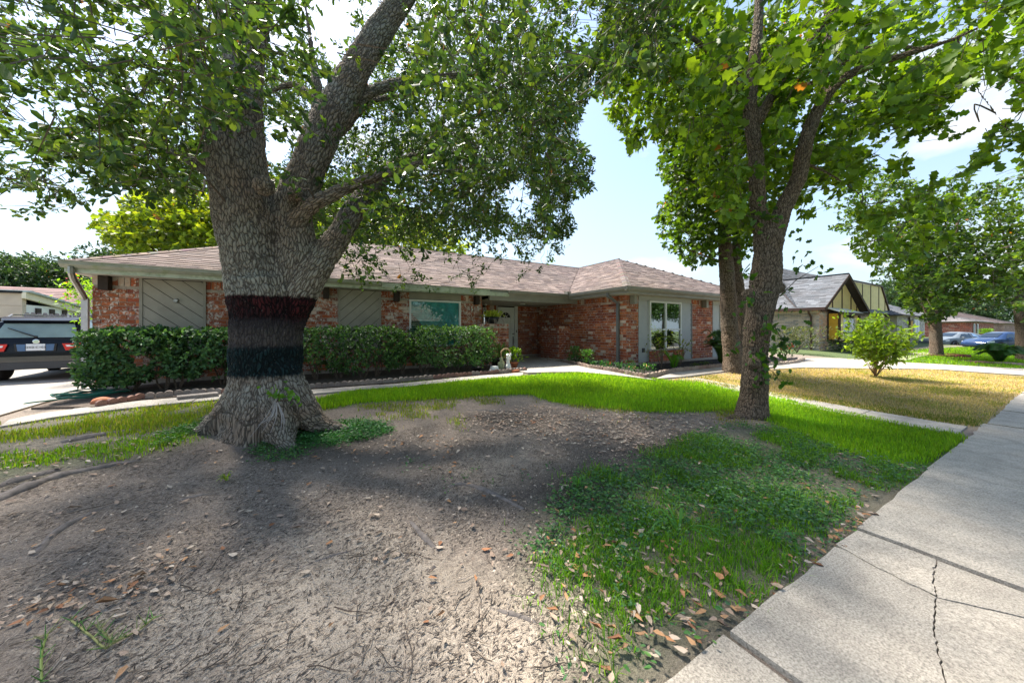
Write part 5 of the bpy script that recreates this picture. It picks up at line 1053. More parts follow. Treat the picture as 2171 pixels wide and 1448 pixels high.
def bushlet(name, label, cat, base, n, r, h, cols, lsize, mat=m_hedge, leaf=LF_OB, group=None, flowers=None, stems=5):
    b = np.array(base); p = b+np.stack([R.normal(0, r*.5, n), R.normal(0, r*.5, n), h*R.uniform(.08, 1, n)**.8], 1); d = (p-b)/np.linalg.norm(p-b, axis=1, keepdims=True).clip(.02)+rdir(n)*.6
    t = plant(name, label, cat, p, d, leaf, lsize, cols, mat, [[tuple(b), tuple(b+np.array([random.uniform(-r, r)*.4, random.uniform(-r, r)*.4, h*.5])), tuple(b+np.array([random.uniform(-r, r)*.6, random.uniform(-r, r)*.6, h*.9]))] for _ in range(stems)], group)
    if flowers:
        nf, fc, fs = flowers; q = b+np.stack([R.normal(0, r*.5, nf), R.normal(0, r*.5, nf), h*R.uniform(.6, 1.08, nf)], 1); Q = np.repeat(q, 5, 0); V, T, C = scatter(*LF_SM, Q, rdir(nf*5, .3), rdir(nf*5, .6), np.full(nf*5, fs), tints(nf*5, fc, .1)); npobj('flower', V, T, m_leaf2, t, C, kind='stuff')
    return t
def gz(x, y, up=0.): X, Y = G(x, y); return (X, Y, float(terr(X, Y))+up)
bushlet('boxwood', 'upright young green shrub against the brick wing wall, closer to the low pier', 'shrub', gz(1219, 773, .03), 240, .17, .55, [(.05, .15, .03), (.07, .2, .035)], .07)
bushlet('boxwood', 'upright young green shrub against the brick wing wall, closer to the downspout', 'shrub', gz(1245, 777, .03), 240, .17, .5, [(.05, .15, .03), (.08, .2, .04)], .07)
for i, (x, y, s, fc, lb) in enumerate(((1258, 781, .8, None, 'small low green plant just behind the border between the two young shrubs and the flowers'), (1277, 783, 1, None, 'low dark-leaved vinca between the red-flowered plant and the lone small green plant'), (1290, 785, 1, [(.5, .05, .04), (.45, .06, .05)], 'low plant with small red flowers in the mulch bed'), (1312, 788, 1.05, None, 'green vinca at the foot of the grey downspout'), (1333, 789, 1.35, None, 'widest green vinca at the corner of the wing'), (1345, 796, 1, [(.6, .35, .4)], 'vinca with pale pink flowers at the tip of the mulch bed'), (1366, 795, 1.25, [(.6, .5, .5)], 'vinca dotted white in the mulch bed below the grey siding'), (1381, 791, 1, None, 'vinca beside the bare rose stems'))):
    bushlet('vinca', lb, 'bedding plant', gz(x, y, .03), 80, .11*s, .2*s, [(.04, .14, .035), (.06, .19, .05), (.035, .11, .04)], .06, flowers=(7, fc, .035) if fc else None, group='vinca in the mulch bed', stems=3)
def rose(label, x, y, hs, seed):
    q = np.random.default_rng(seed); b = np.array(gz(x, y)); st, P, D = [], [], []
    for i in range(9):
        a = q.uniform(0, 6.28); r = q.uniform(.15, .5); h = hs*q.uniform(.55, 1.1); e = b+np.array([r*math.cos(a), r*math.sin(a)*.5, h]); st.append([tuple(b), tuple((b+e)/2+q.normal(size=3)*.05), tuple(e)])
        for _ in range(16): P.append(e+q.normal(size=3)*np.array([.1, .1, .1])); D.append(q.normal(size=3))
    t = plant('rose_bush', label, 'rose bush', np.array(P), np.array(D), LF_OB, .07, [(.14, .22, .03), (.2, .26, .035), (.10, .16, .03)], m_leaf2, st, 'rose bushes under the wing window'); return t
rose('sparse rose bush of bare stems under the window, taller of the two', 1403, 786, 1.0, 3); rose('sparse rose bush with yellowing top beside the arching sago frond', 1440, 781, .8, 5)
rosette('sago_palm', 'young sago with two arching bright green fronds under the window', 'sago palm', gz(1428, 783, .03), 5, .55, .6, [(.07, .2, .02), (.09, .24, .025)], m_leaf2, .17, .7, frond=True)
rosette('sago_palm', 'shaggy dark sago palm hugging the brick pier behind the two-stemmed oak', 'sago palm', gz(1532, 775, .05), 44, 1.2, .62, [(.05, .12, .03), (.09, .18, .035), (.13, .22, .04)], m_leaf, .2, .5, frond=True)
for x, y, lb in ((1475, 782, 'tiny grey-green clump in the mulch beside the sago fronds'), (1497, 779, 'tiny green clump in the mulch before the brick pier')): bushlet('bedding_plant', lb, 'bedding plant', gz(x, y, .03), 60, .12, .13, [(.08, .12, .05), (.10, .16, .05)], .06, stems=2)
# things by the porch end of the hedge
bushlet('potted_plant_leafy', 'small green plant in a round black pot beside the hedge border', 'potted plant', gz(1010, 794, .17), 60, .13, .2, [(.08, .2, .05), (.12, .26, .08)], .07, stems=3)
o = COL.objects['potted_plant_leafy']; o.name = 'potted_plant'; bx, by, bz = o.location; m = MB(); m.lathe([(.0, -.17), (.10, -.17), (.135, .01), (.145, .01), (.145, .03), (.12, .03), (.11, 0), (0, 0)], (bx, by, bz), 'z', 18); m.build('pot', m_black, o, True)
x, y, z = gz(1048, 792, .01); m = MB(); m.lathe([(.0, 0), (.145, 0), (.148, .02), (.105, .18), (.098, .19), (0, .19)], (x, y, z), 'z', 18); tag(m.build('upturned_bucket', m_white, None, True), 'small white upturned bucket on the ground by the hedge end', 'bucket')
x, y, z = gz(1062, 789, .02); t = thing('cactus_statue', 'knobbly grey-green stone ornament between bucket and white bird figure', 'ornament', (x, y, z)); blobmesh('body', [((x, y, z+.13), (.1, .09, .14)), ((x-.07, y, z+.2), (.035, .035, .08)), ((x+.08, y, z+.22), (.035, .035, .08)), ((x+.01, y, z+.3), (.05, .045, .09)), ((x-.03, y, z+.36), .03), ((x+.04, y, z+.37), .028)], simple('mossy_stone', (.26, .28, .16), .9, var=.35, scale=20, bmp=.5), t)
x, y, z = gz(1078, 789, .02); t = thing('bird_statue', 'slim white bird-shaped garden figure standing on the border stones', 'statue', (x, y, z)); blobmesh('body', [((x, y, z+.12), (.075, .085, .12)), ((x-.01, y, z+.26), (.045, .05, .12)), ((x-.025, y, z+.38), (.04, .045, .08)), ((x-.035, y-.02, z+.46), (.045, .055, .045)), ((x+.05, y, z+.40), (.025, .03, .085)), ((x+.075, y, z+.47), (.02, .02, .05)), ((x-.07, y-.05, z+.455), (.03, .03, .015))], m_white, t, .01)
x, y, z = gz(1072, 786, .03); m = MB(); m.tube([(x-.16, y, z+.42), (x-.14, y, z+.53), (x-.05, y, z+.6), (x+.06, y, z+.6), (x+.15, y, z+.53)], .022, 8); m.tube([(x-.16, y, z+.42), (x-.10, y, z+.3), (x-.06, y, z+.1), (x-.05, y, z-.02)], .018, 8); m.tube([(x+.15, y, z+.53), (x+.13, y, z+.3), (x+.12, y, z-.02)], .018, 8); tag(m.build('hoop_stand', simple('wicker', (.36, .25, .14), .85, var=.3, scale=40), None, True), 'tan wicker hoop arching behind the white bird figure', 'hoop')
x, y, z = gz(1066, 786, .0); m = MB(); m.lathe([(0, 0), (.15, 0), (.2, .3), (.215, .3), (.215, .34), (.18, .34), (0, .3)], (x-.02, y+.25, z), 'z', 20); tag(m.build('black_planter', m_black, None, True), 'large black planter in shadow behind the garden figures', 'planter')
bx, by, bz = gz(1088, 782, .16); t = bushlet('potted_plant_lime', 'lime green broad-leaved plant in a terracotta pot beside the front door', 'potted plant', (bx, by, bz), 130, .23, .42, [(.24, .42, .03), (.3, .5, .04), (.16, .32, .03)], .12, m_leaf2); t.name = 'potted_plant'
m = MB(); m.lathe([(0, -.16), (.10, -.16), (.15, .02), (.165, .02), (.165, .05), (.13, .05), (0, .0)], (bx, by, bz), 'z', 20); m.build('pot', m_terra, t, True)
rosette('liriope', 'tuft of long strappy grass blades behind the lime green plant', 'ornamental grass', (bx-.25, by+.3, .33), 60, .75, .35, [(.12, .22, .06), (.16, .28, .09)], m_leaf2, .012, .5)
for i, (x, y) in enumerate(((1088, 788), (1099, 787), (1107, 788), (1093, 791))):
    X, Y, Z = gz(x, y, .06); m = MB(); m.obox((X, Y, Z), (.11, .02*(i-1.5), 0), (-.01, .05, 0), (0, 0, .03)); tag(m.build('loose_brick', m_terra, None), 'loose orange brick heaped at the end of the hedge border', 'brick', 'loose orange bricks by the porch')
# planter on the pier
px_, py_, pz_ = 5.08, 10.02, 1.68
t = thing('bowl_planter', 'black bowl of glowing yellow-green succulents on the low brick pier', 'planter', (px_, py_, pz_)); m = MB(); m.lathe([(0, 0), (.14, 0), (.2, .1), (.23, .22), (.21, .22), (.17, .18), (0, .18)], (px_, py_, pz_), 'z', 20); m.build('bowl', m_black, t, True)
n = 260; p = np.array([px_, py_, pz_+.2])+np.stack([R.normal(0, .13, n), R.normal(0, .13, n), R.uniform(0, .17, n)], 1); V, T, C = scatter(*LF_OB, p, (p-np.array([px_, py_, pz_+.1]))+rdir(n)*.05, rdir(n), .10*R.uniform(.6, 1.2, n), tints(n, [(.42, .5, .10), (.5, .55, .16), (.3, .42, .06)], .12)); npobj('foliage', V, T, m_leaf2, t, C, kind='stuff')
m = MB()
for i in range(7): a = random.uniform(-1, 1); m.tube(smooth_path([(px_+a*.15, py_-.12, pz_+.2), (px_+a*.28, py_-.24, pz_+.12), (px_+a*.3+.03, py_-.26, pz_-.2-random.uniform(0, .15))], 3), .005, 4)
m.tube([(px_+.05, py_, pz_+.25), (px_+.03, py_, pz_+.5), (px_-.04, py_, pz_+.75)], .006, 4); m.build('trailing_stems', simple('pale_stem', (.4, .33, .27), .9), t, kind='stuff')
# hose, rock and broken slab near the driveway
m = MB(); hx, hy = G(185, 852)
for k in range(5): m.tube([(hx+(.26+.04*k)*math.cos(a)*1.1-.15+.03*k, hy+.25+(.2+.03*k)*math.sin(a), .36+.022*(k % 3)+.02*math.sin(3*a+k)) for a in np.linspace(.4*k, .4*k+5.6, 26)], .012, 7)
m.tube(smooth_path([(hx-.2, hy-.05, .35), (hx-.55, hy-.1, .33), (hx-.7, hy+.05, .30)], 5), .012, 7); tag(m.build('garden_hose', m_hose, None, True), 'coiled green garden hose at the foot of the hedge by the driveway', 'hose')
x, y, z = gz(215, 858, .04); tag(blobmesh('rock', [((x, y, z), (.13, .1, .09)), ((x+.07, y+.03, z-.01), (.1, .08, .07))], m_terra, None, .03), 'rusty brown rock beside the garden hose', 'rock')
x, y, z = gz(420, 846, .05); m = MB(); m.obox((x, y, z), (.25, .06, 0), (-.03, .09, 0), (.0, 0, .035)); tag(m.build('broken_slab', m_stone, None), 'broken slab of concrete lying on the walk near the painted oak', 'slab')
# crape myrtle by the fence
n = 500; cm = np.array(W(182, 625, 9.3)); p = cm+R.normal(size=(n, 3))*np.array([.18, .3, .38]); d = rdir(n)
t = plant('crape_myrtle', 'crape myrtle with pink flower tips beside the corner downspout', 'shrub', p, d, LF_OB, .09, [(.14, .3, .03), (.2, .36, .04)], m_leaf2, [[tuple(cm+np.array([.2, .3, -1.9])), tuple(cm+np.array([.1, .1, -.6])), tuple(cm)]])
q = cm+np.stack([R.normal(-.26, .08, 30), R.normal(0, .2, 30), R.normal(.1, .28, 30)], 1); V, T, C = scatter(*LF_SM, q, rdir(30), rdir(30), .06, tints(30, [(.65, .10, .12), (.7, .2, .12), (.6, .06, .2)], .1)); npobj('flower', V, T, m_leaf2, t, C, kind='stuff')
# young tree on the brown lawn
bt = np.array(gz(1857, 799)); P, D, st = [], [], []
for i in range(26):
    a = R.uniform(0, 6.28); r = R.uniform(.05, .85); h = (1.85-.5*r)*(.75 if i % 3 else 1.05)*R.uniform(.6, 1.05)+.3; e = bt+np.array([r*math.cos(a), r*math.sin(a), h]); st.append([tuple(bt+np.array([0, 0, .0])), tuple(bt+(e-bt)*.45+np.array([0, 0, .06])), tuple(e)])
    for _ in range(75): f = R.uniform(.4, 1.08); P.append(bt+(e-bt)*f+R.normal(size=3)*.10); D.append((e-bt)*.3+R.normal(size=3)*.6-np.array([0, 0, .35]))
plant('young_tree', 'bushy light green young tree standing on the dry brown lawn', 'young tree', np.array(P), np.array(D), LF_SM, .15, [(.15, .26, .03), (.2, .32, .035), (.12, .2, .03)], m_leaf2, st, stemmat=simple('young_stem', (.22, .13, .08), .8))
# ------------------------------------------------------------------ vehicles
def wheel(parent, x, y, r, w, side, spokes=7):
    t = MB(); t.lathe([(r*.62, -w/2), (r*.9, -w/2), (r, -w*.36), (r, w*.36), (r*.9, w/2), (r*.62, w/2)], (x, y, r), 'y', 28); wh = t.build('wheel', m_tyre, parent, True)
    q = MB(); yy = y+side*w*.40; q.lathe([(.001, -.01), (r*.2, -.02*side), (r*.16, .02*side)], (x, yy, r), 'y', 12); q.lathe([(r*.60, -w*.3), (r*.68, side*w*.1), (r*.66, side*w*.14), (r*.6, side*w*.05)], (x, yy, r), 'y', 28)
    for i in range(spokes):
        a = 2*math.pi*i/spokes; d = Vector((math.cos(a), 0, math.sin(a))); s = Vector((-math.sin(a), 0, math.cos(a))); q.obox(Vector((x, yy, r))+d*r*.36, d*r*.28, s*r*.075, Vector((0, .012, 0)))
    q.build('rim', m_chrome if spokes < 9 else m_steel, wh); q = MB(); q.lathe([(.001, 0), (r*.62, 0), (r*.6, .004)], (x, y+side*w*.2, r), 'y', 20); q.build('brake_disc', m_black, wh)
def car(name, label, loc, rot, st, paint, wheels, r, group=None):
    """st: rows (x, zbottom, zbelt, ztop, half width, half roof width); x along the car, rear at 0"""
    t = thing(name, label, 'car', loc, group, rot); V, Fq = [], []; k = 17; xs = [s[0] for s in st]
    def sec(x):
        row = [np.interp(x, xs, [s[i] for s in st]) for i in range(1, 6)]; zb, zl, ztp, w, wr = row
        h = [(0, zb), (w*.80, zb), (w*.96, zb+.10), (w, (zb*.55+zl*.45)), (w*.985, zl-.06), (w*.95, zl), (wr+.02, ztp-.07), (wr*.86, ztp-.012), (0, ztp)]
        return h, row
    X = sorted(set([round(v, 3) for v in np.linspace(xs[0], xs[-1], 44)]+[round(x, 3) for x in xs]))
    for x in X:
        h, _ = sec(x); pts = [(-a, b) for a, b in h[::-1]][:-1]+h
        V += [(x, a, b) for a, b in pts]
    n = len(pts)
    for i in range(len(X)-1):
        for j in range(n): jj = (j+1) % n; Fq.append((i*n+j, i*n+jj, (i+1)*n+jj, (i+1)*n+j))
    Fq.append(tuple(range(n-1, -1, -1))); Fq.append(tuple((len(X)-1)*n+j for j in range(n)))
    me = bpy.data.meshes.new('body'); me.from_pydata(V, [], Fq); me.polygons.foreach_set('use_smooth', [True]*len(me.polygons)); me.materials.append(paint); o = bpy.data.objects.new('body', me); link(o, t)
    m_ = o.modifiers.new('e', 'EDGE_SPLIT'); m_.split_angle = math.radians(38)
    for x in wheels:
        w = np.interp(x, xs, [s[4] for s in st])
        for sd_ in (1, -1):
            a = MB(); a.lathe([(.001, 0), (r*1.13, 0), (r*1.13, .004)], (x, sd_*(w+.001), r), 'y', 28); a.build('wheel_arch', m_black, t); wheel(t, x, sd_*(w-.085), r, .21, sd_)
    def glass(nm, pts, sd_, mat=m_glassdark, offs=.006):
        """pts in (x, v): v=0 beltline, 1 roof edge"""
        P = []
        for x, v in pts:
            h, row = sec(x); (a0, b0), (a1, b1) = h[5], h[6]; P.append((x, sd_*(a0+(a1-a0)*v+offs), b0+(b1-b0)*v))
        m = MB(); m.prism(P, (0, sd_*.004, 0)); return m.build(nm, mat, t)
    return t, sec, glass
# black sport utility vehicle, rear towards the camera axis
al = math.radians(96)
sx, sy = [float(v) for v in (CA*9.0+SA*(77-CX)/F*9.0, SA*9.0-CA*(77-CX)/F*9.0)]; sz = .13
st = [(0, .46, 1.02, 1.02, .84, .80), (.05, .36, 1.08, 1.13, .90, .84), (.30, .30, 1.10, 1.60, .93, .69), (.55, .28, 1.10, 1.69, .935, .66), (1.2, .27, 1.09, 1.73, .935, .66), (2.4, .27, 1.06, 1.71, .935, .66), (3.0, .27, 1.05, 1.60, .93, .66), (3.55, .27, 1.04, 1.10, .92, .74), (4.3, .3, .98, 1.03, .90, .72), (4.65, .4, .72, .80, .78, .6)]
suv, sec, glass = car('parked_suv', 'black sport utility vehicle with a wiper on the rear window, backed towards the driveway mouth', (sx, sy, sz), al, st, m_carblack, (.85, 3.75), .36)
suv['category'] = 'suv'
def rear(x, pts, d=-.012): return [(x+(0), -a, b) for a, b in pts]
def rp(y, z):                                  # point on the sloped rear face at height z
    x = np.interp(z, [.46, 1.02, 1.13, 1.60, 1.69], [0, 0, .05, .30, .5]); return (x-.014, -y, z)
def rpatch(nm, pts, mat, off=.02, parent=None): m = MB(); m.prism([rp(*p) for p in pts], (-off, 0, .0)); return m.build(nm, mat, parent or suv)
rpatch('rear_window', [(-.70, 1.15), (.70, 1.15), (.58, 1.52), (-.58, 1.52)], simple('pale_tinted_glass', (.22, .30, .29), .06, var=.15, scale=3, bmp=0, spec=.6), .006)
m = MB(); m.prism([(.30, .66, 1.60), (.42, .66, 1.665), (.42, -.66, 1.665), (.30, -.66, 1.60), (.17, -.60, 1.575), (.17, .60, 1.575)], (0, 0, .035)); m.build('roof_spoiler', m_carblack, suv)
m = MB(); a, b = Vector(rp(-.02, 1.17)), Vector(rp(-.50, 1.40)); m.tube([a+Vector((-.035, 0, 0)), b+Vector((-.03, 0, 0))], [.018, .009], 6); m.lathe([(0, -.05), (.03, -.05), (.03, 0), (0, 0)], a+Vector((.0, 0, 0)), 'x', 10); m.build('rear_wiper', m_black, suv)
for sg in (-1, 1): rpatch('tail_light', [(sg*.86, .80), (sg*.50, .80), (sg*.44, .985), (sg*.88, .985)], m_red, .028)
for sg in (-1, 1): rpatch('reverse_lamp', [(sg*.82, .90), (sg*.52, .90), (sg*.50, .945), (sg*.83, .945)], m_plate, .032)
rpatch('plate_recess', [(-.33, .79), (.33, .79), (.35, .985), (-.35, .985)], m_black, .01)
for sg in (-1, 1): rpatch('plate_surround', [(sg*.29, .80), (sg*.165, .80), (sg*.165, .975), (sg*.31, .975)], m_plateblue, .016)
pl_ = rpatch('number_plate', [(-.155, .81), (.155, .81), (.155, .985), (-.155, .985)], m_plate, .022)
q = text('DX0-C103', (-.0475, 0, .892), .075, m_black, suv, 'plate_lettering', (math.pi/2, 0, -math.pi/2), .001, False)
m = MB(); m.lathe([(.046, -.012), (.06, -.012), (.06, .0), (.046, 0)], (-.022+.022, 0, 1.045), 'x', 22); em = m.build('emblem_ring', m_chrome, suv, True)
for i in range(4): 
    a0 = math.pi/2*i; m = MB(); m.prism([(-.005, 0, 1.045)]+[(-.005, .045*math.cos(a0+math.pi/2*k/5), 1.045+.045*math.sin(a0+math.pi/2*k/5)) for k in range(6)], (-.004, 0, 0)); m.build('emblem_quarter', m_plate if i % 2 else m_plateblue, em)
q = text('X', (.0, -.63, 1.03), .10, m_chrome, suv, 'badge_lettering', (math.pi/2, 0, -math.pi/2), .004, False)
for z0, z1, off, mt, w in ((.66, .74, .05, m_carblack, .90), (.52, .66, .065, simple('grey_bumper_paint', (.06, .055, .055), .2, var=.1, bmp=0, coat=.5), .91), (.33, .515, .055, m_carclad, .88)): m = MB(); m.prism([(-off, -w*.96, z0), (-off, w*.96, z0), (.08, w*1.005, z0), (.08, -w*1.005, z0)], (0, 0, z1-z0)); m.build('bumper', mt, suv)
for sg in (-1, 1): m = MB(); m.lathe([(.05, -.05), (.065, -.06), (.065, .02), (.05, .02)], (-.02, sg*.62, .43), 'x', 18); m.build('exhaust_tip', m_steel, suv)
for sg in (-1, 1): m = MB(); m.tube([(.5, sg*.62, 1.69), (.65, sg*.61, 1.76), (1.5, sg*.61, 1.79), (2.4, sg*.61, 1.765), (2.6, sg*.61, 1.70)], .02, 6); m.build('roof_rail', m_steel, suv)
for sg in (-1, 1):
    glass('side_window', [(.42, .12), (.9, .06), (.9, .9), (.62, .9)], sg); glass('side_window', [(.98, .06), (1.9, .06), (1.9, .92), (.98, .92)], sg); glass('side_window', [(2.0, .06), (3.05, .08), (2.75, .9), (2.0, .92)], sg)
# the two sedans on the far lawn
def sedan(label, px_, pz_, d, paint, mirror, L_=4.85, hgt=1.46, turn=0.):
    hx_, hy_ = -SA, CA                          # heading towards the left of the picture
    X0, Y0 = [float(v) for v in (CA*d+SA*(px_-CX)/F*d, SA*d-CA*(px_-CX)/F*d)]; k = hgt/1.46
    st = [(0, .45, .78, .86, .70, .55), (.12, .30, .92, .99, .84, .66), (.9, .22, .96, 1.06, .90, .70), (1.35, .2, .95, 1.24, .91, .62), (1.9, .2, .94, 1.42*k, .91, .58), (2.5, .2, .93, 1.46*k, .91, .58), (3.0, .2, .92, 1.38*k, .91, .60), (3.65, .2, .91, 1.0, .90, .70), (4.3, .21, .84, .90, .87, .66), (L_-.08, .26, .62, .68, .76, .5), (L_, .36, .5, .54, .62, .4)]
    t, sec, glass = car('parked_sedan', label, (X0, Y0, -.16), math.atan2(hy_, hx_)+turn, st, paint, (.95, 3.82), .325, 'cars parked on the far lawn')
    for sg in (-1, 1):
        glass('side_window', [(1.42, .06), (2.18, .06), (2.18, .93), (1.85, .9)], sg); glass('side_window', [(2.26, .06), (3.35, .08), (3.0, .88), (2.26, .93)], sg); glass('quarter_window', [(1.0, .1), (1.36, .08), (1.78, .86)], sg)
        h, _ = sec(2.9); m = MB(); m.obox((3.15, sg*(h[5][0]+.09), .97), (.06, 0, 0), (0, .08, 0), (0, 0, .06)); m.build('wing_mirror', paint, t)
        for x in (1.75, 2.75): h, _ = sec(x); m = MB(); m.obox((x-.25, sg*(h[4][0]+.012), .83), (.1, 0, 0), (0, .012, 0), (0, 0, .014)); m.build('door_handle', m_chrome, t)
        for x in (2.22, 3.3, 1.35): h, _ = sec(x); m = MB(); m.obox((x, sg*(h[3][0]+.0), .58), (.005, 0, 0), (0, .004, 0), (0, 0, .28)); m.build('door_seam', m_black, t)
        h, _ = sec(4.55); m = MB(); m.obox((4.48, sg*(h[3][0]*.985), .66), (.2, -sg*.05, -.03), (0, .02, 0), (0, 0, .06)); m.build('headlight', m_plate, t)
        m = MB(); m.obox((.1, sg*.74, .76), (.05, 0, 0), (0, .12, 0), (0, 0, .06)); m.build('tail_light', m_red, t)
    m = MB(); P = []
    for x, v in ((3.05, .97), (3.6, .2)): h, _ = sec(x); P += [(x+.0, -h[7][0]*.9, h[7][1]+.02 if v > .5 else h[7][1]+.03), (x+.0, h[7][0]*.9, h[7][1]+.02 if v > .5 else h[7][1]+.03)]
    m.prism([P[0], P[1], P[3], P[2]], (0, 0, .006)); m.build('windscreen', m_glassdark, t); return t, sec
tg, sec = sedan('slate grey sedan with one mismatched cream door, parked by the red brick house', 2088, 733, 30.5, m_cargrey, 1, 5.1, 1.42)
h, _ = sec(2.0)
for sg in (1, -1)[:2]:
    if sg == 1 or True:
        m = MB(); x0, x1 = 1.32, 2.2; P = [(x0+.12, .35), (x1, .30), (x1, .90), (x0, .91), (x0-.02, .6)]
        m.prism([(x, sg*(h[3][0]*(1.004 if z < .6 else 1.0)+.004), z) for x, z in P], (0, sg*.012, 0)); m.build('cream_door', m_doorbeige, tg)
sedan('glossy navy blue sedan parked nose-in beyond the sago palm', 2190, 740, 27.2, m_carblue, 1)
# ------------------------------------------------------------------ neighbouring houses, fence
def gable_roof(mb, P, thick=.08):
    mb.prism(P, (0, 0, -thick))
nh = thing('tudor_house', 'tan brick house with yellow half-timbered gables, brown trim and grey shingle roof', 'house', (32, 9, .2))
Bt = Bricks(TANS, .26, .085, .03)
YT, XT = 8.0, 24.9
Bt.seg((XT, 14, 0), -Y_, -X_, 6.0, .3, 2.72); Bt.seg((XT, YT, 0), X_, -Y_, 1.15, .3, 2.6); Bt.seg((30.2, YT, 0), X_, -Y_, 1.1, .3, 2.55); Bt.seg((31.3, 9.3, 0), X_, -Y_, 11.3, .3, 2.6, False)
m = MB(); m.box(XT+.006, 31.29, YT+.008, 14, .1, 2.7); m.build('wall', m_mortar_tan, nh); m = MB(); m.box(31.3, 52, 9.31, 15, .1, 2.75); m.build('wall', m_mortar_tan, nh)
Bt.build(m_brick_tan, nh, 300)
# roof: front gable running back into the main roof
m_grey_sh = M('grey_shingle', f_shingle)
def slope_roof(name, P, house_, along, cols, rowh=.16, tabw=.4):
    P = [Vector(p) for p in P]; n = (P[1]-P[0]).cross(P[2]-P[0]).normalized(); n = n if n.z > 0 else -n
    m = MB(); m.prism([p-n*.004 for p in P], -n*.07); m.build('roof', m_roofdeck, house_)
    e = Vector(along).normalized(); up = n.cross(e).normalized(); up = up if up.z > 0 else -up; o = P[0]; uv = [((p-o).dot(e), (p-o).dot(up)) for p in P]; v = min(q[1] for q in uv); vmax = max(q[1] for q in uv); mb = MB()
    while v < vmax-.02:
        vm = min(v+rowh*.5, vmax-.01); xs = [p[0]+(vm-p[1])/(q[1]-p[1])*(q[0]-p[0]) for p, q in zip(uv, uv[1:]+uv[:1]) if (p[1] > vm) != (q[1] > vm)]
        if len(xs) > 1:
            a, b = min(xs), max(xs); u = a-random.uniform(0, tabw)
            while u < b:
                w = tabw*random.choice((.6, 1, 1.4)); s0, s1 = max(u, a), min(u+w, b)
                if s1-s0 > .04: k = random.uniform(.75, 1.25); shgeo(mb, o+e*(s0+s1)/2+up*(v+rowh/2), e*((s1-s0)/2-.002), up, n, rowh, random.choice((.012, .02)), tuple(c*k for c in random.choice(cols)))
                u += w
        v += rowh
    mb.build(name, m_grey_sh, house_, kind='stuff')
GSH = [(.13, .14, .16), (.10, .11, .125), (.16, .17, .19), (.12, .125, .14)]
gz0, gzr, gxc = 2.72, 4.85, 28.1
slope_roof('shingles', [(24.45, 7.6, gz0), (24.45, 14.5, gz0), (gxc, 11.5, gzr+.0), (gxc, 7.6, gzr)], nh, (0, 1, 0), GSH)
slope_roof('shingles', [(31.75, 7.6, gz0), (gxc, 7.6, gzr), (gxc, 11.5, gzr), (31.75, 9.9, gz0)], nh, (0, 1, 0), GSH)
slope_roof('shingles', [(24.45, 14.5, gz0), (24.45, 10.2, gz0), (27.8, 12.2, 6.1), (27.8, 12.2, 6.1)], nh, (0, 1, 0), GSH)
slope_roof('shingles', [(24.5, 8.9, gz0+.05), (46, 8.9, gz0+.05), (46, 12.2, 6.1), (27.6, 12.2, 6.1)], nh, (1, 0, 0), GSH, .2, .6)
# front gable: stucco and battens
def wallprism(x0, P, Y, mat, nm): m = MB(); m.prism([(x, Y, z) for x, z in P], (0, .1, 0)); return m.build(nm, mat, nh)
wallprism(0, [(24.95, 2.66), (31.2, 2.66), (gxc, 4.62)], 7.95, m_yellow, 'gable')
def batten(x, z0, z1, Y): m = MB(); m.box(x-.05, x+.05, Y-.03, Y-.002, z0, z1); m.build('batten', m_brown, nh)
for x in (25.6, 26.6, 28.1, 29.6, 30.6): batten(x, 2.66, 2.66+1.96*(1-abs(x-gxc)/3.15)-.05, 7.95)
m = MB(); m.box(24.9, 31.3, 7.9, 7.948, 2.5, 2.66); m.build('band_board', m_brown, nh)
for sg, x1 in ((1, 24.45), (-1, 31.75)): m = MB(); m.prism([(x1, 7.58, gz0-.22), (gxc, 7.58, gzr-.22), (gxc, 7.58, gzr+.0), (x1, 7.58, gz0+.0)], (0, .04, 0)); m.build('bargeboard', m_brown, nh)
m = MB(); m.box(24.4, 24.45, 7.6, 14.5, gz0-.15, gz0); m.build('gutter', m_brown, nh)
m = MB(); m.tube([(24.45, 8.35, 2.6), (24.5, 8.35, 2.45), (24.83, 8.35, 2.2), (24.83, 8.35, .3)], .055, 4, sq=True); m.build('downspout', m_brown, nh)
# box bay with ochre side
m = MB(); m.box(25.95, 25.99, 7.45, 7.94, .85, 2.45); m.box(25.9, 29.0, 7.4, 7.45, .78, .85); m.box(25.9, 25.96, 7.38, 7.46, .85, 2.45); m.box(28.9, 28.96, 7.38, 7.46, .85, 2.45); m.build('bay_frame', m_brown, nh)
m = MB(); m.box(25.94, 25.949, 7.50, 7.90, .9, 2.4); m.build('side_panel', m_orange, nh)
m = MB(); m.prism([(25.7, 7.25, 2.42), (29.2, 7.25, 2.42), (29.2, 7.95, 2.72), (25.7, 7.95, 2.72)], (0, 0, .06)); m.build('bay_roof', m_grey_sh, nh); m = MB(); m.box(25.7, 29.2, 7.2, 7.25, 2.3, 2.47); m.build('bay_fascia', m_brown, nh)
for a, b in ((26.0, 26.5), (28.4, 28.89)): m = MB(); m.box(a, b, 7.44, 7.5, .85, 2.4); m.build('bay_panel', m_yellow, nh)
for a, b in ((26.5, 27.45), (27.45, 28.4)):
    m = MB(); m.box(a, a+.06, 7.42, 7.48, .85, 2.15); m.box(b-.06, b, 7.42, 7.48, .85, 2.15); m.box(a+.06, b-.06, 7.42, 7.48, 2.09, 2.15); m.box(a+.06, b-.06, 7.42, 7.48, .85, .91); m.box(a+.06, b-.06, 7.43, 7.47, 1.47, 1.52); w = m.build('window_frame', m_white, nh); m = MB(); m.box(a+.05, b-.05, 7.45, 7.455, .86, 2.14); m.build('pane', m_glassdark, w)
m = MB(); m.box(26.0, 28.9, 7.5, 7.9, .85, 2.4); m.build('bay_core', m_room, nh)
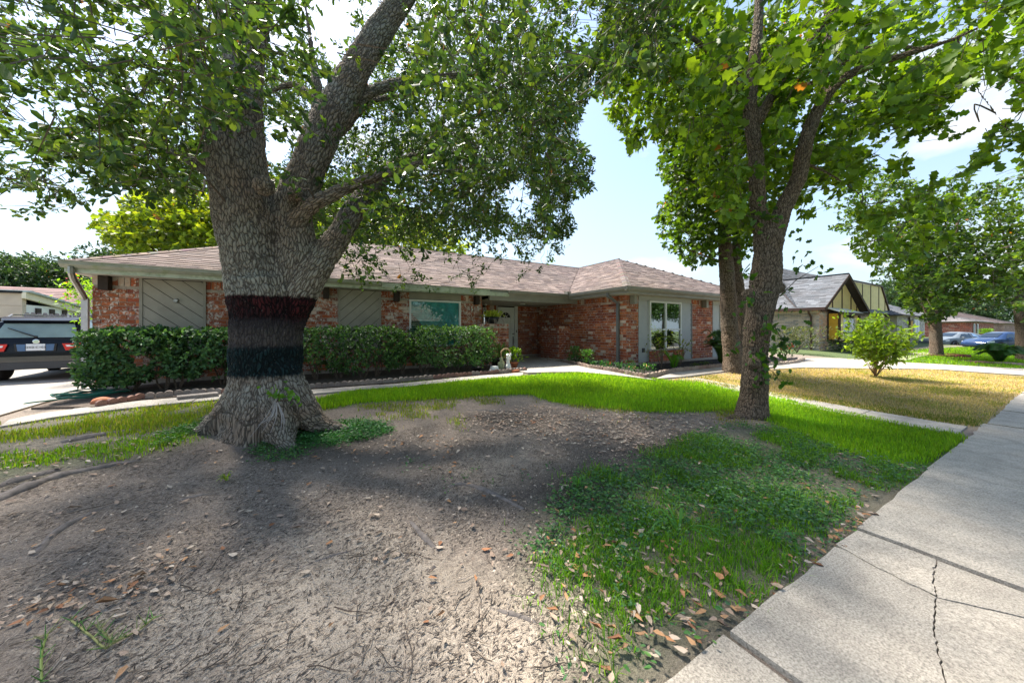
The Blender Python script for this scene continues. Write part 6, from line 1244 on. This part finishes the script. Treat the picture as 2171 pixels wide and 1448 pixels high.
# long half-timbered upper front
lx0, lx1 = 30.2, 43.5
wallprism(0, [(lx0, 2.78), (lx1, 2.78), (41.2, 5.02), (lx0, 5.02)], 9.2, m_yellow, 'upper_front')
for x in (31.6, 33.2, 34.9, 36.7, 38.6, 40.6, 42.2): batten(x, 2.78, 5.0 if x < 41.2 else 2.78+2.24*(lx1-x)/2.3, 9.2)
m = MB(); m.box(lx0, 44, 9.12, 9.198, 2.6, 2.78); m.build('band_board', m_brown, nh); m = MB(); m.prism([(lx1+.12, 9.1, 2.75), (lx1-.02, 9.1, 2.75), (41.12, 9.1, 5.04), (41.28, 9.1, 5.12)], (0, .1, 0)); m.box(lx0, 41.2, 9.1, 9.2, 5.03, 5.14); m.build('bargeboard', m_brown, nh)
for x in (33, 35.5, 40.2): m = MB(); m.box(x-.09, x+.09, 9.0, 9.1, .1, 2.6); m.build('porch_post', m_darkwood, nh)
m = MB(); m.prism([(40.6+.0+1.1*math.cos(a), 9.28, 1.45+1.05*math.sin(a)) for a in np.linspace(0, math.pi, 12)]+[(39.5, 9.28, .1), (41.7, 9.28, .1)], (0, .01, 0)); m.build('entry_arch', m_black, nh)
nw = thing('white_brick_wing', 'white-washed brick wing of the yellow house with an ochre shutter', 'house wing', (46, 9, .2)); bw = Bricks([(.6, .57, .52), (.5, .48, .44), (.66, .62, .57), (.42, .38, .34)], .3, .1, .03)
bw.seg((42.7, 8.6, 0), X_, -Y_, 9, -.1, 2.6, False); m = MB(); m.box(42.7, 52, 8.61, 15, -.2, 2.7); m.build('wall', m_mortar_tan, nw); bw.build(m_brick_tan, nw, 150)
slope_roof('shingles', [(42.2, 8.1, 2.7), (53, 8.1, 2.7), (50, 12, 4.6), (46.5, 12, 4.6)], nw, (1, 0, 0), GSH, .25, .8); slope_roof('shingles', [(42.2, 8.1, 2.7), (42.2, 13, 2.7), (46.5, 12, 4.6)], nw, (0, 1, 0), GSH, .25, .8)
m = MB(); m.box(46.3, 47.1, 8.5, 8.56, .7, 2.35); m.build('shutter_frame', m_brown, nw); m = MB(); m.box(46.4, 47.0, 8.47, 8.499, .8, 2.25); m.build('shutter', m_orange, nw); m = MB(); m.box(45.9, 46.0, 8.45, 8.55, -.1, 2.6); m.build('downspout', m_brown, nw)
m = MB(); m.box(47.6, 49.4, 8.5, 8.56, .6, 2.4); w = m.build('window_frame', m_white, nw); 
for a in (47.7, 48.55): m = MB(); m.box(a, a+.75, 8.48, 8.499, .7, 2.3); m.build('pane', m_glassdark, w)
def far_house(label, x0, x1, y0, y1, pal, roofc, ridge):
    t = thing('far_house', label, 'house', ((x0+x1)/2, (y0+y1)/2, 0)); b = Bricks(pal, .5, .16, .03); b.seg((x0, y1, 0), -Y_, -X_, y1-y0, -.3, 2.55, False); b.seg((x0, y0, 0), X_, -Y_, x1-x0, -.3, 2.55, False)
    m = MB(); m.box(x0+.01, x1, y0+.01, y1, -.4, 2.6); m.build('wall', m_mortar, t); b.build(m_brick, t, 60); h = min(x1-x0, y1-y0)/2+.5
    E_ = [(x0-.5, y0-.5), (x1+.5, y0-.5), (x1+.5, y1+.5), (x0-.5, y1+.5)]; q = lambda p, z=2.6: (p[0], p[1], z); k = (x1-x0 < y1-y0); r0, r1 = ((x0+h-.5, y0+h-.5), (x0+h-.5, y1-h+.5)) if k else ((x0+h-.5, y0+h-.5), (x1-h+.5, y0+h-.5))
    slope_roof('shingles', [q(E_[0]), q(E_[1])]+[q(r0 if k else r1, ridge), q(r0, ridge)][:2 if not k else 1], t, (1, 0, 0), roofc, .3, .9); slope_roof('shingles', [q(E_[3]), q(E_[0]), q(r0, ridge)]+([q(r1, ridge)] if k else []), t, (0, 1, 0), roofc, .3, .9)
    return t
fh = far_house('red brick house with grey hip roof far behind the parked sedans', 80, 100, 9, 21, [(.34, .075, .05), (.42, .10, .06), (.5, .22, .17), (.28, .06, .045)], [(.2, .18, .18), (.16, .15, .15)], 4.4)
for a in (80.4, 83.0): m = MB(); m.box(a+.6, a+1.6, 8.9, 8.96, .0, 2.3); w = m.build('window_frame', m_white, fh); m = MB(); m.box(a+.7, a+1.1, 8.86, 8.899, .1, 2.2); m.build('pane', m_glassdark, w)
far_house('low house with dark brown roof beyond the red brick house', 112, 135, 9, 22, [(.36, .2, .17), (.45, .28, .24), (.3, .17, .15)], [(.06, .045, .045), (.08, .06, .06)], 5.2)
bushlet('round_bush', 'small rounded bright green bush before the far red house', 'bush', tuple(W(2091, 709, 46)), 700, .5, .7, [(.14, .27, .02), (.18, .33, .03)], .16, m_leaf_far, LF_SM)
# plants at the neighbour's
bushlet('airy_shrub', 'wispy brown-green shrub against the tan brick side wall', 'shrub', tuple(W(1690, 748, 17.2)), 900, .95, 1.25, [(.10, .13, .06), (.13, .14, .07), (.08, .10, .05)], .13, m_leaf, LF_SM, stems=14)
bushlet('low_shrub', 'dark green shrubs low under the bay window of the yellow house', 'shrub', (26.8, 7.0, .2), 900, 1.5, .75, [(.04, .10, .03), (.06, .14, .04)], .14, m_leaf)
bushlet('red_flower_bush', 'small bush with red flowers in the ringed bed by the curved walk', 'flower bush', gz(1664, 763, .05), 170, .35, .55, [(.08, .16, .04), (.10, .2, .05)], .10, flowers=(16, [(.6, .04, .03)], .06))
bed('ring_bed', pix([(1612, 773), (1650, 772), (1690, 768), (1680, 764), (1640, 762), (1610, 765)]))
border('b', 'pale curved stone border of the ringed bed with the red flower bush', pix([(1600, 777), (1650, 776), (1690, 771), (1706, 766)]), .16, .14, [(1.5, 1.4, 1.25), (1.4, 1.3, 1.15)], seed=3)
rosette('sago_palm', 'big dark green sago palm beside the flat stones on the neighbouring verge', 'sago palm', tuple(W(2118, 768, 16.8)), 52, .95, .95, [(.05, .14, .04), (.07, .19, .045), (.04, .11, .04)], m_leaf2, .24, 1.0, frond=True)
for x, y, d, s, lb, c in ((2080, 770, 16.2, .55, 'flat brown stone in front of the big sago palm', (.20, .09, .065)), (2140, 773, 16.0, .6, 'pinkish flat stone, tilted, beside the brown one by the sago palm', (.42, .25, .23)), (2052, 766, 16.6, .3, 'small brown stone at the edge of the sago bed', (.18, .08, .06))):
    p = W(x, y, d); m = MB(); m.prism([p+Vector(q)*s for q in ((-.9, -.3, -.2), (.2, -.7, -.2), (1., .1, -.2), (.3, .7, -.2), (-.6, .5, -.2))], Vector((.05, .05, .34))*s, c); tag(m.build('flat_stone', m_tint, None), lb, 'stone', 'stones round the sago palm')
rg = thing('brick_tree_ring', 'low red brick ring edging the base of the shade oak', 'brick edging', g4)
for i in range(30):
    a = 2*math.pi*i/30; c = Vector(g4)+Vector((1.15*math.cos(a), 1.15*math.sin(a), .02)); m = MB() if i == 0 else m
    if i == 0: m.obox((0, 0, 0), (.11, 0, 0), (0, .05, 0), (0, 0, .11)); me = m.mesh('edging_brick', m_terra2 if 'm_terra2' in globals() else simple('dull_red_brick', (.2, .07, .05), .9, var=.3))
    o = bpy.data.objects.new('edging_brick', me); COL.objects.link(o); o.parent = rg; o.location = c-Vector(g4); o.rotation_euler = (0, 0, a+math.pi/2)
# wooden fence and beige house at the end of the driveway
FY = 19.6; fz = .1
fe = thing('wooden_fence', 'weathered grey dog-eared picket fence closing the end of the driveway', 'fence', (-6.5, FY, fz))
m = MB(); m.prism([(-.068, 0, 0), (.068, 0, 0), (.068, 0, 1.88), (.035, 0, 1.96), (-.035, 0, 1.96), (-.068, 0, 1.88)], (0, .018, 0)); pk = m.mesh('picket', m_fence); x = -9.0
while x < -3.2:
    o = bpy.data.objects.new('picket', pk); COL.objects.link(o); o.parent = fe; o.location = (x+6.5, random.uniform(-.006, .006), random.uniform(-.025, .025)+(.03 if x < -7 else 0)); x += .143 if abs(x+8.0) > .08 and abs(x+7.0) > .08 else .18
for z in (.4, 1.0, 1.6): m = MB(); m.box(-9.05, -3.2, FY+.02, FY+.06, fz+z-.045, fz+z+.045); m.build('rail', m_fence, fe)
for x in (-8.0, -7.0): m = MB(); m.box(x-.02, x+.03, FY-.03, FY-.005, fz, fz+1.98); m.build('gate_gap_light', m_whitespout, fe)  # pale strips painted in for daylight showing through the gate gaps
bh = thing('beige_house', 'flat-fronted beige neighbour house with a sloping cream roof edge', 'house', (-14, 22, .1))
for i in range(6): z = .1+.45*i; m = MB(); m.box(-24, -9.15, FY+.1-.012*(i % 2), FY+.3, z+.006, z+.45); m.build('siding_board', m_beige, bh)
m = MB(); m.box(-24.2, -9.1, FY+.0, FY+.3, 2.80, 2.88); m.build('roof_edge', m_black, bh); m = MB(); m.box(-10.3, -9.16, FY+.06, FY+.085, .1, 1.9); m.build('dark_doorway', m_black, bh)
m = MB(); m.box(-24, -9.15, FY+.3, 24.5, .1, 2.4); m.build('wall', m_white, bh)
m = MB(); m.prism([(-9.12, FY+.0, 2.62), (-9.12, 23.2, 2.2), (-9.12, 23.2, 2.42), (-9.12, FY+.0, 2.84)], (.1, 0, 0)); m.build('bargeboard', m_cream, bh); m = MB(); m.prism([(-24, FY, 2.85), (-8.9, FY, 2.85), (-8.9, 23.3, 2.43), (-24, 23.3, 2.43)], (0, 0, .06)); m.build('roof', simple('pale_roll_roof', (.42, .50, .50), .7), bh)
for y in (20.5, 21.3, 22.1, 22.9): m = MB(); m.box(-9.145, -9.11, y-.14, y+.14, .2, 2.3); m.build('dark_panel', m_darkwood, bh)
m = MB(); cx, cy = W(62, 620, 15)[:2]; m.lathe([(.0, 2.2), (.16, 2.2), (.16, 3.0), (.22, 3.02), (.22, 3.14), (.17, 3.16), (0, 3.16)], (cx, cy, 0), 'z', 14); m.build('chimney_pot', m_terra, bh)
br = thing('brown_roofed_house', 'house with faded red-brown roof seen over the picket fence', 'house', (-12, 34, .1)); slope_roof('shingles', [(-30, 29, 2.3), (-4, 29, 2.3), (-4, 33, 4.0), (-30, 33, 4.0)], br, (1, 0, 0), [(.28, .18, .17), (.24, .15, .14)], .3, .9); m = MB(); m.box(-29.5, -4.5, 29.4, 33, 0, 2.35); m.build('wall', m_beige, br)
# across the street, behind the camera: what the windows mirror
os_ = thing('street_house', 'plain tan house across the street, mirrored in the wing window', 'house', (12, -22, 0)); m = MB(); m.box(4, 22, -30, -22, -.1, 2.6); m.build('wall', m_beige, os_)
slope_roof('shingles', [(22.6, -21.4, 2.5), (3.4, -21.4, 2.5), (7, -26, 4.8), (19, -26, 4.8)], os_, (1, 0, 0), [(.24, .19, .15), (.2, .16, .13)], .4, 1.2)
for i, (x, y, h) in enumerate(((13, -15, 9), (36, -14, 9), (-3, -16, 9), (47, -19, 10), (56, -22, 10))):
    t = thing('street_tree', 'broad tree across the street, mirrored in the windows', 'tree', (x, y, 0), 'trees across the street'); m = MB(); m.tube([(x, y, -.1), (x+.2, y, 2.5), (x, y, h*.7)], [.3, .25, .1], 8); m.build('trunk', m_twig, t)
    n = 5000; p = np.array([x, y, h*.62])+rdir(n)*np.array([3.6, 3.4, h*.36])*R.uniform(.35, 1, (n, 1)); V, T, C = scatter(*LF_SM, p, rdir(n), rdir(n), .42, tints(n, [(.05, .11, .03), (.07, .14, .03)])); npobj('crown', V, T, m_leaf_far, t, C, kind='stuff')
# ------------------------------------------------------------------ lawns, weeds, leaf litter
def blades(name, label, poly, dens, hgt, wid, cols, fall=.5, dmax=99, edge=.0, sparse=None, lean=.5, hv=.35, wgt=None):
    w = pix([p for p in poly]); xs = [p[0] for p in w]; ys = [p[1] for p in w]; A = (max(xs)-min(xs))*(max(ys)-min(ys)); n = int(A*dens); q = np.random.default_rng(abs(hash(name)) % 1000+len(poly))
    p = np.stack([q.uniform(min(xs), max(xs), n), q.uniform(min(ys), max(ys), n)], 1)
    j = .10*(fbm(p[:, 0]*1.0, p[:, 1]*1.0, 3.1, 2)-.5)*2; k = inpoly(p[:, 0]+j+q.normal(size=n)*edge, p[:, 1]+j+q.normal(size=n)*edge, w)
    d = CA*p[:, 0]+SA*p[:, 1]; k &= q.uniform(0, 1, n) < np.clip((5.5/np.maximum(d, .5))**fall, .05, 1)
    k &= ~(inpoly(p[:, 0], p[:, 1], hp) & (q.uniform(0, 1, n) < .97)) & ~(inpoly(p[:, 0], p[:, 1], pl)) & ~((p[:, 1] < .93+.03*q.normal(size=n)))
    if sparse: k &= fbm(p[:, 0], p[:, 1], sparse[0], 3) > sparse[1]+q.normal(size=n)*.05
    p, d = p[k], d[k]; n = len(p); a = q.uniform(0, 6.28, n); h = hgt*np.clip(1+q.normal(size=n)*hv, .35, 2)*(.75+.7*(fbm(p[:, 0], p[:, 1], 1.3, 2)-.25)); sc = np.clip((d/5.5)**.5, 1, 3); wd = wid*sc*q.uniform(.7, 1.3, n)
    z = zt(p[:, 0], p[:, 1]); b = np.stack([p[:, 0], p[:, 1], z-.004], 1); s = np.stack([np.cos(a), np.sin(a), 0*a], 1)*wd[:, None]; g = np.stack([-np.sin(a), np.cos(a), 0*a], 1); ln = q.uniform(0, lean, n)[:, None]*h[:, None]
    up = np.array([0, 0, 1.])*h[:, None]; V = np.stack([b-s, b+s, b+g*ln*.4+up*.62+s*.75, b+g*ln*.4+up*.62-s*.75, b+g*ln*1.1+up], 1).reshape(-1, 3); o = np.arange(n)[:, None]*5; T = np.concatenate([o+[0, 1, 2], o+[0, 2, 3], o+[3, 2, 4]]); 
    c = np.array(cols)[q.integers(0, len(cols), n)]*(1+q.normal(size=(n, 1))*.18)*(.75+.6*fbm(p[:, 0], p[:, 1], .9, 2))[:, None]; C = np.repeat(np.clip(c, .005, 1), 5, 0)
    o = npobj(name, V, T, m_grass, None, C, kind='stuff'); tag(o, label); print(name, n); return o
LG = [(.19, .38, .018), (.24, .43, .02), (.28, .44, .03), (.15, .32, .018)]
blades('lawn_grass', 'bright green lawn curving round the bare dirt yard', LAWN, 5200, .07, .0042, LG, .5, edge=.05)
TG = [(.49, .39, .24), (.55, .45, .30), (.43, .33, .21), (.38, .29, .18), (.26, .27, .10)]
blades('dry_grass', 'dry straw-coloured lawn beside the narrow front walk', BROWN, 2000, .042, .0045, TG, .75, edge=.11, lean=1.1)
blades('dry_edge_grass', 'greener grass along the near edge of the dry lawn', [(1640, 842), (1480, 815), (1400, 809), (1480, 809), (1640, 832), (1900, 866), (2090, 896), (2130, 880), (2160, 866), (2104, 912), (1900, 880)], 2200, .05, .0045, [(.10, .17, .02), (.14, .2, .03), (.2, .2, .06)], .5, edge=.08)
blades('dry_lawn_green', 'greener patches scattered in the dry lawn', BROWN, 1500, .045, .0045, [(.16, .24, .03), (.22, .27, .05), (.28, .3, .09)], .7, edge=.1, sparse=(1.1, .56))
blades('far_lawn_grass', 'bright green neighbouring lawn in front of the parked cars', [(1890, 768), (1895, 752), (1960, 740), (2171, 733), (2171, 783), (2000, 774)], 260, .08, .009, LG, .25, edge=.2)
YG = [(.17, .26, .02), (.2, .28, .03), (.13, .22, .02), (.26, .25, .07)]
blades('thin_grass', 'thin yellow-green grass between the hedge walk and the painted oak', YLAWN, 3800, .055, .004, YG, .3, edge=.08, sparse=(1.6, .35))
blades('thin_grass', 'patchy grass at the driveway side of the painted oak roots', YLAWN2, 4200, .05, .004, [(.11, .25, .02), (.16, .30, .02), (.19, .27, .03)], .2, edge=.08, sparse=(1.9, .40))
blades('patch_grass', 'yellowing grass patches on the dirt behind the painted oak', [(660, 872), (760, 856), (860, 850), (1000, 842), (1080, 850), (1000, 880), (960, 920), (840, 925), (760, 900), (700, 890)], 2400, .05, .004, YG, .3, edge=.1, sparse=(2.2, .47))
blades('edge_grass', 'short grass fringe at the dirt edge of the lawn', [(1120, 838), (1200, 856), (1280, 866), (1420, 874), (1560, 870), (1640, 895), (1560, 900), (1420, 890), (1280, 885), (1150, 870)], 2200, .05, .004, [(.12, .2, .02), (.2, .23, .05), (.28, .24, .1)], .3, edge=.15, sparse=(2.5, .43))
blades('weed_grass', 'bright grass tufts among the weeds beside the sidewalk', WEED, 6500, .065, .003, [(.12, .30, .02), (.16, .36, .02), (.21, .38, .03), (.08, .2, .02)], .1, edge=.1, sparse=(2.3, .49), lean=1.2)
def weeds(name, label, poly, dens, size, cols, sparse=None, hh=.05, edge=.1, k=7):
    w = pix(poly); xs = [p[0] for p in w]; ys = [p[1] for p in w]; n = int((max(xs)-min(xs))*(max(ys)-min(ys))*dens); p = np.stack([R.uniform(min(xs), max(xs), n), R.uniform(min(ys), max(ys), n)], 1)
    m_ = inpoly(p[:, 0]+R.normal(size=n)*edge, p[:, 1]+R.normal(size=n)*edge, w) & (p[:, 1] > .93)
    if sparse: m_ &= fbm(p[:, 0], p[:, 1], sparse[0], 3) > sparse[1]+R.normal(size=n)*.06
    p = p[m_]; n = len(p); b = np.repeat(np.stack([p[:, 0], p[:, 1], zt(p[:, 0], p[:, 1])], 1), k, 0); off_ = R.normal(size=(n*k, 3))*np.array([.03, .03, 0]); b = b+off_; b[:, 2] += np.abs(R.normal(size=n*k))*hh*.6+.006
    d = off_*25+rdir(n*k)*.7; d[:, 2] = np.abs(d[:, 2])*.35; V, T, C = scatter(*LF_OB, b, d, rdir(n*k, 1.6), size*R.uniform(.5, 1.3, n*k), tints(n*k, cols, .2)*np.repeat(R.uniform(.75, 1.25, (n, 1)), k, 0)); o = npobj(name, V, T, m_leaf, None, C, kind='stuff'); tag(o, label); print(name, n*k)
WC = [(.07, .18, .055), (.09, .23, .06), (.06, .15, .065), (.12, .27, .06), (.08, .17, .09)]
weeds('ground_cover', 'low dark green weeds spreading from the sidewalk over the dirt', WEED, 560, .032, WC, (1.7, .49))
weeds('ground_cover', 'dense dark green weeds nearest the sidewalk edge under the bright lawn', [(1420, 960), (1500, 915), (1640, 905), (1780, 955), (1900, 985), (1985, 990), (1870, 1090), (1700, 1120), (1500, 1080), (1380, 1010)], 520, .03, WC, (2.2, .45))
weeds('clover', 'dense clover patch at the foot of the painted oak', [(610, 930), (650, 905), (720, 895), (800, 895), (835, 912), (780, 935), (700, 948), (640, 945)], 1500, .03, [(.06, .2, .06), (.05, .16, .05), (.08, .24, .06)], None, .05, .06)
weeds('clover', 'smaller weed patch in front of the painted oak roots', [(530, 955), (570, 938), (630, 945), (660, 960), (620, 975), (550, 978)], 1200, .026, WC, (3, .35), .04, .05)
weeds('weed_sprouts', 'scattered little weeds on the bare dirt', [(850, 980), (1240, 1000), (1200, 1120), (1020, 1090), (840, 1010)], 60, .03, WC, (2.2, .5), .05, .05)
weeds('clover', 'green weeds beside the painted oak root', [(330, 930), (400, 905), (450, 890), (440, 912), (400, 925), (340, 950)], 1100, .03, [(.07, .2, .03), (.09, .24, .03)], None, .05, .04)
# tall grass tufts that stand out
for x, y, n, h, r, lb in ((1440, 1130, 9, .16, .3, 'arching tuft of long green grass leaning over the weeds'), (1225, 1035, 12, .13, .10, 'small upright grass tuft on the dark soil, beside a broad single blade'), (1040, 1057, 0, 0, 0, '')):
    if n: rosette('grass_tuft', lb, 'grass tuft', gz(x, y), n, h, r, [(.08, .24, .05), (.10, .28, .05)], m_grass, .009, .9)
for x, y, lb in ((480, 1020, 'pale yellow-green grass sprout on the dirt before the painted oak'), (1530, 880, 'lone light green grass tuft near the knobbly oak')): rosette('grass_tuft', lb, 'grass tuft', gz(x, y), 26, .07, .08, [(.25, .34, .05), (.2, .3, .05)], m_grass, .005, .7)
# runners of grass across the near dirt
m = MB(); RC = [(.3, .3, .1), (.22, .28, .07)]
for pts in ([(150, 1320), (190, 1350), (222, 1375), (240, 1365), (290, 1340), (330, 1310)], [(100, 1350), (88, 1390), (88, 1448)], [(240, 1365), (225, 1350), (205, 1330)], [(1230, 1400), (1290, 1420), (1310, 1460)]):
    P = [(*G(*p), 0) for p in pts]; P = smooth_path([(a, b, float(zt(a, b))+.012) for a, b, _ in P], 5); m.tube(P, .0045, 5, col=random.choice(RC))
    for q in P[::2]:
        for _ in range(3): m.tube([q, q+np.array([random.uniform(-.05, .05), random.uniform(-.05, .05), random.uniform(.01, .06)])], [.003, .0012], 3, col=random.choice([(.10, .25, .04), (.3, .3, .12)]))
tag(m.build('grass_runners', m_tint, None, kind='stuff'), 'straggling grass runners across the bare dirt')
# fallen leaves: the largest are things, the rest litter
LT = [(.42, .32, .245), (.48, .38, .29), (.34, .245, .185), (.25, .175, .13), (.52, .43, .34), (.4, .28, .2)]; LO = [(.40, .19, .085), (.46, .25, .12), (.30, .13, .06), (.36, .2, .1)]
def litter(n, poly, orange, dens=None):
    w = pix(poly); xs = [p[0] for p in w]; ys = [p[1] for p in w]; out = []
    p = np.stack([R.uniform(min(xs), max(xs), n*6), R.uniform(min(ys), max(ys), n*6)], 1); p = p[inpoly(p[:, 0]+R.normal(size=len(p))*.15, p[:, 1]+R.normal(size=len(p))*.1, w)]
    if dens: p = p[fbm(p[:, 0], p[:, 1], dens[0], 2) > dens[1]]
    p = p[:n]; return p, R.uniform(0, 1, len(p)) < orange
DIRT = [(-200, 1480), (-100, 1040), (200, 985), (420, 940), (700, 950), (960, 900), (1250, 960), (1330, 985), (1200, 1050), (1150, 1200), (1200, 1480)]
sets = [litter(300, DIRT, .3), litter(170, [(-50, 1290), (60, 1255), (300, 1190), (420, 1180), (330, 1280), (120, 1330), (-50, 1360)], .3), litter(260, WEED, .35), litter(200, [(1130, 1150), (1250, 1130), (1500, 1200), (1560, 1330), (1380, 1470), (1200, 1470), (1230, 1340)], .4), litter(2300, LEAFY, .06), litter(160, YLAWN2, .15), litter(60, [(620, 960), (760, 950), (980, 930), (1000, 960), (800, 985)], .35), litter(90, [(1500, 1345), (1700, 1215), (1850, 1100), (1840, 1085), (1690, 1200), (1490, 1335)], .45), litter(250, [(200, 866), (470, 838), (660, 827), (1000, 799), (1000, 790), (660, 818), (300, 842)], .3)]
P = np.concatenate([s[0] for s in sets]); O = np.concatenate([s[1] for s in sets]); n = len(P); src = np.repeat(np.arange(len(sets)), [len(s[0]) for s in sets]); sz = np.where(src == 4, .046, np.where(src == 1, .043, .05))*R.uniform(.35, 1.35, n); sz[R.integers(0, n, 40)] *= 1.5
pos = np.stack([P[:, 0], P[:, 1], zt(P[:, 0], P[:, 1])+.012+R.uniform(0, .012, n)], 1); inw = inpoly(*PR(pos)[:2], WEED); pos[:, 2] += inw*R.uniform(0, .03, n)
a = R.uniform(0, 6.28, n); d = np.stack([np.cos(a), np.sin(a), R.normal(size=n)*.12], 1); nn = np.stack([R.normal(size=n)*.17, R.normal(size=n)*.17, np.ones(n)], 1); tn = np.where(O[:, None], tints(n, LO, .15), tints(n, LT, .18))
LF_DRY = ([(0, 0, .0), (.3, .17, .05), (.7, .25, .11), (1, 0, .03), (.7, -.25, .11), (.3, -.17, .05), (.5, 0, -.01), (-.18, .01, .02)], [(0, 6, 1), (1, 6, 2), (2, 6, 3), (3, 6, 4), (4, 6, 5), (5, 6, 0), (7, 0, 1)])
X, Y, D = PR(pos); vis = np.where((X > 0) & (X < 2171) & (Y < 1448) & (D > .4), sz/D**1.5, 0); order = np.argsort(-vis)[:300]; ms = {}
for o_, cols in ((True, LO), (False, LT)): ms[o_] = [npmesh('leaf', np.array(LF_DRY[0])*np.array([1, kw, kz])+np.outer(np.array(LF_DRY[0])[:, 0]**2, [0, kb, 0]), LF_DRY[1], m_dry, np.tile(np.array(c)*kc, (8, 1))) for c in cols for kw, kz, kb, kc in ((1, 1, 0, 1), (.75, 2.6, .12, .85), (1.2, -.8, -.1, 1.1), (.9, 1.6, .2, .7))]
x_, y_, z_ = frames(d[order], nn[order])
for i, q in enumerate(order):
    o = bpy.data.objects.new('fallen_leaf', random.choice(ms[bool(O[q])])); COL.objects.link(o); s_ = sz[q]; o.matrix_world = Matrix([[x_[i, k]*s_, y_[i, k]*s_, z_[i, k]*s_, pos[q, k]] for k in range(3)]+[[0, 0, 0, 1]])
    loc = 'among the green weeds' if inw[q] else 'on the bare dirt yard'
    tag(o, ('orange-brown' if O[q] else 'pale tan')+' dry oak leaf fallen '+loc, 'fallen leaf', ('orange' if O[q] else 'tan')+' leaves fallen '+loc)
m_ = np.ones(n, bool); m_[order] = False; V, T, C = scatter(*LF_DRY, pos[m_], d[m_], nn[m_], sz[m_], tn[m_]); tag(npobj('leaf_litter', V, T, m_dry, None, C, kind='stuff'), 'small dry oak leaves littering the yard')
# crumbs of mulch, twigs and rootlets on the dirt
w = pix([(-300, 1500), (-200, 1040), (0, 1030), (200, 985), (420, 940), (560, 950), (700, 950), (960, 890), (1300, 880), (1500, 915), (1330, 985), (1250, 1060), (1260, 1480)]); n = 270000; p = np.stack([R.uniform(-3.4, 5.5, n), R.uniform(.0, 5.2, n)], 1); d_ = CA*p[:, 0]+SA*p[:, 1]
k = inpoly(p[:, 0], p[:, 1], w) & (d_ > .4) & (p[:, 1] > .95); k &= (fbm(p[:, 0], p[:, 1], 2.6, 4) > .40+R.normal(size=n)*.07); p = p[k]; n = len(p); a = np.where(R.uniform(0, 1, n) < .6, R.normal(.4, .5, n), R.uniform(0, 6.28, n)); d = np.stack([np.cos(a), np.sin(a), R.normal(size=n)*.15], 1)
CR = ([(0, .5, 0), (.5, .7, .25), (1, 0, .1), (.5, -.7, .25), (0, -.5, 0)], [(0, 1, 4), (1, 3, 4), (1, 2, 3)]); CR = (np.array(CR[0])*np.array([1, .13, .25]), CR[1])
V, T, C = scatter(*CR, np.stack([p[:, 0], p[:, 1], zt(p[:, 0], p[:, 1])+.003], 1), d, np.tile([0, 0, 1.], (n, 1)), .015*R.uniform(.3, 1.3, n)**1.6*1.5, tints(n, [(.06, .048, .04), (.09, .07, .058), (.045, .036, .032), (.16, .125, .10), (.3, .25, .2), (.40, .33, .26), (.22, .17, .13)], .2)); tag(npobj('mulch_crumbs', V, T, m_debris, None, C, kind='stuff'), 'dark crumbs of mulch and bark on the dirt'); print('crumbs', n)
n = 9000; p = np.stack([R.uniform(-3.4, 5.5, n), R.uniform(.95, 4.6, n)], 1); p = p[inpoly(p[:, 0], p[:, 1], w) & (CA*p[:, 0]+SA*p[:, 1] > .5)]; n = len(p)
PB = ([(1, 0, .1), (0, .8, 0), (-.9, .1, .05), (.1, -.85, 0), (.05, .1, .75)], [(0, 1, 4), (1, 2, 4), (2, 3, 4), (3, 0, 4)])
V, T, C = scatter(*PB, np.stack([p[:, 0], p[:, 1], zt(p[:, 0], p[:, 1])-.001], 1), rdir(n)*np.array([1, 1, .1]), np.tile([0, 0, 1.], (n, 1)), .007*R.uniform(.3, 1, n)**2*2.2, tints(n, [(.42, .34, .27), (.3, .24, .19), (.5, .42, .34), (.2, .155, .12)], .15)); tag(npobj('soil_clods', V, T, m_debris, None, C, kind='stuff'), 'small clods and grit on the bare dirt')
m = MB()
for i in range(230):
    x, y = random.uniform(-20, 1450), random.uniform(960, 1440)
    if inpoly(np.array([x]), np.array([y]), WEED)[0] and random.random() < .6: continue
    X, Y = G(x, y); a = random.gauss(.5, .9); L_ = random.uniform(.04, .22)*(1 if random.random() < .85 else 2); P = []
    for j in range(5): u = (j/4-.5)*L_; xx, yy = X+u*math.cos(a)+.05*L_*math.sin(j*1.7+i), Y+u*math.sin(a)+.05*L_*math.cos(j*2.1+i); P.append((xx, yy, float(zt(xx, yy))+.006+random.uniform(0, .012)))
    if min(q[1] for q in P) < .95: continue
    r = random.uniform(.0012, .003); m.tube(P, [r, r, r*.9, r*.7, r*.4], 4, col=random.choice([(.12, .09, .07), (.2, .16, .13), (.38, .32, .27), (.07, .055, .045)]))
tag(m.build('fallen_twigs', m_debris, None, kind='stuff'), 'thin twigs and rootlets scattered on the dirt')
